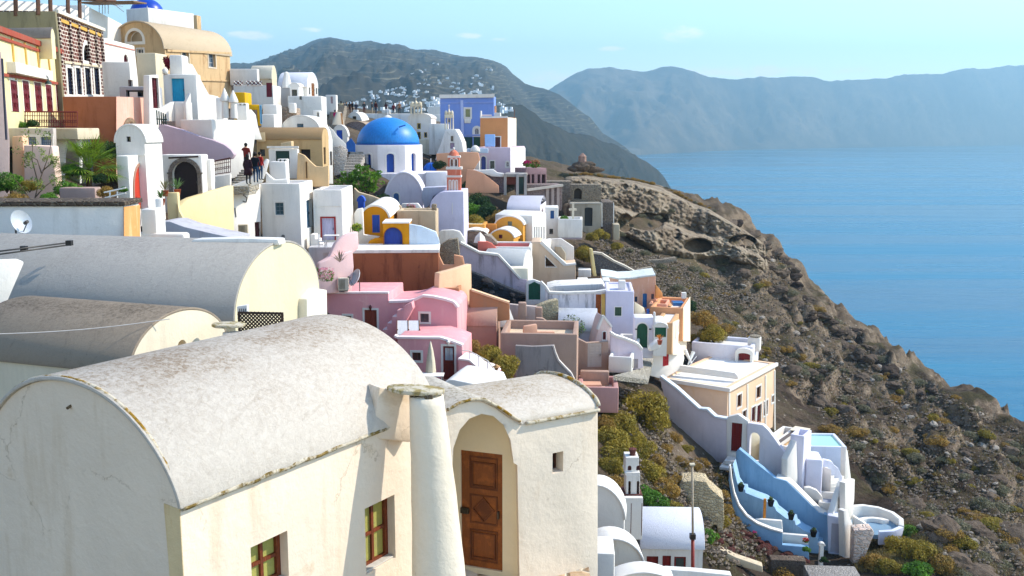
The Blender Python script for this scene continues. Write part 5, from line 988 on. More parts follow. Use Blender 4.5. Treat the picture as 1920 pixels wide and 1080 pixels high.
T, B = H('orange_house', 'mustard-orange house with a white wavy roof, the upper of two', 'house', 981, 422, 93, -13, 929, 470, ORG, ur=996, roof='gable', rise=.75, rmat=W(), prof=(2, 1.6), over=.08, rth=.14); opening(T, B.wall, B.front, 952, 415, 960, 424, mat=paint('6a6450'), pane=dk('6a7060'), bars=(2, 1)); opening(T, B.wall, B.side, 986, 427, 990, 437, mat=paint('6a1c1c'), bars=(1, 1)); opening(T, B.wall, B.side, 986, 443, 990, 456, mat=paint('4a1c14'), bars=(1, 1))
T, B = H('orange_house', 'mustard-orange house with a maroon shuttered window, the lower of two', 'house', 963, 446, 90.5, -13, 919, 480, ORG, ur=979, roof='gable', rise=.7, rmat=W(), prof=(2, 1.6), over=.08, rth=.14); opening(T, B.wall, B.front, 935, 440, 942, 447, mat=paint('6a1028'), pane=paint('6a1028'), bars=(1, 1)); opening(T, B.wall, B.side, 972, 447, 977, 460, mat=paint('4a2418'), bars=(1, 1))
T, B = H('orange_wall', 'low orange courtyard wall left of the mustard-orange houses', 'wall', 931, 420, 92.5, 0, 912, 450, plaster('d08840', .3), dep=.5, ph=0); T, B = H('orange_house', 'flat low orange block with a cream roof edge beside the bushes', 'house', 909, 421, 91, -3, 869, 450, plaster('d89848', .4), ur=914, ph=.1, pw=.3, rmat=plaster('e8d8b0'))
T, B = H('stone_house', 'low stone-walled shed with a cream roof below the flat orange block', 'shed', 912, 439, 89, -2, 868, 475, stone('9a7c68', '745a4c', 1.6), dep=3, roof='gable', rise=.35, rmat=W(.2), over=.1)
T, w, pl = S('fallen_roof', 'sloping grey stone roof beside the low stone-walled shed', 'roof', (930, 455, 88.2, 0), [(908, 440), (920, 443), (934, 458), (922, 462), (905, 458)], 2, stone('a09484', '7c7064', 1.6))
# pink terrace, white cylinder
T, B = H('pink_terrace', 'salmon-pink sunken terrace with white rims', 'terrace', 996, 463, 85, -3, 896, 485, W(.2), dep=4.2, pw=.25, ph=.7, rmat=plaster('d87868', .3)); slab(T, 'pink_wall', Pl(915, 465, 84.8, 4), [(896, 453), (914, 453), (922, 456), (930, 464), (935, 471), (910, 471), (896, 472)], .3, plaster('f07c68', .2), bevel=.04)
T.mesh('pink_liner', *box(B.front.q(-B.L + .3, -.62, -3.9), B.e * (B.L - .6), B.front.n * .06, ZZ * .5), plaster('e08a80', .2)); T.mesh('chimney', *lathe(P(900, 455, 86), [(.55, 0), (.4, .5), (.05, .9)], 4), W())
T, B = H('vaulted_house', 'half barrel house with a grey curved roof and white arched rim', 'house', 981, 508, 82.5, -13, 905, 560, W(.2), ur=999, roof='side', rise=1.5, rmat=weathered('c4c4c0', '8a8a84', amt=.4), over=0)
T, w, pl = S('ramp_wall', 'long mottled lilac-grey wall sweeping down to the green gabled door', 'wall', (940, 500, 80, 2), [(862, 455), (866, 458), (880, 464), (897, 474), (912, 474), (924, 475), (934, 479), (945, 488), (956, 499), (966, 511), (975, 523), (988, 524), (991, 570), (862, 570)], .6, plaster('b8a8b0', .9, 1.2, '5c5048'), bevel=.05)
strip(T, 'coping', pl, (934, 478), (975, 522), .16, W(.1), .08, .7); strip(T, 'coping', pl, (863, 455), (897, 473), .16, W(.1), .08, .7); strip(T, 'coping', pl, (897, 473.5), (934, 478), .16, W(.1), .08, .7)
B2 = Block(T, 990, 503, 80.2, 3, 958, 540, plaster('f0e4c8', .3), dep=1.4, ph=0, name='landing', bevel=.05)
T, w, pl = S('gabled_gate', 'dark green gabled gate in a white wall', 'gate', (1002, 545, 77.5, 3), [(986, 533), (992, 526), (1001, 524), (1014, 529), (1022, 535), (1032, 547), (1034, 566), (986, 575)], .4, W(.3)); opening(T, w, pl, 991, 533, 1013, 562, kind='door', mat=paint('0a5238'), depth=.12, panels=0)
T.mesh('pediment', *prism([pl.q(*pl.sz(991, 534), .02), pl.q(*pl.sz(1002, 528), .02), pl.q(*pl.sz(1013, 534), .02)], -pl.n * .05), paint('0a5238'))
# beige stair house
BG = plaster('ddbfa0', .3, 1, 'b08c70'); T, w, pl = S('stair_house', 'large beige house with a sloping stair wall and triangular opening', 'house', (1040, 500, 88, -3), [(996, 454), (1012, 453), (1020, 462), (1045, 488), (1060, 498), (1079, 496), (1080, 570), (996, 570)], 3.5, BG, bevel=.04)
strip(T, 'coping', pl, (1014, 454), (1060, 497), .28, W(.1), .06, .5); strip(T, 'coping', pl, (1060, 497), (1080, 495), .16, W(.1), .06, .5)
T.cut(w, *prism([pl.pt(*q) + pl.n * .3 for q in ((1023, 481), (1042, 500), (1023, 500))], -pl.n * 2.2)); T.mesh('opening_trim', *ringm(pl, [pl.sz(*q) for q in ((1021.5, 478), (1045, 501.5), (1021.5, 501.5))], [pl.sz(*q) for q in ((1023, 481), (1042, 500), (1023, 500))], 0, .04), W(0))
slab(T, 'side_face', Pl(1076, 530, 87.8, 70), [(1079, 497), (1082, 497), (1082, 560), (1079, 560)], .3, W(.1)) if False else None
T, w, pl = S('stair_house', 'white angular stair enclosure behind the sloping beige wall', 'stairs', (1045, 470, 91.5, -3), [(1020, 462), (1033, 448), (1052, 447), (1076, 463), (1076, 500), (1022, 500)], .4, plaster('e4dcd0', .3)); slab(T, 'inner_wall', Pl(1050, 480, 91.2, -20), [(1040, 462), (1052, 463), (1060, 475), (1060, 500), (1040, 500)], .2, plaster('a8a08c', .3)); slab(T, 'lit_wall', Pl(1028, 460, 91, 45), [(1012, 453), (1034, 447), (1034, 470), (1020, 462)], .3, W(.1))
# brown wall, mustard house
RB = plaster('9c5c3c', .75, 1.3, '5e3222'); T, B = H('brown_house', 'large brown-red plastered house wall with a white roof', 'house', 822, 474, 66, 3, 660, 600, RB, dep=3.6, pw=.3, ph=.12, rmat=plaster('dcd4cc', .3), bevel=.04)
T.mesh('coping', *box(B.front.q(-B.L, .003, .06), B.e * (B.L + .05), -B.front.n * (B.W + .1), ZZ * .22), W(.3), bevel=.03)
MU = plaster('cf8a10', .25, 1, '9a6208'); T, B = H('mustard_house', 'mustard house with a white arched roof and bright blue shutters', 'house', 728, 408, 72, 1, 678, 470, MU, ur=748, roof='gable', rise=.8, rmat=W(.05), prof=(2.2, 1.7), over=.1, rth=.16)
opening(T, B.wall, B.front, 698, 403, 712, 436, mat=paint('1c50b0'), pane=paint('1a4cac'), depth=.08, bars=(2, 1))
B2 = Block(T, 767, 419, 68.6, 2, 718, 500, MU, dep=2.5, ph=0, name='porch', bevel=.05); T.mesh('porch_roof', *box(B2.front.q(-B2.L - .05, .003, .06), B2.e * (B2.L + .1), -B2.front.n * 2.6, ZZ * .1), W(.05), bevel=.03)
opening(T, B2.wall, B2.front, 720, 427, 754, 475, kind='door', arch=1., mat=paint('1c3c9c'), depth=.35, panels=0, sur=paint('6a1820'), sw=.03)
slab(T, 'white_curve', Pl(690, 440, 70.5, 2), [(664, 400), (669, 392), (680, 390), (682, 440), (712, 444), (700, 452), (690, 463), (664, 463)], .4, W(.1)); slab(T, 'mustard_skirt', Pl(700, 450, 69.5, 2), [(686, 466), (692, 452), (702, 447), (720, 446), (720, 470), (686, 470)], .3, MU); B3 = Block(T, 682, 378, 75, 0, 671, 395, paint('1c50b8'), dep=.6, roof='gable', rise=.35, name='blue_kiosk')
T, w, pl = S('shade_tint_wall', 'white wall tinted pale blue for shade, sloping from the mustard porch', 'wall', (790, 440, 68.8, 4), [(767, 420), (790, 424), (818, 435), (824, 452), (824, 480), (767, 480)], .4, plaster('d4e0ec', .15))  # shade on a white wall put into its pale blue plaster
STN = plaster('c8b090', .6, 1.3, '8a7458'); T, B = H('stone_beige_house', 'beige block with a planter and stone pier above the blue-shaded wall', 'house', 817, 395, 76, 0, 744, 470, STN, ur=822, ph=.15); B2 = Block(T, 818, 383, 76.2, 0, 809, 396, stone('b09c80', '8a765c', 2), dep=.6, ph=0, name='pier')
T, w, pl = S('sloping_wall', 'tan sloping wall under the green creeper and dome church', 'wall', (710, 390, 79, 2), [(664, 352), (672, 360), (700, 368), (725, 378), (752, 386), (757, 420), (664, 425)], .5, STN)
T, w, pl = S('planter_box', 'white balcony wall with a strip of pink flowers', 'wall', (770, 385, 83, 0), [(753, 382), (783, 381), (792, 392), (792, 402), (753, 400)], .5, W(.2))
T, w, pl = S('white_wall', 'white plaster wall below the lavender church end', 'wall', (840, 445, 80, 0), [(822, 436), (828, 432), (850, 431), (862, 434), (872, 450), (872, 480), (822, 480)], .5, W(.3))
T, w, pl = S('cactus_wall', 'rubble stone wall with dry prickly plants beside the brown wall', 'wall', (840, 470, 71, 0), [(822, 462), (840, 450), (858, 447), (862, 480), (850, 500), (822, 500)], .8, stone('9c8e78', '6c6050', 2.4, 'b8aa90'))
# peach house right of brown wall
PH = plaster('dca078', .25, 1, 'b87854'); PHL = plaster('ecc49c', .15, 1, 'd0a078')
T, w, pl = S('peach_house', 'peach house wall with an oval window beside the brown wall', 'house', (860, 540, 64, 48), [(823, 530), (824, 512), (858, 503), (884, 495), (885, 560), (880, 600), (823, 600)], .45, PHL); opening(T, w, pl, 866, 546, 871, 559, arch=1, mat=PH, pane=dk('50403c'), bars=(1, 1)); opening(T, w, pl, 866, 565, 871, 580, arch=1, mat=PH, pane=dk('50403c'), bars=(1, 1))
T, B = H('peach_house', 'shaded brown-peach block in front of the oval window', 'house', 861, 540, 62.8, -3, 822, 600, plaster('b8805c', .3), ur=866, ph=.15)
T, w, pl = S('courtyard_wall', 'brown-peach courtyard wall with a notch left of the rubble slope', 'wall', (840, 500, 66.6, 3), [(821, 464), (824, 480), (832, 497), (852, 497), (851, 478), (868, 481), (872, 500), (872, 520), (821, 525)], .4, PH)
T, w, pl = S('ramp_wall', 'brown ramp wall running below the dark rubble slope', 'wall', (920, 560, 63.5, 0), [(880, 543), (890, 547), (920, 558), (955, 569), (956, 600), (880, 610)], .4, plaster('b07c58', .3)); strip(T, 'coping', pl, (884, 544), (955, 568), .12, PHL, .06, .5)
# ================================================================ pink house, brown houses and the lower right villas
PKH = plaster('e8a2a4', .4, 1, 'f6d0c0'); PKW = plaster('fbe4e0', .1)
T, w, pl = S('pink_house', 'rose pink two-storey house with an outside stair and white-framed windows', 'house', (760, 640, 60, -6),
   [(599, 549), (728, 549), (729, 567), (764, 565), (778, 562), (793, 555), (812, 557), (835, 562), (850, 567), (857, 576), (859, 650), (866, 770), (599, 770)], 4.2, PKH, bevel=.05)
def cop(T, pl, pts, w_=.14, th=.45, mat=None, out=.05):
    for a, b in zip(pts, pts[1:]): strip(T, 'coping', pl, a, b, w_, mat or W(.1), out, th)
cop(T, pl, [(599, 549), (728, 549)], .1, .3, PKW); cop(T, pl, [(729, 566), (764, 565), (778, 562), (793, 555), (812, 557), (835, 562), (850, 567), (858, 577)], .14, .4, PKW)
opening(T, w, pl, 684, 581, 707, 642, kind='door', mat=paint('8a3a24'), sur=W(0), sw=.12, depth=.15, panels=2); opening(T, w, pl, 645, 592, 659, 607, mat=W(0), pane=dk('2c3434'), sur=W(0), sw=.12, bars=(1, 1)); opening(T, w, pl, 788, 588, 804, 604, mat=paint('6a5a54'), pane=dk('3c4448'), sur=W(0), sw=.13, bars=(2, 1)); T.mesh('wall_lamp', *lathe(pl.q(*pl.sz(695, 575), .1), [(.02, -.25), (.1, 0), (.02, .12)], 8), metal('6a2a20'))
slab(T, 'outside_stair', pl, [(712, 700), (712, 628), (718, 626), (723, 625), (723, 613), (732, 612), (732, 601), (741, 600), (741, 589), (750, 588), (750, 577), (762, 576), (762, 570), (777, 562), (780, 574), (748, 632), (740, 700)], .9, PKH, out=.88, bevel=.03)
for i, (a, b) in enumerate(((720, 624), (729, 612), (738, 600), (747, 588), (757, 577))): T.mesh('tread', *box(pl.q(*pl.sz(a - 5, b + 1), .88), pl.e * .3, -pl.n * .85, ZZ * .03), PKW)
B2 = Block(T, 866, 646, 56.5, -6, 746, 790, PKH, dep=2.8, ph=0, name='lower_storey', bevel=.05) if False else None
pl2 = Pl(800, 680, 56, -6); w2 = slab(T, 'lower_storey', pl2, [(745, 633), (800, 634), (825, 634), (846, 640), (867, 648), (870, 780), (745, 780)], 3.6, PKH, bevel=.05); cop(T, pl2, [(739, 630), (745, 633), (800, 634), (825, 634), (846, 640), (867, 648)], .12, .4, PKW)
opening(T, w2, pl2, 773, 661, 789, 676, mat=paint('6a3020'), pane=dk('4a3430'), sur=W(0), sw=.13, bars=(2, 1)); opening(T, w2, pl2, 831, 649, 852, 712, kind='door', mat=paint('7c2c20'), sur=W(0), sw=.12, depth=.15, panels=2); r = rect_on(pl2, 834, 653, 849, 676); T.mesh('door_pane', *box(pl2.q(r[0], r[2], -.085), pl2.e * (r[1] - r[0]), pl2.n * .01, ZZ * (r[3] - r[2])), dk('8a949c')); T.mesh('wall_lamp', *lathe(pl2.q(*pl2.sz(841, 640), .12), [(.02, -.2), (.12, 0), (.02, .12)], 8), W(0))
def deck(lab, u, v, D):
    T = TH('deck_chair', lab, 'deck chair', (u, v, D), group='deck chairs on the pink terrace'); c = P(u, v, D); x = RT * .32
    T.mesh('canvas', *prism([c - x + Vector((0, -.5, .2)), c + x + Vector((0, -.5, .2)), c + x + Vector((-.1, .35, .85)), c - x + Vector((-.1, .35, .85))], Vector((0, .03, .03))), flat('f0ece8')); 
    for s_ in (-1, 1): T.mesh('frame', *join(tube([c + x * s_ + Vector((0, -.6, .12)), c + x * s_ + Vector((-.1, .4, .9))], .025, 5), tube([c + x * s_ + Vector((0, .4, 0)), c + x * s_ + Vector((0, -.3, .5))], .025, 5)), wood('8a5a34', '5a3820'))
deck('white canvas deck chair on the pink terrace, the one by the stair', 757, 631, 58.2); deck('white canvas deck chair on the pink terrace, the one under the small window', 778, 631, 58.2)
T = TH('parasol', 'closed cream parasol on the terrace before the pink wall', 'parasol', (808, 715, 54)); c = P(808, 712, 54); T.mesh('pole', *tube([c, c + ZZ * 2.15], .025, 6), metal('d0ccc4'))
V, Fc = lathe(c + ZZ * .35, [(.22, 0), (.25, .08), (.2, .7), (.12, 1.3), (.03, 1.75)], 16); V = [v + (v - Vector((c.x, c.y, v.z))) * (.22 if (i % 2) else -.12) for i, v in enumerate(V)]; T.mesh('canopy', V, Fc, flat('e8dcc0'), smooth=True)
def table(lab, u, v, D, w_=1.5, d_=.8, grp='white garden tables', rot=0):
    T = TH('table', lab, 'table', (u, v, D), group=grp); c = P(u, v, D); T.mesh('table_top', *box(c + Vector((-w_ / 2, -d_ / 2, .7)), Vector((w_, 0, 0)), Vector((0, d_, 0)), ZZ * .04), W(0), bevel=.01)
    for sx in (-1, 1):
        for sy in (-1, 1): T.mesh('leg', *tube([c + Vector((sx * w_ * .44, sy * d_ * .42, 0)), c + Vector((sx * w_ * .44, sy * d_ * .42, .7))], .02, 5), metal('c8c8c8'))
def chair(lab, u, v, D, c_='e8e8e6', flip=1):
    T = TH('garden_chair', lab, 'chair', (u, v, D), group='garden chairs'); c = P(u, v, D); m = metal(c_)
    T.mesh('seat', *box(c + Vector((-.22, -.22, .42)), Vector((.44, 0, 0)), Vector((0, .44, 0)), ZZ * .03), m); T.mesh('backrest', *box(c + Vector((-.22 * flip - .015, -.2, .5)), Vector((.03, 0, 0)), Vector((0, .4, 0)), ZZ * .38), m)
    for sx in (-1, 1):
        for sy in (-1, 1): T.mesh('leg', *tube([c + Vector((sx * .25, sy * .2, 0)), c + Vector((sx * .2, sy * .2, .44))], .018, 5), m)
table('white slatted table under the closed cream parasol', 803, 727, 53.5, 1.7); chair('dark folding chair beside the lower brown door', 838, 728, 54, '4a3430'); table('little white table on the terrace of the red-framed door', 622, 463, 61.8, .9, .6); chair('white wire chair left of the little terrace table', 605, 466, 61.6, flip=1); chair('white wire chair right of the little terrace table', 640, 466, 61.6, flip=-1)
# curved pink rim
for lab, pl_, pts in (('sunlit pink curved parapet sweeping up beside the terrace table', (640, 470, 60, 40), [(672, 434), (660, 436), (651, 439), (640, 446), (630, 456), (624, 468), (619, 480), (608, 488), (598, 493), (596, 520), (630, 498), (655, 480), (674, 466)]), ('pink flower-hung parapet falling from the brown wall to the pink roof', (620, 520, 59.5, 30), [(598, 493), (615, 487), (632, 478), (662, 470), (664, 500), (660, 548), (600, 552), (594, 552)])):
    S('pink_parapet', lab, 'parapet', pl_, pts, .35, plaster('f4ccc6', .2, 1, 'd89a98'), bevel=.1)
T, w, pl = S('pink_ramp', 'pink sloping stair wall with a white top right of the lower door', 'wall', (890, 700, 54.5, -14), [(859, 673), (880, 676), (896, 690), (912, 694), (926, 704), (928, 760), (859, 760)], 1.6, PKH, bevel=.05); cop(T, pl, [(859, 673), (880, 676), (896, 690), (912, 694), (926, 704)], .1, 1.5, PKW)
T = TH('hand_rail', 'thin white handrail bending down the pink sloping wall', 'railing', (895, 690, 54.4)); T.mesh('rail', *tube([P(867, 657, 54), P(880, 658, 54), P(915, 677, 54), P(928, 695, 54)], .03, 6), W(0)); T.mesh('post', *join(*[tube([P(u, a, 54), P(u, b, 54)], .025, 5) for u, a, b in ((881, 658, 674), (897, 667, 690), (914, 677, 694))]), W(0))
T, w, pl = S('white_roof_corner', 'bright white flat roof corner behind the annex ridge', 'roof', (880, 730, 40, -14), [(826, 722), (842, 712), (850, 712), (914, 725), (930, 760), (820, 760)], 2.6, W(.05), bevel=.05)
# brown cluster
BR = plaster('b0917e', .35, 1, '8a6c58'); BRL = plaster('d8a88c', .25)
T, B = H('brown_vault', 'brown-pink barrel vaulted house beside the pink house', 'house', 931, 612, 63, -4, 858, 680, plaster('b08c78', .4), dep=3.4, roof='side', rise=1.2, rmat=plaster('bc9480', .5, 1, '8a6050'), over=0, prof=(2.2, 2.))
T, w, pl = S('white_flap', 'white sunlit triangular stair side behind the brown vault', 'stairs', (950, 600, 66, 30), [(934, 583), (956, 578), (967, 608), (962, 614), (936, 614)], .5, W(.2))
T, w, pl = S('pale_wall', 'pale pinkish wall between two brown pillars', 'wall', (985, 590, 69, 0), [(955, 570), (972, 572), (1008, 575), (1010, 620), (955, 616)], .4, plaster('ccb8ac', .4))
for lab, a, b, v0 in (('squat brown gate pillar nearer the brown vault', 972, 987, 568), ('squat brown gate pillar nearer the stone gable', 1004, 1017, 577)): T, B = H('gate_pillar', lab, 'pillar', b, v0, 67.6, 0, a, 620, BR, dep=.6, ph=0, group='brown gate pillars')
T, w, pl = S('stone_gable', 'cream rubble stone gable wall beside the long white wall', 'wall', (1030, 590, 71, 8), [(1006, 576), (1018, 570), (1032, 565), (1047, 562), (1048, 614), (1030, 608), (1018, 596)], .8, stone('c4b490', '9a8a6c', 1.8, 'd8ccac'))
T, w, pl = S('brown_wall', 'brown stepped terrace wall below the stone gable', 'wall', (1020, 605, 66.5, 0), [(1005, 596), (1018, 597), (1030, 606), (1042, 612), (1042, 625), (985, 622), (985, 610), (1005, 608)], .4, BR)
T, B = H('brown_house', 'large brown-beige flat-roofed house with a sunken roof terrace', 'house', 1082, 627, 60, -5, 938, 790, BR, dep=4.4, pw=.28, ph=.55, rmat=plaster('e0c8a8', .3), bevel=.05)
cop(T, B.front, [(939, 641), (1082, 626)], .08, .28, BRL, .03) if False else None
slab(T, 'inner_wall', Pl(1000, 620, 62.4, 15), [(983, 612), (1007, 608), (1008, 622), (1040, 622), (1042, 634), (990, 634), (982, 624)], .3, BRL, bevel=.04)
T, w, pl = S('concrete_wall', 'grey weathered concrete wall curving down the front of the brown-beige house', 'wall', (1020, 690, 59, -5), [(966, 648), (1000, 650), (1037, 648), (1041, 662), (1047, 676), (1060, 690), (1070, 700), (1077, 714), (1079, 790), (966, 790)], .35, plaster('968c86', 1., 1.4, '4c4440'), bevel=.04); cop(T, pl, [(1037, 648), (1041, 662), (1047, 676), (1060, 690), (1070, 700), (1077, 714)], .1, .35, plaster('c8beb4', .4))
T, w, pl = S('gate_wall', 'brown gateway with a pale slatted gate', 'gate', (1110, 660, 66, 0), [(1082, 634), (1100, 643), (1130, 641), (1141, 640), (1141, 712), (1082, 712)], .4, BR); opening(T, w, pl, 1102, 643, 1128, 688, kind='door', mat=plaster('d0c4b8', .3), depth=.1, panels=4)
T, B = H('pinkish_terrace', 'small pinkish-brown walled terrace stepping above the big round bush', 'terrace', 1160, 727, 61, -4, 1084, 775, plaster('c09088', .3), dep=3, pw=.3, ph=.5, rmat=plaster('ecd4bc', .2)); B2 = Block(T, 1142, 697, 63.2, -4, 1088, 740, BR, dep=.5, ph=0, name='rear_wall'); T.mesh('step', *box(P(1092, 733, 62.4), RT * 1.2, Vector((0, 1, 0)), ZZ * .4), BRL, bevel=.03)
T, B = H('white_vault', 'whitewashed barrel vault overgrown with creeper below the long white wall', 'house', 1120, 622, 70, -4, 1046, 670, plaster('d0ccd0', .5), dep=3.4, roof='side', rise=1.25, rmat=weathered('d0d0d4', '7a7c74', amt=.7), over=0)
T, w, pl = S('pink_gable', 'narrow pale pink pointed house end with a small red door', 'house', (1133, 620, 68.4, 12), [(1116, 640), (1121, 620), (1127, 600), (1131, 592), (1140, 602), (1147, 613), (1148, 650), (1146, 690), (1118, 690)], 1.5, plaster('f0cfc0', .3)); opening(T, w, pl, 1130, 622, 1136, 637, arch=.5, mat=paint('7a2418'), pane=paint('6a1810'), bars=(1, 1), sur=W(0), sw=.06); cop(T, pl, [(1121, 618), (1131, 592), (1147, 613)], .14, .3)
T, w, pl = S('long_white_wall', 'long mottled white wall with black lichen stains', 'wall', (1080, 570, 74, -3), [(1022, 536), (1030, 549), (1060, 550), (1117, 548), (1137, 545), (1137, 610), (1047, 600), (1046, 585), (1030, 590), (1022, 570)], .6, plaster('e4dcdc', 1., 1.6, '4c4844'), bevel=.05); cop(T, pl, [(1014, 529), (1022, 537), (1030, 549), (1060, 550), (1117, 548), (1137, 545)], .16, .5)
slab(T, 'roof_behind', Pl(1070, 545, 78, -3), [(1024, 540), (1040, 536), (1130, 532), (1138, 546), (1040, 552)], 3, W(.5)); opening(T, w, pl, 1117, 552, 1127, 592, kind='door', mat=wood('b05a1c', '7a3a10'), depth=.15, panels=2); strip(T, 'post', pl, (1131, 551), (1131, 592), .28, plaster('e8c068', .6, 2, 'a85a18'), .1, .15)
T, B = H('white_house', 'blank lavender-white house with a single green shuttered window', 'house', 1189, 546, 73, -4, 1136, 700, plaster('d8d2de', .25, 1, 'a8a0a8'), dep=4.5, ph=.15, pw=.25); opening(T, B.wall, B.front, 1153, 576, 1165, 592, mat=paint('2c5038'), pane=paint('3c5c40'), bars=(2, 1), sur=W(0), sw=.06, depth=.1); B2 = Block(T, 1173, 527, 74.5, -4, 1160, 549, W(.1), dep=.7, ph=0, name='chimney', bevel=.05)
T, B = H('white_hut', 'tiny white hut with a bright blue arched door on the roof level', 'hut', 1144, 526, 82, -3, 1130, 545, W(.1), dep=2, ph=0); opening(T, B.wall, B.front, 1132, 529, 1138, 542, kind='door', arch=1, mat=paint('1848b0'), depth=.1, panels=0)
PEA = plaster('e4ac8c', .8, 1.4, 'f6dcc8'); T, w, pl = S('peach_villa', 'patchy peach villa with a bright blue door on the slope', 'house', (1190, 560, 84, -4), [(1128, 518), (1146, 520), (1160, 523), (1185, 522), (1210, 518), (1229, 516), (1232, 620), (1128, 620)], 4.5, PEA, bevel=.06)
opening(T, w, pl, 1205, 550, 1213, 577, kind='door', mat=paint('2c78b8'), depth=.15, arch=.4); opening(T, w, pl, 1190, 556, 1195, 566, mat=paint('28405c'), pane=dk('283c54'), bars=(1, 1)); opening(T, w, pl, 1221, 551, 1226, 561, mat=paint('28405c'), pane=dk('3c4c60'), bars=(1, 1)); slab(T, 'wedge_wall', Pl(1236, 550, 83, 10), [(1230, 534), (1236, 541), (1242, 549), (1243, 558), (1230, 560)], .3, plaster('eca05c', .3)); cop(T, pl, [(1128, 518), (1146, 520), (1160, 523), (1185, 522), (1210, 518), (1229, 516)], .14, 4, plaster('e0e4dc', .5))
T, w, pl = S('cream_wall', 'cream patio wall with white arches left of the blue gate', 'wall', (1200, 585, 79, 20), [(1190, 566), (1200, 572), (1208, 577), (1212, 592), (1190, 596)], .3, plaster('f0e0c0', .2)); opening(T, None, pl, 1212, 579, 1217, 590, kind='door', mat=paint('1c58a8'), depth=0, panels=1)
T, B = H('roof_terrace', 'orange-walled roof terrace with a white floor and blue bench', 'terrace', 1281, 578, 80, -16, 1219, 640, plaster('e0a070', .2), ur=1294, pw=.3, ph=.8, rmat=W()); slab(T, 'painted_sun_face', B.side, [(1281, 577), (1294, 556), (1294, 640), (1281, 640)], .02, plaster('f4e4c8', .2), out=.012, bevel=0); B2 = Block(T, 1251, 570, 82.2, -14, 1216, 585, plaster('e4a888', .3), ur=1256, ph=.7, pw=.25, name='curved_parapet', rmat=paint('3c7ab0'), bevel=.15); T.mesh('bench', *box(P(1262, 574, 82.5), RT * .9, Vector((0, 1, 0)), ZZ * .3), paint('3c78b0'), bevel=.03); T.mesh('chimney', *box(P(1278, 560, 83), RT * .4, Vector((0, .4, 0)), ZZ * .5), W(.3), bevel=.04)  # pale skin on the terrace side paints the sun falling there
T, B = H('beige_house', 'cream corner house with one deep blue window and a white roof', 'house', 1261, 606, 76, -16, 1227, 665, plaster('d8a878', .3), ur=1286, ph=.12, pw=.3, rmat=W()); slab(T, 'painted_sun_face', B.side, [(1261, 604), (1287, 592), (1287, 665), (1261, 665)], .02, plaster('f0dcc0', .2), out=.012, bevel=0); opening(T, B.wall, B.side, 1267, 607, 1272, 627, mat=paint('1c4070'), pane=dk('1c3860'), sur=W(0), sw=.12, bars=(1, 1), proud=.05)  # right face skinned in lighter plaster to paint it sunlit
T, B = H('gate_house', 'white gatehouse with a tall emerald green arched door', 'gatehouse', 1226, 596, 70, -4, 1189, 672, plaster('e8e2ea', .15), dep=1.5, ph=0); opening(T, B.wall, B.front, 1194, 606, 1214, 652, kind='door', arch=1, mat=paint('0a5034'), sur=W(0), sw=.1, depth=.15, panels=0, proud=.05); slab(T, 'pinnacle', B.front, [(1225, 585), (1229, 585), (1230, 640), (1225, 640)], .3, W(), out=.1)
for a in (1191, 1217): T.mesh('wall_lamp', *box(B.front.pt(a, 618), B.e * .15, B.front.n * .1, ZZ * .08), flat('5a5450'))
T, B = H('white_shed', 'low white rounded shed with a wide green shutter', 'shed', 1251, 616, 69.5, -5, 1226, 668, W(.1), dep=2.5, roof='gable', rise=.35, rmat=W(.1), over=.05); opening(T, B.wall, B.front, 1228, 614, 1249, 632, mat=paint('0c5a3c'), pane=paint('0a5638'), bars=(1, 1), depth=.1)
T, w, pl = S('lilac_ramp', 'pale lilac stair wall with a white curved top below the green door', 'wall', (1170, 650, 66, -3), [(1144, 622), (1153, 630), (1172, 636), (1190, 643), (1198, 648), (1204, 655), (1206, 690), (1190, 694), (1144, 690)], .4, plaster('e4d4da', .2)); cop(T, pl, [(1144, 624), (1153, 630), (1172, 636), (1190, 643), (1198, 648), (1204, 656)], .16, .5)
T, B = H('low_parapet', 'low white box parapet with a little gate at the path corner', 'parapet', 1185, 670, 64.5, -12, 1141, 700, W(.1), ur=1203, ph=.5, pw=.2); T.mesh('gate', *join(*[box(P(1186 + k * 2.2, 690, 64), RT * .04, Vector((0, .03, 0)), ZZ * .6) for k in range(5)]), flat('6a6058'))
T, w, pl = S('white_boulder_wall', 'white plastered lumpy wall by the path under the green shutter', 'wall', (1235, 640, 67.5, 10), [(1219, 652), (1224, 646), (1232, 640), (1240, 638), (1241, 648), (1236, 656), (1219, 660)], .6, W(.2), bevel=.12)
T = TH('footpath', 'stone paved footpath between the green door and the red gate', 'path', (1190, 700, 68), kind='structure'); T.mesh('paving', *prism([P(1150, 704, 62), P(1215, 712, 64), P(1225, 672, 74), P(1200, 668, 74), P(1204, 690, 67)], -ZZ * .3), stone('a8a090', '807868', 1.4, 'c0b8a8'))
# ---------------------------------------------------------------- peach villa with white roof
PV = plaster('eec8a4', .25, 1, 'e0a868'); T, B = H('peach_villa', 'large peach villa with white roof terrace and maroon doors above the blue stair', 'house', 1365, 727, 77, -35, 1240, 860, PV, ur=1454, pw=.35, ph=.1, rmat=plaster('eceae6', .3), bevel=.04)
T.mesh('cornice', *join(box(B.front.q(-B.L - .1, -.28, .0), B.e * (B.L + .35), B.front.n * .22, ZZ * .3), box(B.side.q(.003, -.28, 0), B.side.e * (B.W + .1), B.side.n * .22, ZZ * .3)), W(.05), bevel=.03)
for a in (1367, 1401, 1435, 1452): strip(T, 'pilaster', B.side, (a, 738 - (a - 1365) * .5), (a, 820), .22, W(.05), .06, .06)
for r_ in ((1382, 740, 1390, 763), (1418, 725, 1426, 746), (1447, 742, 1451, 754)): opening(T, B.wall, B.side, *r_, mat=paint('5a3020'), pane=dk('3a2418'), sur=W(.05), sw=.15, bars=(1, 1))
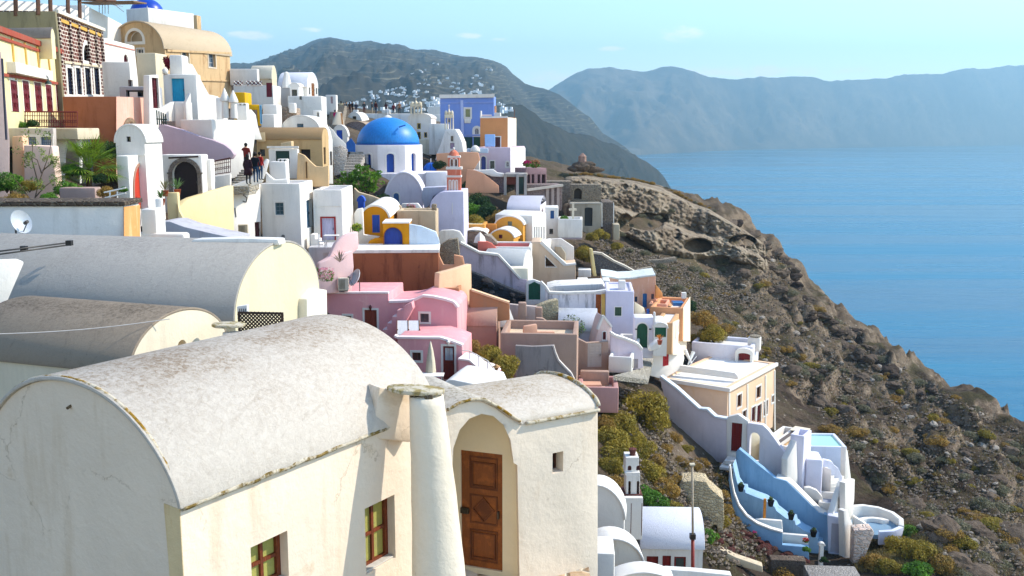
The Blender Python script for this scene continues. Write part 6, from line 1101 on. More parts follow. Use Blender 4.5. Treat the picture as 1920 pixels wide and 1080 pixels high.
for r_ in ((1409, 763, 1416, 790), (1419, 759, 1427, 792)): opening(T, B.wall, B.side, *r_, kind='door', mat=paint('5c1418'), sur=W(.05), sw=.13)
for r_ in ((1432, 752, 1439, 778), (1392, 770, 1399, 790)): opening(T, B.wall, B.side, *r_, mat=paint('4a2c20'), pane=dk('4a3c34'), sur=W(.05), sw=.13, bars=(1, 2))
strip(T, 'light_patch', B.front, (1330, 733), (1362, 735), .28, plaster('f4e8b8', .1), .02, .02) if False else None
B2 = Block(T, 1412, 650, 86, -22, 1297, 698, plaster('e4e0e6', .15), dep=3.6, pw=.35, ph=.35, rmat=W(.2), name='upper_room', bevel=.08); opening(T, B2.wall, B2.front, 1385, 661, 1408, 692, kind='door', mat=paint('8c1410'), depth=.1, panels=2); B3 = Block(T, 1414, 664, 85.7, -22, 1380, 698, W(.1), dep=.5, roof='gable', rise=.55, name='hood', over=0) if False else None
hp_ = B2.front; T.mesh('hood', *ringm(hp_, shape_pts(hp_, (hp_.sz(1380, 670)[0], hp_.sz(1413, 670)[0], hp_.sz(1396, 693)[1], hp_.sz(1396, 651)[1]), .5), shape_pts(hp_, (hp_.sz(1385, 670)[0], hp_.sz(1408, 670)[0], hp_.sz(1396, 693)[1], hp_.sz(1396, 660)[1]), .3), 0, .5), W(.05))
B4 = Block(T, 1425, 634, 87, -22, 1402, 660, W(.1), dep=.9, ph=0, name='chimney', bevel=.08); T.mesh('chimney_cap', *lathe(P(1416, 633, 87.5), [(.25, 0), (.5, .12), (.5, .2), (.1, .25)], 10), stone('a09480', '8a7e6c', 3))
slab(T, 'roof_parapet', Pl(1320, 700, 80, -24), [(1262, 688), (1268, 684), (1378, 699), (1384, 706), (1384, 712), (1262, 696)], .35, W(.05), bevel=.06)
T = TH('folded_awning', 'folded white garden awning leaning on the villa roof', 'awning', (1298, 682, 82)); 
for k, (a, b, c_, d_) in enumerate(((1284, 656, 1297, 682), (1300, 660, 1290, 684), (1306, 668, 1292, 686))): T.mesh('canvas' if k < 2 else 'pole', *tube([P(a, b, 82), P(c_, d_, 81.6)], .18 if k < 2 else .03, 6, .06 if k < 2 else .03), flat('f0eee8'))
T, w, pl = S('gate_wall', 'gleaming white swooping wall with a bright red arched gate', 'gate', (1245, 680, 79.5, 38), [(1208, 684), (1216, 672), (1230, 661), (1242, 655), (1262, 646), (1274, 644), (1281, 652), (1284, 672), (1280, 690), (1244, 712), (1210, 702)], .5, W(.03), bevel=.1); opening(T, w, pl, 1243, 649, 1254, 686, kind='door', arch=.5, mat=paint('c01820'), depth=.08, panels=3)
T, w, pl = S('retaining_wall', 'tall lavender-grey retaining wall sloping down to the red door', 'wall', (1300, 790, 74, -30), [(1236, 705), (1244, 709), (1268, 728), (1290, 748), (1311, 767), (1326, 768), (1334, 776), (1341, 782), (1364, 786), (1364, 870), (1320, 862), (1252, 836), (1247, 790), (1244, 740)], .45, plaster('ccc0c4', .3, 1, 'a8989c'), bevel=.05); cop(T, pl, [(1238, 706), (1268, 728), (1290, 748), (1311, 767), (1326, 768), (1334, 776), (1341, 782), (1364, 786)], .14, .5, plaster('d8e0e8'))
T, w, pl = S('gate_house', 'white pedimented gateway with a tall dark red door and two steps', 'gatehouse', (1382, 820, 72.5, -25), [(1362, 788), (1364, 782), (1384, 777), (1403, 790), (1404, 870), (1362, 862)], .5, W(.12)); opening(T, w, pl, 1371, 793, 1391, 847, kind='door', mat=paint('780c0c'), sur=W(), sw=.08, depth=.15, panels=2); T.mesh('step', *box(pl.q(*pl.sz(1364, 862), 1.1), pl.e * 1.6, -pl.n * 1.1, ZZ * .3), W(.3), bevel=.04); T.mesh('step', *box(pl.q(*pl.sz(1358, 868), 1.6), pl.e * 2., -pl.n * 1.6, ZZ * .22), W(.3), bevel=.04)
T, w, pl = S('arch_wall', 'white wall pierced by a tall arch, stepping down to the pool houses', 'wall', (1440, 850, 71.5, -28), [(1400, 797), (1404, 793), (1430, 797), (1440, 806), (1452, 822), (1466, 842), (1479, 860), (1481, 930), (1440, 905), (1400, 880)], .5, plaster('ebe4e6', .12), bevel=.05); T.cut(w, *prism([pl.q(x, z, .3) for x, z in shape_pts(pl, rect_on(pl, 1405, 811, 1424, 866), 1.)], -pl.n * 1.2))
T, w, pl = S('inner_wall', 'sunny cream wall glowing through the tall arch', 'wall', (1415, 850, 74.5, 20), [(1396, 805), (1436, 805), (1436, 875), (1396, 875)], .3, plaster('f8e8c4', .1))
# villa terrace
T, B = H('villa_terrace', 'tan paved terrace with white parapet bench below the peach villa', 'terrace', 1478, 838, 72.5, -35, 1424, 960, W(.1), ur=1520, pw=.25, ph=.5, rmat=stone('dcb888', 'c49c70', 1.4, 'e8d4b0'), bevel=.06); T.mesh('bench', *box(B.side.q(.4, -.35, -.8), B.side.e * (B.W - .8), -B.side.n * .5, ZZ * .4), W(.3), bevel=.03); T.mesh('slatted_seat', *box(B.side.q(.5, .05, -.75), B.side.e * (B.W - 1.), -B.side.n * .3, ZZ * .03), wood('6a5a4c', '4a3c30'))
T2 = TH('table', 'square stone table on the tan villa terrace', 'table', (1484, 822, 76), group='white garden tables'); c = P(1480, 824, 76); T2.mesh('table_top', *box(c + ZZ * .72, B.e * 1.2, B.sd * 1.2, ZZ * .06), plaster('ecdcc0'), bevel=.02); T2.mesh('leg', *box(c + B.e * .4 + B.sd * .4, B.e * .3, B.sd * .3, ZZ * .72), plaster('e8d8bc'))
T, B = H('white_tower', 'tall plain white corner tower of the terrace', 'tower', 1508, 818, 69.8, -33, 1482, 960, plaster('e6e2ec', .1), ur=1522, ph=.5, pw=.2, bevel=.06)
T, w, pl = S('white_buttress', 'slim bright white buttress between the arch wall and the tower', 'wall', (1480, 880, 69.4, 40), [(1476, 862), (1482, 850), (1494, 826), (1496, 900), (1495, 935), (1476, 905)], .5, W(.03), bevel=.06)
T, B = H('pool', 'raised white plunge pool full of mint green water', 'pool', 1588, 838, 74, -3, 1518, 930, plaster('dfe4f0', .1), dep=3.4, pw=.25, ph=.3, bevel=.06); 
T.mesh('pool_basin', *box(B.front.q(-B.L + .26, -.02, -.26), B.e * (B.L - .52), -B.front.n * (B.W - .52), ZZ * .01), plaster('b8e0c8', .05)) if False else None
n_ = NT('pool_water'); pm = n_.fin(srgb('a8d8c0'), .08, n_.bump(n_.noise(3, 3), .2, .05), .5)
T.mesh('water', *prism([B.A - B.e * (B.L - .25) + B.sd * .25 - ZZ * .14, B.A - B.e * .25 + B.sd * .25 - ZZ * .14, B.A - B.e * .25 + B.sd * (B.W - .25) - ZZ * .14, B.A - B.e * (B.L - .25) + B.sd * (B.W - .25) - ZZ * .14], -ZZ * .1), pm); 
T, B = H('white_block', 'white rounded bath house with a curved foot below the plunge pool', 'house', 1544, 862, 70.2, -8, 1512, 960, plaster('e4e0ea', .1), dep=2, ph=0, bevel=.2); slab(T, 'curved_foot', Pl(1525, 920, 69.6, -8), [(1508, 915), (1518, 914), (1532, 920), (1542, 932), (1544, 945), (1508, 930)], .4, W(.05))
# fan stair
T = TH('spiral_stairs', 'white fan-shaped stair curling up to the plunge pool', 'stairs', (1570, 925, 71)); c = P(1556, 930, 71.3)
for k in range(9):
    a0 = R(-30 + k * 17); a1 = a0 + R(16.5); z = .22 * (k + 1); q = [c, c + Vector((1.7 * math.cos(a0), 1.3 * math.sin(a0) + .3, 0)), c + Vector((1.7 * math.cos(a1), 1.3 * math.sin(a1) + .3, 0))]; T.mesh('step', *prism([x - ZZ * 1. for x in q], ZZ * (z + 1.)), W(.15), bevel=.02)
slab(T, 'stair_wall', Pl(1560, 900, 71.8, 4), [(1545, 862), (1560, 865), (1564, 872), (1572, 878), (1580, 895), (1578, 915), (1545, 940)], .4, plaster('e8e6f0', .1)); slab(T, 'outer_wall', Pl(1592, 880, 73, 45), [(1586, 838), (1590, 846), (1594, 880), (1597, 905), (1594, 915), (1584, 915)], .4, W(.05))
T, B = H('white_courtyard', 'small white courtyard with diagonal bench walls', 'terrace', 1572, 945, 68.8, -16, 1535, 985, W(.1), dep=2.4, pw=.2, ph=.5, rmat=plaster('8a94a8', .2)); slab(T, 'diagonal_wall', Pl(1580, 940, 68.4, 55), [(1562, 965), (1572, 930), (1582, 903), (1588, 904), (1590, 950), (1584, 985), (1562, 985)], .4, W(.03), bevel=.06); slab(T, 'diagonal_wall', Pl(1592, 940, 68.0, 58), [(1585, 905), (1603, 898), (1602, 935), (1597, 975), (1585, 980)], .4, W(.03), bevel=.06)
# blue stair
BL = plaster('88acc8', .5, 1, '5c86a8'); BL2 = plaster('9cbcd2', .5, 1, '6088a4')
T, w, pl = S('blue_stair_wall', 'sky blue sloping wall of the long outside stair', 'wall', (1470, 950, 69, -22), [(1380, 848), (1386, 842), (1402, 855), (1422, 872), (1440, 886), (1452, 896), (1474, 902), (1500, 927), (1535, 962), (1555, 967), (1557, 1075), (1500, 1075), (1380, 1000)], .5, BL, bevel=.02); slab(T, 'white_rim', Pl(1500, 930, 68.7, -22), [(1455, 894), (1476, 900), (1490, 912), (1536, 958), (1553, 966), (1536, 964), (1500, 931), (1474, 905)], .9, W(.05), out=.1, bevel=.04)
T, w, pl = S('blue_stairs', 'light blue stair flight carrying four dark plant pots', 'stairs', (1460, 980, 67.4, -22), [(1374, 870), (1382, 905), (1390, 917), (1397, 918), (1398, 924), (1415, 931), (1434, 938), (1452, 950), (1456, 958), (1474, 972), (1490, 976), (1492, 984), (1508, 995), (1528, 1004), (1534, 1012), (1534, 1018), (1541, 1022), (1542, 1075), (1440, 1040), (1374, 960)], 1.2, BL2, bevel=.015)
T, w, pl = S('blue_parapet', 'outer blue stair parapet with a broad white top', 'parapet', (1430, 990, 65.4, -16), [(1368, 872), (1371, 900), (1376, 925), (1385, 948), (1400, 968), (1420, 982), (1445, 992), (1467, 998), (1467, 1022), (1490, 1024), (1516, 1026), (1517, 1050), (1440, 1042), (1408, 1014), (1388, 990), (1374, 950), (1366, 900)], .4, BL, bevel=.02); cop(T, pl, [(1368, 873), (1371, 900), (1376, 925), (1385, 948), (1400, 968), (1420, 982), (1445, 992), (1467, 998)], .1, .4); slab(T, 'white_inner_wall', Pl(1450, 985, 66.3, -16), [(1416, 973), (1430, 973), (1466, 976), (1468, 1000), (1440, 996), (1416, 982)], .3, W(.05), out=.1); slab(T, 'white_inner_wall', Pl(1490, 1010, 65.6, -16), [(1467, 1001), (1514, 1005), (1516, 1026), (1467, 1023)], .3, W(.05))
for i, (u, v, D, l) in enumerate(((1389, 921, 67.0, 'black plant pot at the top of the blue stair'), (1445, 949, 66.8, 'black plant pot beside the orange post on the blue stair'), (1483, 974, 66.6, 'black plant pot half way down the blue stair'), (1525, 1006, 66.4, 'black plant pot at the foot of the blue stair'))):
    T = TH('plant_pot', l, 'plant pot', (u, v, D), group='black pots on the blue stair'); T.mesh('pot', *lathe(P(u, v, D), [(.15, 0), (.22, .35), (.24, .36), (.24, .42), (.18, .42)], 14), flat('1c1a1c', .4), smooth='auto'); o = link(leafmesh('foliage', [(0, 0, .5, .14, .14, .14)], 60, .06, leafm('3c4a24', '6a7a3c', '28301a')), 'foliage', T.o)
T = TH('orange_post', 'upright orange wooden post beside the blue stair', 'post', (1434, 972, 65.8)); T.mesh('post', *box(P(1431, 972, 65.9), RT * .17, Vector((0, .12, 0)), ZZ * 1.35), wood('d88a30', 'b06818'), bevel=.01)
T, w, pl = S('store_room', 'white store with a plain grey door at the foot of the blue stair', 'house', (1568, 1010, 66.6, -16), [(1552, 966), (1584, 972), (1587, 1060), (1553, 1058)], 1., plaster('d8d8e4', .1)); opening(T, w, pl, 1558, 982, 1577, 1037, kind='door', mat=plaster('b8b4bc', .1), depth=.12, panels=0)
T, w, pl = S('white_buttress', 'tall wavy sunlit white buttress beside the plain grey door', 'wall', (1592, 1010, 65.8, 35), [(1582, 958), (1590, 956), (1593, 968), (1600, 985), (1601, 1020), (1600, 1060), (1584, 1058), (1584, 1000)], .5, W(.03), bevel=.07)
T = TH('round_terrace', 'curved white walled seating terrace on the outer edge', 'terrace', (1645, 985, 70)); c = P(1638, 985, 70.6); V = []; Fc = []; N_ = 30
def arcw(c, r0, r1, a0, a1, h0, h1, n=24, sy=1.):
    V = []; Fc = []
    for i in range(n + 1):
        a = R(a0 + (a1 - a0) * i / n); hh_ = h0 + (h1 - h0) * i / n
        for r, z in ((r0, -.6), (r1, -.6), (r1, hh_), (r0, hh_)): V.append(c + Vector((r * math.cos(a), sy * r * math.sin(a), z)))
    for i in range(n): Fc += [[i * 4 + k, i * 4 + (k + 1) % 4, i * 4 + 4 + (k + 1) % 4, i * 4 + 4 + k] for k in range(4)]
    return V, Fc + [[3, 2, 1, 0], [n * 4 + k for k in range(4)]]
T.mesh('curved_wall', *arcw(c, 1.7, 2.05, -35, 190, .45, 1.05, 7), W(.08), bevel=.04, smooth='auto'); T.mesh('front_wall', *arcw(c, 1.72, 2.05, -100, -38, .35, .4, 2), plaster('d8dcec', .1), bevel=.04, smooth='auto'); T.mesh('floor', *lathe(c - ZZ * .3, [(1.72, 0), (1.72, .3)], 30), plaster('7c98ac', .3)); T.mesh('bench', *arcw(c, .8, 1.3, 20, 165, .3, .3, 5, sy=.7), W(.2), bevel=.05, smooth='auto')
T, w, pl = S('white_step_wall', 'low white triangular wall linking the buttress and the curved terrace', 'wall', (1615, 980, 68.8, -10), [(1600, 968), (1612, 975), (1626, 984), (1630, 994), (1600, 997)], .4, W(.1))
T, w, pl = S('stone_stairs', 'rough pinkish stone steps at the foot of the white buttress', 'stairs', (1620, 1030, 64.5, -4), [(1602, 995), (1636, 992), (1640, 1000), (1632, 1020), (1622, 1045), (1600, 1062)], 1., stone('e0c4b0', 'b89c88', 1., 'e8dcd0'), bevel=.06)
# ---------------------------------------------------------------- bottom centre: bell gable, small vault house, pole
RD = paint('7a1a14')
T, B = H('vaulted_house', 'small white barrel-roofed house with three dark red openings', 'house', 1318, 1030, 50, -2, 1203, 1180, W(.25), dep=3.2, roof='side', rise=1.35, rmat=weathered('e6e6ee', 'a8a4a8', amt=.3), over=.08, rth=.1)
opening(T, B.wall, B.front, 1212, 1043, 1234, 1085, kind='door', mat=RD, depth=.15, panels=1); opening(T, B.wall, B.front, 1242, 1042, 1258, 1064, mat=RD, pane=paint('8a1c18'), depth=.12, bars=(2, 1)); opening(T, B.wall, B.front, 1264, 1044, 1286, 1068, mat=RD, pane=dk('38403c'), depth=.12, bars=(1, 1), fw=.09)
T = TH('bell_gable', 'weathered white bell gable with maroon stone trims, leaning over the small vault', 'bell tower', (1188, 1010, 48)); k = 48 / F; MR = stone('7a4a44', '5a302c', 5, '9a6a60')
def bt(u0, u1, v0, v1, nm, m, d=.5, D=48, off=0): a = P(u0, v1, D); return T.mesh(nm, *box(a + Vector((0, off, 0)), RT * (u1 - u0) * k, Vector((0, d, 0)), ZZ * (v1 - v0) * k), m, bevel=.02), Pl(0, 0, 0, 0, a + Vector((0, off, 0)))
w1, p1 = bt(1170, 1204, 930, 1012, 'lower_stage', W(.4), 1.1); w2, p2_ = bt(1174, 1200, 890, 930, 'middle_stage', W(.3), .9, off=.1); w3, p3 = bt(1173, 1198, 858, 888, 'upper_stage', W(.2), .9, off=.1)
for a in (928, 962, 974): bt(1169, 1205, a, a + 3, 'maroon_band', MR, 1.2, 47.95)
bt(1172, 1200, 886, 891, 'maroon_band', W(), 1.1, 47.95)
for a in (1181, 1201): bt(a, a + 3, 940, 1005, 'maroon_pilaster', MR, .1, 47.97)
for a in (1178, 1194): opening(T, w2, p2_, a, 902, a + 5, 926, mat=MR, pane=dk('4a2420'), arch=.6, depth=.4, bars=(1, 1)); opening(T, w3, p3, a - 1, 873, a + 6, 882, mat=MR, pane=MR, arch=1., depth=.1, bars=(1, 1))
T.mesh('pinnacle', *lathe(P(1186, 857, 48.4), [(.16, 0), (.22, .08), (.13, .14), (.17, .34), (.2, .42), (.02, .5)], 12), MR, smooth='auto'); T.mesh('crown', *lathe(P(1186, 846, 48.4), [(.16, 0), (.15, .1), (.02, .13)], 10), W())
T = TH('utility_pole', 'thin grey pole with a rust-red lower half in front of the small vault', 'pole', (1299, 1090, 47.5)); T.mesh('upper_pole', *tube([P(1299, 1012, 47.5), P(1298, 872, 47.5)], .055, 10), plaster('b8a890', .7, 3, '5a5048'), smooth=True); T.mesh('lower_pole', *tube([P(1299, 1110, 47.5), P(1299, 1012, 47.5)], .085, 10), paint('8a2a1c'), smooth=True); T.mesh('collar', *box(P(1294, 1012, 47.4), RT * .27, Vector((0, .25, 0)), ZZ * .24), metal('3c3430')); T.mesh('cap', *box(P(1294, 874, 47.4), RT * .24, Vector((0, .24, 0)), ZZ * .08), plaster('d0c4a8'))
T, B = H('white_vault', 'white quarter-round vault end hugging the annex wall', 'house', 1170, 975, 44.5, -8, 1070, 1180, W(.2), dep=1.3, roof='gable', rise=1.5, rmat=W(.1), prof=(2, 1.8), over=.06)
T, B = H('white_vault', 'stained white vault roof curving down below the bell gable', 'house', 1206, 1062, 42, 2, 1090, 1180, plaster('ece0cc', .6, 1, 'b8925c'), dep=1.2, roof='gable', rise=1.2, rmat=W(.2), prof=(2, 1.8), over=.08)
T, B = H('white_block', 'plain white cube beside the annex corner at the bottom', 'house', 1153, 1038, 36, -3, 1100, 1180, W(.1), dep=1.6, ph=0); T, B = H('white_vault', 'bright white roof dome at the very bottom beneath the stained vault', 'house', 1262, 1092, 38, 0, 1150, 1180, W(.1), dep=.9, roof='gable', rise=.35, rmat=W(.05), prof=(2, 1.5), over=.05); T, w, pl = S('white_wall', 'low white wall running right at the bottom edge', 'wall', (1300, 1080, 40, -3), [(1228, 1072), (1250, 1068), (1300, 1071), (1372, 1078), (1372, 1120), (1228, 1120)], .4, W(.1))
T, w, pl = S('ruined_house', 'tan tumbledown stone house with a broken arch beside the pole', 'ruin', (1320, 940, 60, -8), [(1274, 912), (1279, 903), (1302, 901), (1325, 904), (1330, 914), (1357, 937), (1358, 975), (1354, 1000), (1347, 1000), (1344, 985), (1337, 985), (1330, 1000), (1318, 985), (1290, 965)], 1.6, stone('c8b490', 'a08a66', 1.3, 'd4c4a4'), bevel=.05)
slab(T, 'broken_roof', Pl(1310, 905, 63, -8), [(1272, 912), (1280, 900), (1322, 903), (1328, 912), (1300, 915)], 1.5, stone('b8a488', '8a7860', 1.6))
T, B = H('retaining_wall', 'rubble retaining wall under the heap of red stones', 'wall', 1512, 1052, 61, -6, 1445, 1130, stone('7a6858', '4c4038', 2.6, '8c7c6a'), dep=.8, ph=0); T, w, pl = S('stone_kerb', 'pale broken stone kerb sloping beside the red stones', 'kerb', (1380, 1060, 57, -10), [(1342, 1035), (1350, 1030), (1380, 1045), (1430, 1062), (1430, 1074), (1380, 1060), (1345, 1048)], .6, plaster('cbb89a', .7, 2)); T, B = H('white_post', 'small white round-topped post at the foot of the blue stair', 'post', 1545, 1024, 62, 0, 1538, 1070, W(.1), dep=.25, roof='gable', rise=.12); T, B = H('paved_landing', 'grey cobbled landing below the plain grey door', 'path', 1625, 1098, 57.5, -4, 1525, 1140, stone('a8a098', '7c766e', 2.4, 'bcb4a8'), dep=2.6, ph=0, bevel=.04)

# rubble terraces between the stair house and the tuff cliff
T, w, pl = S('terrace_wall', 'grey rubble terrace wall with a pale sloping top below the cave house', 'wall', (1160, 510, 99, -6), [(1112, 474), (1128, 476), (1150, 490), (1172, 500), (1190, 510), (1198, 524), (1198, 545), (1112, 545)], .6, stone('6e6a68', '4c4846', 1.4, '8c857c')); cop(T, pl, [(1112, 474), (1128, 476), (1150, 490), (1172, 500), (1190, 510), (1198, 524)], .2, .7, plaster('d8ccb8', .7, 2))
T, w, pl = S('cream_pillar', 'leaning cream plaster buttress under the tall rust-green bush', 'wall', (1113, 495, 97, 10), [(1106, 466), (1111, 466), (1119, 518), (1113, 518)], .5, plaster('ecd494', .3))
for l, c_ in (('upper low white terrace edge right of the beige stair house', (1108, 506, 96, -4, 1084, 520)), ('lower low white terrace edge right of the beige stair house', (1102, 524, 93, -4, 1082, 542))):
    H('terrace_edge', l, 'wall', *c_, W(.4), dep=1.4, ph=0, group='low white terrace edges')
T, w, pl = S('dry_stone_wall', 'long dry-stone wall line crossing the slope above the peach villa', 'wall', (1230, 500, 112, 8), [(1188, 494), (1210, 488), (1240, 487), (1268, 482), (1270, 490), (1240, 495), (1212, 497), (1190, 503)], .7, stone('9a8c7a', '6c6054', 1.6, 'b0a28e'))
T, w, pl = S('dry_stone_wall', 'short pale dry-stone wall above the tall peach villa roof', 'wall', (1215, 515, 104, 0), [(1195, 505), (1222, 500), (1232, 512), (1226, 520), (1200, 516)], .6, stone('b8a890', '8a7c6a', 1.6, 'c8baa4'))
T, B = H('ruined_house', 'small roofless beige ruin right of the leaning dark doorway', 'ruin', 1162, 421, 112, -2, 1150, 450, plaster('c0b094', .6), dep=2, ph=0)
T, B = H('white_house', 'small white cube house in the gap under the apse of the domed church', 'house', 768, 396, 80, 2, 741, 430, W(.2), dep=1.5, ph=0) if False else (None, None)
# ================================================================ people
def human(pose='stand', coat=False):
    """one skinned body; joints in metres, facing -Y (towards the camera)"""
    j = {'pel': (0, 0, .92), 'wst': (0, 0, 1.08), 'chs': (0, .01, 1.30), 'nck': (0, .01, 1.47), 'hd1': (0, 0, 1.55), 'hd2': (0, -.01, 1.64), 'hd3': (0, 0, 1.72)}
    for s_, n in ((-1, 'L'), (1, 'R')):
        st = {'stand': (0, 0), 'walk': (.22 * s_, .12 * s_)}[pose if pose in ('stand', 'walk') else 'stand']
        j['hip' + n] = (.09 * s_, 0, .88); j['kne' + n] = (.10 * s_, -.02 - max(0, st[0]), .50); j['ank' + n] = (.10 * s_, .02 - st[0] * .9, .09 + (.05 if pose == 'walk' and s_ < 0 else 0)); j['toe' + n] = (.11 * s_, -.13 - st[0] * .9, .04)
        j['sho' + n] = (.18 * s_, .01, 1.41); j['elb' + n] = (.25 * s_, .04 - st[1], 1.14); j['wri' + n] = (.25 * s_, -.05 - st[1] * 1.6, .92); j['han' + n] = (.25 * s_, -.07 - st[1] * 1.8, .84)
        if pose == 'raise' and s_ > 0: j['elb' + n] = (.30, -.18, 1.32); j['wri' + n] = (.14, -.26, 1.52); j['han' + n] = (.10, -.24, 1.60)
        if pose == 'lean': j['wri' + n] = (.2 * s_, -.25, 1.05); j['han' + n] = (.12 * s_, -.30, 1.04)
        for q in range(4):
            hb = Vector(j['han' + n]); wb = Vector(j['wri' + n]); d = (hb - wb).normalized(); side = Vector((0, 1, 0)) if abs(d.z) > .5 else RT
            j['f%d%s' % (q, n)] = tuple(hb + side * (.024 * (q - 1.5)) + d * (.05 + .012 * (1.5 - abs(q - 1.5))) + Vector((0, -.015, 0))); 
        hb = Vector(j['han' + n]); wb = Vector(j['wri' + n]); j['thb' + n] = tuple(wb.lerp(hb, .55) + Vector((-.015 * s_, -.045, -.01)))
    rad = {'pel': .145, 'wst': .125, 'chs': .15, 'nck': .055, 'hd1': .07, 'hd2': .092, 'hd3': .075, 'hip': .095, 'kne': .058, 'ank': .042, 'toe': .036, 'sho': .068, 'elb': .045, 'wri': .030, 'han': .030, 'thb': .011}
    E = [('pel', 'wst'), ('wst', 'chs'), ('chs', 'nck'), ('nck', 'hd1'), ('hd1', 'hd2'), ('hd2', 'hd3')]
    for n in 'LR': E += [('pel', 'hip' + n), ('hip' + n, 'kne' + n), ('kne' + n, 'ank' + n), ('ank' + n, 'toe' + n), ('chs', 'sho' + n), ('sho' + n, 'elb' + n), ('elb' + n, 'wri' + n), ('wri' + n, 'han' + n), ('wri' + n, 'thb' + n)] + [('han' + n, 'f%d%s' % (q, n)) for q in range(4)]
    names = list(j); me = bpy.data.meshes.new('b'); me.from_pydata([j[n] for n in names], [(names.index(a), names.index(b)) for a, b in E], [])
    o = bpy.data.objects.new('b', me); COL.objects.link(o); md = o.modifiers.new('s', 'SKIN'); md.use_smooth_shade = True; o.modifiers.new('u', 'SUBSURF').levels = 2
    if not me.skin_vertices: bpy.context.view_layer.objects.active = o
    for i, n in enumerate(names):
        r = rad.get(n[:-1] if n[-1] in 'LR' else n, rad.get(n, .010)) if not n.startswith('f') else .0095
        if n.startswith('thb'): r = .011
        k = me.skin_vertices[0].data[i]; k.radius = (r * (1.25 if n in ('pel', 'chs', 'wst') else 1), r * (.8 if n in ('pel', 'chs', 'wst') else 1)); k.use_root = n == 'pel'
    dg = bpy.context.evaluated_depsgraph_get(); m2 = bpy.data.meshes.new_from_object(o.evaluated_get(dg)); bpy.data.objects.remove(o)
    for v in m2.vertices:   # nose, brow and chin
        c = v.co
        if c.z > 1.5 and c.y < -.05:
            c.y -= .022 * math.exp(-((c.x / .018) ** 2 + ((c.z - 1.615) / .022) ** 2)); c.y += .012 * math.exp(-(((abs(c.x) - .035) / .016) ** 2 + ((c.z - 1.64) / .014) ** 2))
    m2.materials.clear()
    for m in (plaster('d8a888', 0.), flat('303848'), flat('202020'), flat('18120e')): m2.materials.append(m)
    hem = .62 if coat else .93
    for p in m2.polygons:
        z = p.center.z; x = abs(p.center.x); arm = x > .19 and z > .7
        hand = any((p.center - Vector(j['han' + n])).length < .10 for n in 'LR')
        p.material_index = 0 if z > 1.475 or hand else 1 if (z > hem or arm) else 2 if z > .10 else 3
        if z > 1.665 or (z > 1.53 and p.center.y > .02): p.material_index = 3 if z > 1.475 else p.material_index
    m2.shade_smooth(); m2.name = 'body'; return m2
HM = {p: human(p) for p in ('stand', 'walk', 'raise', 'lean')}; HC = {p: human(p, True) for p in ('stand', 'walk')}
def hairmesh(long_=False):
    bm = bmesh.new(); bmesh.ops.create_icosphere(bm, subdivisions=3, radius=.108)
    for v in bm.verts:
        v.co.z = v.co.z * 1.08 + 1.665; v.co.y += .018
        if v.co.y < -.045 and v.co.z < 1.70: v.co.y = -.02 + .3 * (v.co.y + .045); v.co.x *= .93
        if long_ and v.co.z < 1.62: v.co.z -= (1.62 - v.co.z) * 2.6; v.co.y += .02
        elif v.co.z < 1.60: v.co.z = 1.60 + (v.co.z - 1.6) * .4; v.co.x *= .9
        v.co += Vector((1, 1, 1)) * noise.noise(v.co * 40) * .006
    me = bpy.data.meshes.new('hair'); bm.to_mesh(me); bm.free(); me.shade_smooth(); me.materials.append(flat('1c140e', .6)); return me
HR = (hairmesh(), hairmesh(True))
def jacketmesh(hem):
    src = HM['stand']; return src
def person(lab, u, v, D, top, low, hair='1c140e', pose='stand', coat=False, yaw=0, s=1., long_=False, group=None, at=None, skirt=None):
    b = at if at is not None else P(u, v, D); o = bpy.data.objects.new('person', None); COL.objects.link(o); o.location = b; o.rotation_euler = (0, 0, R(yaw)); o.scale = (s, s, s)
    o['label'] = lab; o['category'] = 'person'
    if group: o['group'] = group
    bd = link((HC if coat else HM)[pose], 'body', o)
    for i, m in ((1, flat(top)), (2, flat(low)), (3, flat(hair))): bd.material_slots[i].link = 'OBJECT'; bd.material_slots[i].material = m
    h = link(HR[long_], 'hair', o); h.material_slots[0].link = 'OBJECT'; h.material_slots[0].material = flat(hair, .6)
    if coat:
        T_ = TH('tmp', '', '', Vector((0, 0, 0))); ALL.pop(); c = T_.mesh('coat', *lathe(Vector((0, 0, 0)), [(.27, .55), (.22, .9), (.19, 1.1), (.2, 1.3), (.14, 1.42)], 16, 1., .75), flat(top), smooth=True); c.parent = o; bpy.data.objects.remove(T_.o)
    return o
person('person in a dark red top with black hair standing on the upper steps', 463, 322, 60.5, '7c2820', '20242c', pose='raise', yaw=180, s=.98)
person('person in a long dark maroon coat on the steps', 466, 346, 58.5, '2c1420', '181820', coat=True, yaw=170, long_=True)
person('person in a black jacket and blue jeans on the steps', 480, 343, 58.8, '14161e', '24405e', yaw=190, s=1.02, pose='walk')
person('person in a bright red jacket and jeans beside the black jacket', 489, 338, 59.4, 'a8201c', '2c4a68', yaw=150, s=.95)
person('blond person in a dark navy shirt seen from behind above the annex roof', 931, 756, 45, '181c26', '2a2e38', hair='9a6a40', yaw=180, s=1.0)
T = TH('sun_hat', 'tan sun hat on the blond person in navy', 'hat', P(931, 756, 45) + ZZ * 1.70); T.mesh('crown', *lathe(T.base, [(.11, -.01), (.10, .05), (.04, .09)], 16), flat('c89a6a'), smooth=True); T.mesh('brim', *lathe(T.base, [(.19, -.015), (.18, 0), (.1, .01)], 20), flat('c89a6a'), smooth=True)
person('person in grey-blue clothes climbing the plaza steps', 616, 206, 124, '2c3038', '6080a0', pose='walk', yaw=180)
person('person in a bright pink jacket low on the plaza steps', 629, 236, 112, 'd82868', '20283c', yaw=160, pose='walk')
cc = ('14161c', '181420', '281c1c', '20242c', '4a2418', '101010', '30343c', '5c1c18', 'b8a890', '2c3c50')
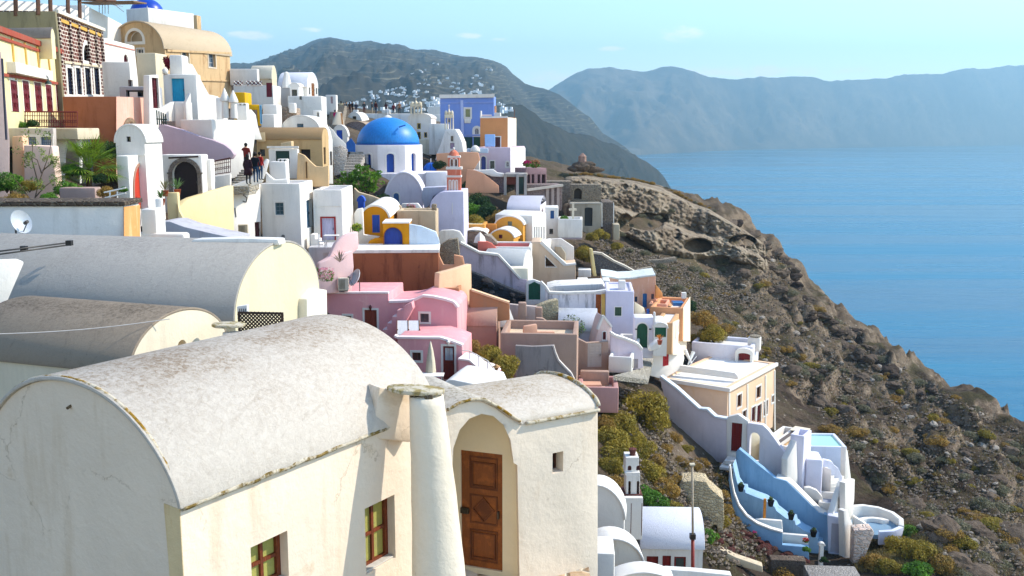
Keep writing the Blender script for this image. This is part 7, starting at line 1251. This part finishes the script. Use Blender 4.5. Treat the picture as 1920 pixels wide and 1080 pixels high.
crowd = [(633, 'in black at the end of the crowd by the small hut'), (640, 'in cream next to the person in black'), (645, 'in dark blue in the thick of the crowd'), (650, 'in charcoal in the thick of the crowd'), (656, 'in brown in the thick of the crowd'), (661, 'in black right of the thick of the crowd'), (668, 'in navy standing apart from the thick crowd'), (683, 'in dark grey by the white pier'), (698, 'in black, first of the pair above the plaza wall'), (705, 'in maroon, second of the pair above the plaza wall'), (724, 'in maroon above the dome finial'), (738, 'in dark red sitting low on the plaza wall'), (749, 'in tan and brown near the belfry')]
tops = ('101216', 'c8b48c', '1a2438', '23252a', '4a2c1c', '0e0e10', '1c2038', '2c2e34', '111114', '401418', '4a1a20', '5c1420', '8a6040')
for i, (u, l) in enumerate(crowd): person('person ' + l, u, 214 if i != 11 else 217, 141.5 + (i % 3) * .7, tops[i], cc[i % 10], hair=('2a1c10', '14100c', '4a3018')[i % 3], pose=('stand', 'walk', 'lean', 'stand')[i % 4], yaw=(150, 200, 20, 90, 170)[i % 5], s=(.98, 1.04, .94, 1.)[i % 4], long_=i % 3 == 1, group='crowd on the high plaza')
# ================================================================ plants
LO = leafm('76702c', 'ac9434', '48481e'); LG = leafm('3c6420', '6c9a2c', '1e3a14'); LD = leafm('20361a', '3c5a2a', '122010'); LB = leafm('8a7438', 'b48c40', '585026'); LY = leafm('6e6a4c', '8a8468', '3c3c2c')
def lumps(n, r, fl=.75): 
    o_ = [(0, 0, r * .45, r * .62, r * .62, r * .55)]
    for i in range(n): a = random.uniform(0, 6.28); q = random.uniform(.35, .75) * r; s_ = random.uniform(.28, .45) * r; o_.append((q * math.cos(a), q * math.sin(a), random.uniform(.2, .75) * r * fl, s_, s_, s_ * .85))
    return o_
def twigs(r, n=14):
    parts = []
    for i in range(n):
        a = random.uniform(0, 6.28); e_ = Vector((math.cos(a) * r * .7, math.sin(a) * r * .7, random.uniform(.3, .9) * r)); parts.append(tube([Vector((0, 0, -.2 * r)), e_ * .5 + ZZ * .12 * r, e_], .022 * r, 4, .006 * r))
    V, Fc = join(*parts); me = bpy.data.meshes.new('stem'); me.from_pydata([tuple(v) for v in V], [], Fc); me.materials.append(flat('3c2e20')); return me
TW = [twigs(1.) for _ in range(2)]
BP = {}
for key, m, n, sz in (('ochre', LO, 5200, .045), ('green', LG, 3800, .06), ('dark', LD, 4200, .06), ('brown', LB, 4200, .045), ('grey', LY, 2200, .06)):
    BP[key] = [leafmesh('foliage', lumps(11, 1.), n, sz, m) for _ in range(3)]
def bush(key, lab, u, v, rpx, D=None, group=None, name='bush', cat='bush', at=None, squash=1., stems=True, sink=.25):
    b = at if at is not None else (P(u, v, D) if D else hit(u, v))
    if b is None: return
    Dd = (b - CAM).dot(FW); r = rpx * Dd / F
    o = bpy.data.objects.new(name, None); COL.objects.link(o); o.location = b - ZZ * (r * sink); o.scale = (r, r, r * squash); o.rotation_euler = (0, 0, random.uniform(0, 6.28)); o['label'] = lab; o['category'] = cat
    if group: o['group'] = group
    link(random.choice(BP[key]), 'foliage', o)
    if stems: link(random.choice(TW), 'stem', o)
    return o
G1 = 'ochre-green bushes on the slope right of the annex'
for i, (u, v, r, k) in enumerate(((1200, 775, 58, 'ochre'), (1165, 800, 40, 'ochre'), (1140, 830, 42, 'ochre'), (1155, 860, 46, 'ochre'), (1135, 800, 30, 'brown'), (1200, 850, 34, 'ochre'), (1215, 890, 36, 'ochre'), (1150, 915, 34, 'brown'), (1240, 920, 34, 'brown'), (1190, 830, 30, 'ochre'), (1260, 900, 22, 'brown'), (1225, 945, 34, 'green'), (1255, 960, 30, 'ochre'), (1205, 930, 28, 'green'), (1140, 880, 30, 'ochre'), (1340, 985, 30, 'ochre'), (1350, 960, 26, 'brown'), (1325, 1010, 26, 'green'), (1175, 905, 26, 'green'), (1230, 870, 26, 'brown'), (1275, 868, 18, 'brown'), (1300, 875, 16, 'brown'), (1355, 935, 22, 'brown'), (1370, 975, 18, 'brown'), (1128, 770, 24, 'ochre'), (1245, 845, 18, 'brown'), (1225, 765, 22, 'brown'), (1240, 795, 20, 'ochre'), (1262, 822, 18, 'brown'), (1285, 845, 16, 'ochre'), (1315, 870, 16, 'brown'), (1290, 900, 18, 'brown'), (1320, 925, 16, 'ochre'), (1345, 900, 16, 'brown'))):
    bush(k, {'ochre': 'ochre-green mounded bush on the slope right of the annex', 'brown': 'dry brownish bush on the slope right of the annex', 'green': 'fresh green bush on the slope right of the annex'}[k], u, v, r, group=G1)
for i, (u, v, r, k) in enumerate(((1665, 1010, 34, 'ochre'), (1690, 1035, 40, 'ochre'), (1730, 1040, 36, 'ochre'), (1640, 1060, 30, 'brown'), (1705, 1000, 22, 'green'), (1760, 1060, 30, 'brown'), (1665, 1070, 30, 'ochre'), (1780, 1040, 22, 'brown'), (1720, 1075, 30, 'green'), (1465, 1085, 30, 'brown'))):
    bush(k, {'ochre': 'ochre bush below the curved white terrace', 'brown': 'dry brown bush below the curved white terrace', 'green': 'bright green bush below the curved white terrace'}[k], u, v, r, group='bushes below the curved white terrace')
for u, v, r, k, D, l in ((915, 672, 34, 'ochre', 58, 'olive bush above the pink ramp rail, the one by the brown vault'), (880, 652, 24, 'brown', 60, 'small ochre bush tucked under the brown vault'), (948, 690, 34, 'ochre', 57, 'big orange-tipped bush against the grey concrete wall'), (905, 722, 16, 'green', 44, 'bright green spiky shrub beside the blond person'), (925, 742, 14, 'green', 43, 'low green shrub at the elbow of the blond person'),
    (1095, 478, 24, 'ochre', 101, 'tall rust-green bush beside the angular stair'), (1108, 445, 14, 'ochre', 106, 'round yellow-green bush under the cave house, near one'), (1124, 440, 18, 'ochre', 108, 'round yellow-green bush under the cave house, larger one'), (1157, 462, 13, 'ochre', 108, 'little ochre bush right of the cave house'), (895, 385, 30, 'dark', 104, 'dark green tree-like shrub below the terracotta wall'), (880, 400, 26, 'green', 100, 'leafy green shrub beside the church tower end'), (915, 400, 26, 'dark', 99, 'dark olive shrub above the orange block'), (935, 412, 24, 'brown', 97, 'brown-green shrub left of the white barrel roof'), (890, 420, 24, 'ochre', 94, 'yellowish shrub directly above the orange block'), (925, 345, 14, 'dark', 108, 'small dark shrub by the terracotta stair wall'),
    (880, 350, 20, 'dark', 106, 'dark shrub against the broad terracotta wall'), (825, 310, 14, 'dark', 106, 'dark green shrub behind the striped bell tower'), (205, 285, 26, 'dark', 52, 'blue-green shrub against the terracotta house'), (35, 238, 18, 'green', 53.5, 'green pot shrub behind the dark red railing, left one'), (88, 250, 15, 'green', 53.2, 'bright green shrub spilling over the dark red railing'), (60, 232, 12, 'dark', 53.4, 'dark trailing plant in the middle of the dark red railing'),
    (12, 345, 30, 'green', 43, 'green bush at the edge beside the peach pylon'), (95, 372, 18, 'green', 41.5, 'leafy green clump in front of the pale pink pylon'), (55, 350, 20, 'ochre', 42.5, 'olive clump between the two pylons'), (135, 320, 20, 'green', 46, 'bright green leafy mass under the palm fronds'), (190, 335, 16, 'dark', 46, 'dark leafy clump right of the palm trunk'), (28, 378, 24, 'brown', 41, 'dry straw bush at the foot of the pylons'), (85, 388, 22, 'ochre', 41, 'low olive bush before the pale pink pylon'), (122, 358, 26, 'green', 45, 'light green shrub under the palm, near the arcade'), (150, 362, 20, 'green', 44.5, 'light green shrub under the palm trunk'), (200, 360, 18, 'brown', 43.5, 'orange-brown bush above the planter wall'), (232, 356, 10, 'green', 43, 'little green pot plant by the chapel'), (557, 488, 15, 'green', 58, 'light green shrub below the terrace steps'), (588, 506, 10, 'green', 57, 'creeper tuft at the head of the pink parapet'), (1057, 410, 9, 'green', 98, 'green plant on the white walled terrace'),
    (1290, 575, 20, 'dark', 92, 'dark green bush above the cream corner house'), (1320, 600, 26, 'brown', 90, 'dry bush right of the cream corner house, upper'), (1338, 628, 28, 'ochre', 89, 'olive bush behind the villa, between it and the cream corner house'), (1310, 640, 22, 'ochre', 90, 'olive bush behind the folded awning'), (1360, 618, 20, 'brown', 94, 'dry bush behind the white upper room'), (720, 372, 14, 'dark', 88, 'dark shrub between the creeper and the church apse'), (1545, 1050, 9, 'dark', 61, 'dark potted plant by the round-topped post'), (1512, 1030, 8, 'green', 60.5, 'little potted plant with red flowers at the blue wall'), (470, 350, 1, 'dark', 56, '')):
    if l: bush(k, l, u, v, r, D, sink=.35, squash=1.1 if r > 20 else 1.)
def flowers(lab, u, v, D, r, c, n=120, sz=.06, group=None):
    T = TH('flowers', lab, 'flowers', (u, v, D)); rr = r * D / F; link(leafmesh('blossom', [(0, 0, 0, rr, rr * .6, rr * .7)], n, sz, leafm(*c)), 'blossom', T.o); link(leafmesh('foliage', [(0, 0, -rr * .3, rr, rr * .6, rr * .6)], n, sz, LG), 'foliage', T.o)
flowers('magenta bougainvillea on top of the mauve-brown ruin', 988, 306, 109, 7, ('b01858', 'd83078', '801040'), 160, .12); flowers('brown seed-headed plants on top of the mauve-brown ruin', 1003, 306, 110, 9, ('a87048', 'c09060', '604028'), 160, .12)
flowers('red geraniums at the foot of the blue stair', 1511, 1012, 60.4, 6, ('c01828', 'e02838', '801018'), 60, .05); flowers('pink flowers trailing down the pink parapet', 610, 512, 56.8, 18, ('d87088', 'f0a0b0', '8a5040'), 200, .05); flowers('pink flower strip on the white balcony wall', 770, 388, 82.5, 9, ('c06070', 'e09098', '805040'), 80, .08); flowers('pink flowers by the blue stair parapet', 1415, 998, 64.5, 4, ('d82888', 'f050a0', '901050'), 40, .06)
flowers('dry climbing weeds on the whitewashed barrel vault', 1072, 608, 69.8, 26, ('5a6a3c', '7c8a50', '3c4428'), 240, .07); flowers('leafy climber beside the white curved mustard house edge', 669, 425, 69.5, 9, ('7a8a2c', 'a8b040', '4a5a20'), 160, .08)
# broad-leaved creeper by the church
T = TH('climbing_plant', 'glossy broad-leaved creeper sprawling over the tan sloping wall', 'climbing plant', (682, 345, 86)); k = 86 / F
link(leafmesh('foliage', [((u - 682) * k, 0, (345 - v) * k, r * k, r * k, r * k * .8) for u, v, r in ((650, 337, 12), (665, 330, 14), (680, 325, 16), (695, 335, 17), (668, 343, 14), (690, 350, 14), (705, 330, 10), (700, 352, 10), (635, 342, 10), (645, 325, 5), (672, 312, 6), (688, 314, 5), (712, 322, 5), (620, 338, 5), (660, 352, 6), (716, 342, 5), (676, 356, 6))], 1150, .15, leafm('3c6a1c', '78a02c', '1e3c12'), long=1.3), 'foliage', T.o); T.mesh('stem', *join(*[tube([P(690, 365, 86), P(u, v, 86)], .06, 5, .02) for u, v in ((650, 335), (670, 325), (700, 330), (685, 340))]), flat('4a3420')); T.mesh('planter', *box(P(625, 356, 86.3), RT * 3.6, Vector((0, .6, 0)), ZZ * .3), plaster('b07050', .4), bevel=.04)
# fan palm
T = TH('fan_palm', 'bushy fan palm between the arcade and the little chapel', 'palm tree', (168, 365, 47)); c = P(166, 318, 47); T.mesh('trunk', *tube([P(168, 375, 47), P(167, 345, 47), c], .16, 10, .12), flat('4a3624')); V = []; Fc = []
for i in range(70):
    az = i * 2.4; el = R(random.uniform(-15, 75)); L = random.uniform(.95, 1.75); d = Vector((math.cos(az) * math.cos(el), math.sin(az) * math.cos(el), math.sin(el))); s_ = d.cross(ZZ).normalized(); b = c + d * L * .6; kk = len(V)
    for q in range(17):
        a = R(-75 + q * 150 / 16); f_ = (d * math.cos(a) + s_ * math.sin(a)); tip = b + f_ * L * .75 - ZZ * (.18 * L + .1 * abs(math.sin(a))); w_ = f_.cross(ZZ if abs(f_.z) < .9 else RT).normalized() * .022; m_ = b.lerp(tip, .5) + ZZ * .06
        kk = len(V); V += [b, m_ - w_, tip, m_ + w_]; Fc.append([kk, kk + 1, kk + 2, kk + 3])
    kk = len(V); w_ = s_ * .015; V += [c - w_, c + w_, b + w_, b - w_]; Fc.append([kk, kk + 1, kk + 2, kk + 3])
me = bpy.data.meshes.new('fronds'); me.from_pydata([tuple(v - T.base) for v in V], [], Fc); me.materials.append(leafm('4a7a1e', '9ab030', '24481a')); link(me, 'fronds', T.o)
# slender sapling
T = TH('sapling', 'slender sparse-leaved sapling against the pale pink pylon', 'tree', (60, 395, 42)); br = [((60, 395), (72, 345), (92, 290), (98, 255)), ((66, 370), (84, 350), (104, 335)), ((72, 345), (60, 300), (62, 260)), ((80, 320), (98, 305), (112, 300)), ((64, 385), (40, 350), (22, 330)), ((78, 325), (70, 300), (52, 290))]
T.mesh('trunk', *join(*[tube([P(u, v, 42) for u, v in b], .03, 6, .008) for b in br]), flat('6a5442')); k = 42 / F; bl = []
for b in br:
    for i in range(1, len(b)):
        for q in range(3): u, v = b[i][0] + random.uniform(-9, 9), b[i][1] + random.uniform(-9, 9); bl.append(((u - 60) * k, random.uniform(-.2, .2), (395 - v) * k, 8 * k, 8 * k, 8 * k))
link(leafmesh('foliage', bl, 900, .045, leafm('5c7a34', 'a0a858', '34481c'), long=1.5), 'foliage', T.o)
def agave(lab, u, v, D, r, c=('4a6a3a', '7a9a5a', '2c4424'), pot=True):
    T = TH('agave', lab, 'potted plant', (u, v, D), group='spiky plants by the dark arched door'); b = P(u, v, D) + ZZ * (.3 if pot else 0); V = []; Fc = []
    for i in range(26):
        a = i * 2.4; e = R(random.uniform(20, 80)); d = Vector((math.cos(a) * math.cos(e), math.sin(a) * math.cos(e), math.sin(e))); s_ = d.cross(ZZ).normalized() * .03; kk = len(V); m_ = b + d * r * .5 + ZZ * .04; V += [b, m_ - s_, b + d * r - ZZ * .05, m_ + s_]; Fc.append([kk, kk + 1, kk + 2, kk + 3])
    T.mesh('foliage', V, Fc, leafm(*c))
    if pot: T.mesh('pot', *lathe(P(u, v, D), [(.12, 0), (.18, .28), (.2, .3)], 12), paint('a8502c'), smooth='auto')
agave('spiky agave in a pot nearer the dark arched door', 333, 366, 50.5, .7); agave('greyish spiky plant in a pot left of the agave', 310, 368, 50, .65, ('6a6a4a', '94906a', '3c4030')); agave('young leafy plant in a terracotta pot by the cream gate post', 303, 385, 45, .5); agave('orange-leaved pot plant beside the green shuttered shed', 1237, 646, 67, .5, ('b8641c', 'd88a2c', '6a3410')); agave('prickly stalks rising from the pink parapet', 637, 492, 57.5, .8, ('7a6a5a', '9a8a70', '4a4034'), False)
# ================================================================ the far hillside village
def farhouse(ws):
    parts = [box(Vector((x, y, -3)), Vector((w, 0, 0)), Vector((0, d, 0)), ZZ * (h + 3)) for x, y, w, d, h in ws]; V, Fc = join(*parts); return V, Fc
FH = []
for ws in (((0, 0, 9, 8, 4), (9, 1, 6, 7, 6.4)), ((0, 0, 12, 8, 3.6), (2, 1, 5, 6, 6.6)), ((0, 0, 7, 8, 5.5),), ((0, 0, 16, 7, 3.2), (4, 0.5, 5, 7, 5.6), (11, 1, 4, 5, 4.6))):
    V, Fc = farhouse(ws); me = bpy.data.meshes.new('wall'); me.from_pydata([tuple(v) for v in V], [], Fc); me.materials.append(plaster('f4f2f0', .1)); 
    wv = []
    for x, y, w, d, h in ws:
        for q in range(max(1, int(w / 3.2))): wv.append(box(Vector((x + 1 + q * 3.1, y - .06, h - 2.6)), RT * 1.1, Vector((0, .1, 0)), ZZ * 1.5))
    V, Fc = join(*wv); m2 = bpy.data.meshes.new('window'); m2.from_pydata([tuple(v) for v in V], [], Fc); m2.materials.append(glass('28343c')); FH.append((me, m2))
random.seed(21); hill = bpy.data.objects['hill']; head = bpy.data.objects['headland']; nh = 0; used = []
for (u0, u1, v0, v1, n, sc) in ((686, 745, 170, 192, 24, .95), (745, 806, 172, 200, 20, 1.), (735, 825, 150, 172, 16, .8), (800, 832, 186, 216, 20, 1.5), (842, 925, 156, 178, 20, .9), (790, 822, 118, 132, 5, .7), (745, 790, 126, 140, 5, .7), (906, 925, 128, 136, 3, .8), (700, 800, 196, 210, 24, 1.3), (650, 700, 186, 205, 10, 1.1), (930, 962, 204, 212, 9, 1.3), (926, 950, 192, 204, 4, 1.), (810, 900, 140, 150, 6, .7), (860, 900, 172, 180, 8, 1.)):
    n = int(n * .72)
    for _ in range(n):
        for tr in range(6):
            u, v = random.uniform(u0, u1), random.uniform(v0, v1)
            if all(abs(u - a) > 4 or abs(v - b) > 2.6 for a, b in used): break
        p = (hitmesh(head, u, v) if u > 925 else None) or hitmesh(hill, u, v)
        if p is None: continue
        used.append((u, v)); nh += 1; D = (p - CAM).dot(FW); f_ = sc * D / 1900 * random.uniform(.6, 1.15) * .62
        o = bpy.data.objects.new('far_house', None); COL.objects.link(o); o.location = p + ZZ * .5; o.rotation_euler = (0, 0, R(random.uniform(-25, 25))); o.scale = (f_, f_, f_); o['label'] = 'small white cubic house in the hazy village on the distant hillside'; o['category'] = 'house'; o['group'] = 'houses of the distant hillside village'
        a, b = random.choice(FH); link(a, 'wall', o)
# ================================================================ cliff detail: tuff face with caves, boulders, loose stones, scrub
topl = [(1050, 330), (1100, 326), (1130, 331), (1185, 336), (1240, 348), (1290, 374), (1330, 390), (1400, 432), (1450, 468)]; botl = [(1050, 432), (1150, 446), (1230, 492), (1300, 500), (1400, 505), (1450, 520)]
NU, NV = 210, 80; V = []
caves = [(1212, 418, 30, 17, 5.5), (1172, 420, 14, 18, 3.2), (1308, 462, 25, 14, 5.), (1392, 452, 24, 11, 4.), (1240, 410, 12, 10, 1.5), (1172, 350, 5, 5, .8), (1190, 352, 4, 5, .8), (1268, 440, 8, 10, 1.4), (1350, 486, 18, 7, 1.5)]
for j in range(NV):
    t_ = j / (NV - 1)
    for i in range(NU):
        u = 1050 + 400 * i / (NU - 1); v = interp(topl, u) * (1 - t_) + interp(botl, u) * t_
        r = ray(u, v); 
        Dt = interp([(1050, 125), (1200, 135), (1330, 140), (1450, 143)], u); Db = interp([(1050, 112), (1180, 115), (1300, 119), (1450, 125)], u)
        def hd(tt):
            v_ = interp(topl, u) * (1 - tt) + interp(botl, u) * tt; p_ = hit(u, v_ + 1.5)
            return (p_ - CAM).dot(FW) if p_ is not None and p_.y < 170 else Dt
        nb_ = 2.2; fr = t_ * nb_ - math.floor(t_ * nb_); tb = min(1., (math.floor(t_ * nb_) + 1) / nb_)
        D = hd(t_) * .3 + hd(tb) * .7 - 1.
        if fr < .18: D += (hd(t_) - hd(tb)) * .7 * (1 - fr / .18)
        q = Vector((u * .045, v * .06, 0)); D -= .8 * (noise.ridged_multi_fractal(q * .45, .9, 2.1, 5, 1., 2.) - 1.) + .6 * noise.fractal(q * 3.1, .8, 2.1, 4)
        for cu, cv, cw, ch, cd_ in caves:
            e_ = ((u - cu) / cw) ** 2 + ((v - cv) / ch) ** 2 * (1 if v < cv else 1.6)
            if e_ < 1.25: D += 1.5 * cd_ * min(1, max(0, (1.25 - e_) / .35))
        ed = min(i, NU - 1 - i) / 12; eb = min(j / 3, (NV - 1 - j) / 16)
        D += 9 * max(0, 1 - min(ed, eb, 1)) ** 1.5
        V.append(tuple(CAM + r * D))
n = NT('tuff'); pos = n('NewGeometry').outputs['Position']; col = n.mix(n.ramp(n.noise(.18, 7, .7, pos, (1, 1, 1.6)), (.38, 0.), (.65, 1.)), srgb('8a7864'), srgb('b0a088')); col = n.mix(n.ramp(n.noise(.5, 8, .78, pos), (.5, 0.), (.62, 1.)), col, srgb('5a4c3e')); col = n.mix(n.ramp(n('TexVoronoi', Scale=1.1, Vector=pos).outputs['Distance'], (.06, .8), (.14, 0.)), col, srgb('43382e')); n.fin(col, .96, n.bump(n.noise(.9, 9, .75, pos), 1., .5), .1)
tm = gridmesh('tuff_cliff', np.array(V), NU, NV); struct('tuff_cliff', tm, n.m, label='pale tuff cliff face hollowed by old caves')
def rockmesh(seed, sub=2, m=None):
    bm = bmesh.new(); bmesh.ops.create_icosphere(bm, subdivisions=sub, radius=1.)
    for v in bm.verts: q = v.co.copy(); v.co *= 1 + .38 * noise.noise(q * 1.1 + Vector((seed, 0, 0))) + .16 * noise.noise(q * 3 + Vector((0, seed, 0))); v.co.z *= .7
    me = bpy.data.meshes.new('rock'); bm.to_mesh(me); bm.free(); me.materials.append(m); return me
@cached
def rockm(c, c2):
    n = NT('rock'); oi = n('ObjectInfo').outputs['Random']; col = n.mix(n.ramp(n.noise(2.2, 7, .75), (.4, 0.), (.65, 1.)), srgb(c), srgb(c2)); col = n.mix(n.math('MULTIPLY', oi, .5), col, srgb('4c4036')); return n.fin(col, .95, n.bump(n.noise(4, 8, .75), .9, .2), .1)
RK = [rockmesh(i * 7.3, 3, rockm('7a6a5a', '584a3e')) for i in range(4)]; RKD = [rockmesh(i * 5.1 + 2, 3, rockm('4c4038', '352c26')) for i in range(3)]; RKW = [rockmesh(i * 3.7 + 9, 2, rockm('b8aea0', '98897a')) for i in range(3)]
def inpoly(x, y, pl_):
    c = False; j = len(pl_) - 1
    for i in range(len(pl_)):
        if (pl_[i][1] > y) != (pl_[j][1] > y) and x < (pl_[j][0] - pl_[i][0]) * (y - pl_[i][1]) / (pl_[j][1] - pl_[i][1]) + pl_[i][0]: c = not c
        j = i
    return c
CLIFF = [(1300, 560), (1240, 500), (1420, 470), (1490, 505), (1510, 560), (1600, 615), (1700, 695), (1920, 810), (1920, 1080), (1800, 1080), (1700, 960), (1610, 880), (1540, 780), (1460, 700), (1330, 610)]
def rnd(poly):
    xs_ = [p[0] for p in poly]; ys_ = [p[1] for p in poly]
    while True:
        u, v = random.uniform(min(xs_), max(xs_)), random.uniform(min(ys_), max(ys_))
        if inpoly(u, v, poly):
            p = hit(u, v)
            if p is not None and p.y < 180: return u, v, p
def rockat(ms, lab, grp, p, s_, name='rock', cat='rock'):
    o = link(random.choice(ms), name); o.location = p; o.scale = (s_, s_ * random.uniform(.7, 1.2), s_ * random.uniform(.5, 1.)); o.rotation_euler = (random.uniform(-.4, .4), random.uniform(-.4, .4), random.uniform(0, 6.28)); o['label'] = lab; o['category'] = cat; o['group'] = grp
for _ in range(70): u, v, p = rnd(CLIFF); rockat(RK, 'brown-grey boulder half sunk in the open cliff slope', 'boulders on the cliff slope', p - ZZ * .1, random.uniform(.35, 1.15) ** 1.5)
SKY_ = [(1340, 398), (1400, 428), (1490, 500), (1505, 550), (1600, 612), (1700, 695), (1660, 700), (1560, 640), (1450, 560), (1380, 470)]
for _ in range(90): u, v, p = rnd(SKY_); rockat(RKD if random.random() < .5 else RK, 'angular brown outcrop rock just below the cliff skyline', 'outcrop rocks under the cliff skyline', p - ZZ * .2, random.uniform(.35, 1.2))
for _ in range(110): u, v, p = rnd(CLIFF); rockat(RKW, 'pale broken stone lying on the open cliff slope', 'pale stones on the cliff slope', p, random.uniform(.16, .5))
for (u, v, s_) in ((1470, 470, 2.2), (1488, 500, 3.), (1500, 530, 3.4), (1440, 445, 1.8), (1490, 520, 2.6), (1380, 415, 1.6), (1355, 400, 1.6), (1560, 590, 1.6), (1590, 606, 1.8), (1640, 640, 1.2), (1700, 692, 1.2), (1760, 728, 1.), (1830, 765, 1.), (1345, 395, 1.2), (1410, 435, 1.8)):
    p = hit(u - 6, v + 8); 
    if p is not None: rockat(RKD if s_ > 2.8 else RK, 'dark crag jutting from the skyline of the cliff', 'crags along the cliff skyline', p - ZZ * s_ * .25, s_ * .5)
for (u, v, s_) in ((1078, 316, .9), (1088, 310, 1.), (1100, 312, 1.1), (1110, 316, .9), (1120, 318, .8), (1094, 306, .8)): rockat(RK, 'grey rock in the heap on the cliff top', 'rock heap on the cliff top', P(u, v, 128), s_)
T = TH('stone_hut', 'tiny pinkish stone cairn hut on the rock heap', 'hut', (1092, 306, 128)); T.mesh('wall', *lathe(P(1092, 306, 128), [(.55, 0), (.5, .8), (.55, .85), (.3, 1.1), (.1, 1.3)], 6), stone('c09888', '9a7468', 3), bevel=.03)
RKR = [rockmesh(i * 4.4 + 1, 2, rockm('6a3a34', '4a2a28')) for i in range(3)]
for _ in range(60):
    u, v = random.uniform(1345, 1510), random.uniform(1000, 1052)
    p = hit(u, v)
    if p is not None and p.y < 66: rockat(RKR, 'dark red volcanic stone in the heap below the blue stair', 'red stone heap below the blue stair', p + ZZ * .1, random.uniform(.15, .4))
# dark lava rubble slope under the long ramp wall
LV = [rockmesh(i * 2.9 + 4, 2, rockm('3c3e44', '26282e')) for i in range(3)]; LVp = [(882, 515), (905, 520), (930, 535), (960, 548), (985, 556), (985, 572), (955, 568), (920, 556), (884, 542)]
T, w, pl = S('rubble_bank', 'steep bank of dark lava rubble under the long mottled ramp wall', 'bank', (930, 545, 78, 2), [(878, 508), (905, 518), (935, 532), (965, 545), (988, 553), (988, 590), (878, 590)], 1., stone('3c4048', '24262c', 3., '14161a'), bevel=.1)
for _ in range(70):
    u, v = random.uniform(880, 986), random.uniform(512, 575)
    if inpoly(u, v, LVp): rockat(LV, 'dark lava stone on the rubble bank under the ramp wall', 'lava stones of the rubble bank', pl.pt(u, v) + pl.n * .1, random.uniform(.15, .45))
for _ in range(170):
    u, v, p = rnd(CLIFF); d = (p - CAM).dot(FW); k = random.choice(('grey', 'grey', 'brown', 'grey', 'ochre')); bush(k, {'grey': 'low greyish scrub bush on the open cliff slope', 'brown': 'dry straw-coloured scrub bush on the open cliff slope', 'ochre': 'olive scrub bush on the open cliff slope'}[k], 0, 0, random.uniform(.35, 1.15) * F / d, at=p, group='scrub on the cliff slope', squash=.7, stems=False)
for u in range(1060, 1340, 9):
    v = interp(topl, u) - 3; p = hit(u, v + 3)
    if p is not None: bush(random.choice(('brown', 'grey', 'brown')), 'dry tuft of scrub along the cliff top edge', 0, 0, random.uniform(4, 9), at=p, group='scrub along the cliff top', squash=.8, stems=False)
for u, v, r in ((1235, 408, 8), (1260, 395, 9), (1180, 470, 10), (1210, 475, 12), (1240, 500, 12), (1300, 505, 12), (1205, 405, 8), (1165, 440, 10), (1270, 540, 14), (1330, 535, 12), (1140, 345, 10), (1165, 343, 9), (1115, 345, 10)):
    p = hit(u, v); 
    if p is not None: bush('grey', 'dull green-brown scrub clump on the tuff cliff', 0, 0, r, at=p - ray(u, v).normalized() * 4, group='scrub on the tuff cliff', squash=.8, stems=False)
# uncountable ground cover
def scatter(name, polys, n, mk, mat, lab):
    V = []; Fc = []
    for _ in range(n): u, v, p = rnd(random.choice(polys)); mk(p, V, Fc)
    me = bpy.data.meshes.new(name); me.from_pydata(V, [], Fc); me.materials.append(mat); o = link(me, name); o['kind'] = 'stuff'; o['label'] = lab; return o
SL = [(1125, 760), (1180, 720), (1250, 760), (1250, 850), (1370, 880), (1380, 960), (1440, 1060), (1330, 1060), (1240, 960), (1130, 900)]; SR = [(1600, 1070), (1640, 990), (1700, 980), (1820, 1080)]; TP = [(1100, 440), (1240, 480), (1420, 560), (1300, 600), (1230, 560), (1150, 500)]
def tuft(p, V, Fc):
    for _ in range(9):
        a = random.uniform(0, 6.28); L = random.uniform(.12, .42); e = Vector((math.cos(a), math.sin(a), random.uniform(.6, 2.2))).normalized() * L; s_ = Vector((-math.sin(a), math.cos(a), 0)) * .022; q = p + Vector((random.uniform(-.25, .25), random.uniform(-.25, .25), -.04)); k = len(V); V += [tuple(q - s_), tuple(q + s_), tuple(q + e)]; Fc.append((k, k + 1, k + 2))
def pebble(p, V, Fc):
    for _ in range(3):
        r = random.uniform(.05, .2); c = p + Vector((random.uniform(-.5, .5), random.uniform(-.5, .5), 0)); c.z = p.z + .02; k = len(V); a0 = random.uniform(0, 6)
        V += [tuple(c + Vector((r * math.cos(a0 + i * 1.57) * random.uniform(.7, 1.3), r * math.sin(a0 + i * 1.57) * random.uniform(.7, 1.2), 0))) for i in range(4)] + [tuple(c + Vector((.2 * r, 0, r * random.uniform(.5, .9)))), tuple(c - ZZ * r)]
        for i in range(4): Fc += [(k + i, k + (i + 1) % 4, k + 4), (k + (i + 1) % 4, k + i, k + 5)]
scatter('dry_grass', [CLIFF, CLIFF, SL, SR, TP], 9000, tuft, leafm('6c6238', '948252', '44401f'), 'sparse dry grass over the rocky slopes'); scatter('loose_stones', [CLIFF, CLIFF, SL, TP, TP], 6000, pebble, rockm('9c8c7a', '6e6052'), 'loose stones littering the rocky slopes')
for T in ALL: T.done()
for o in list(bpy.data.objects):
    if o.type == 'MESH' and o.users == 0: bpy.data.objects.remove(o)
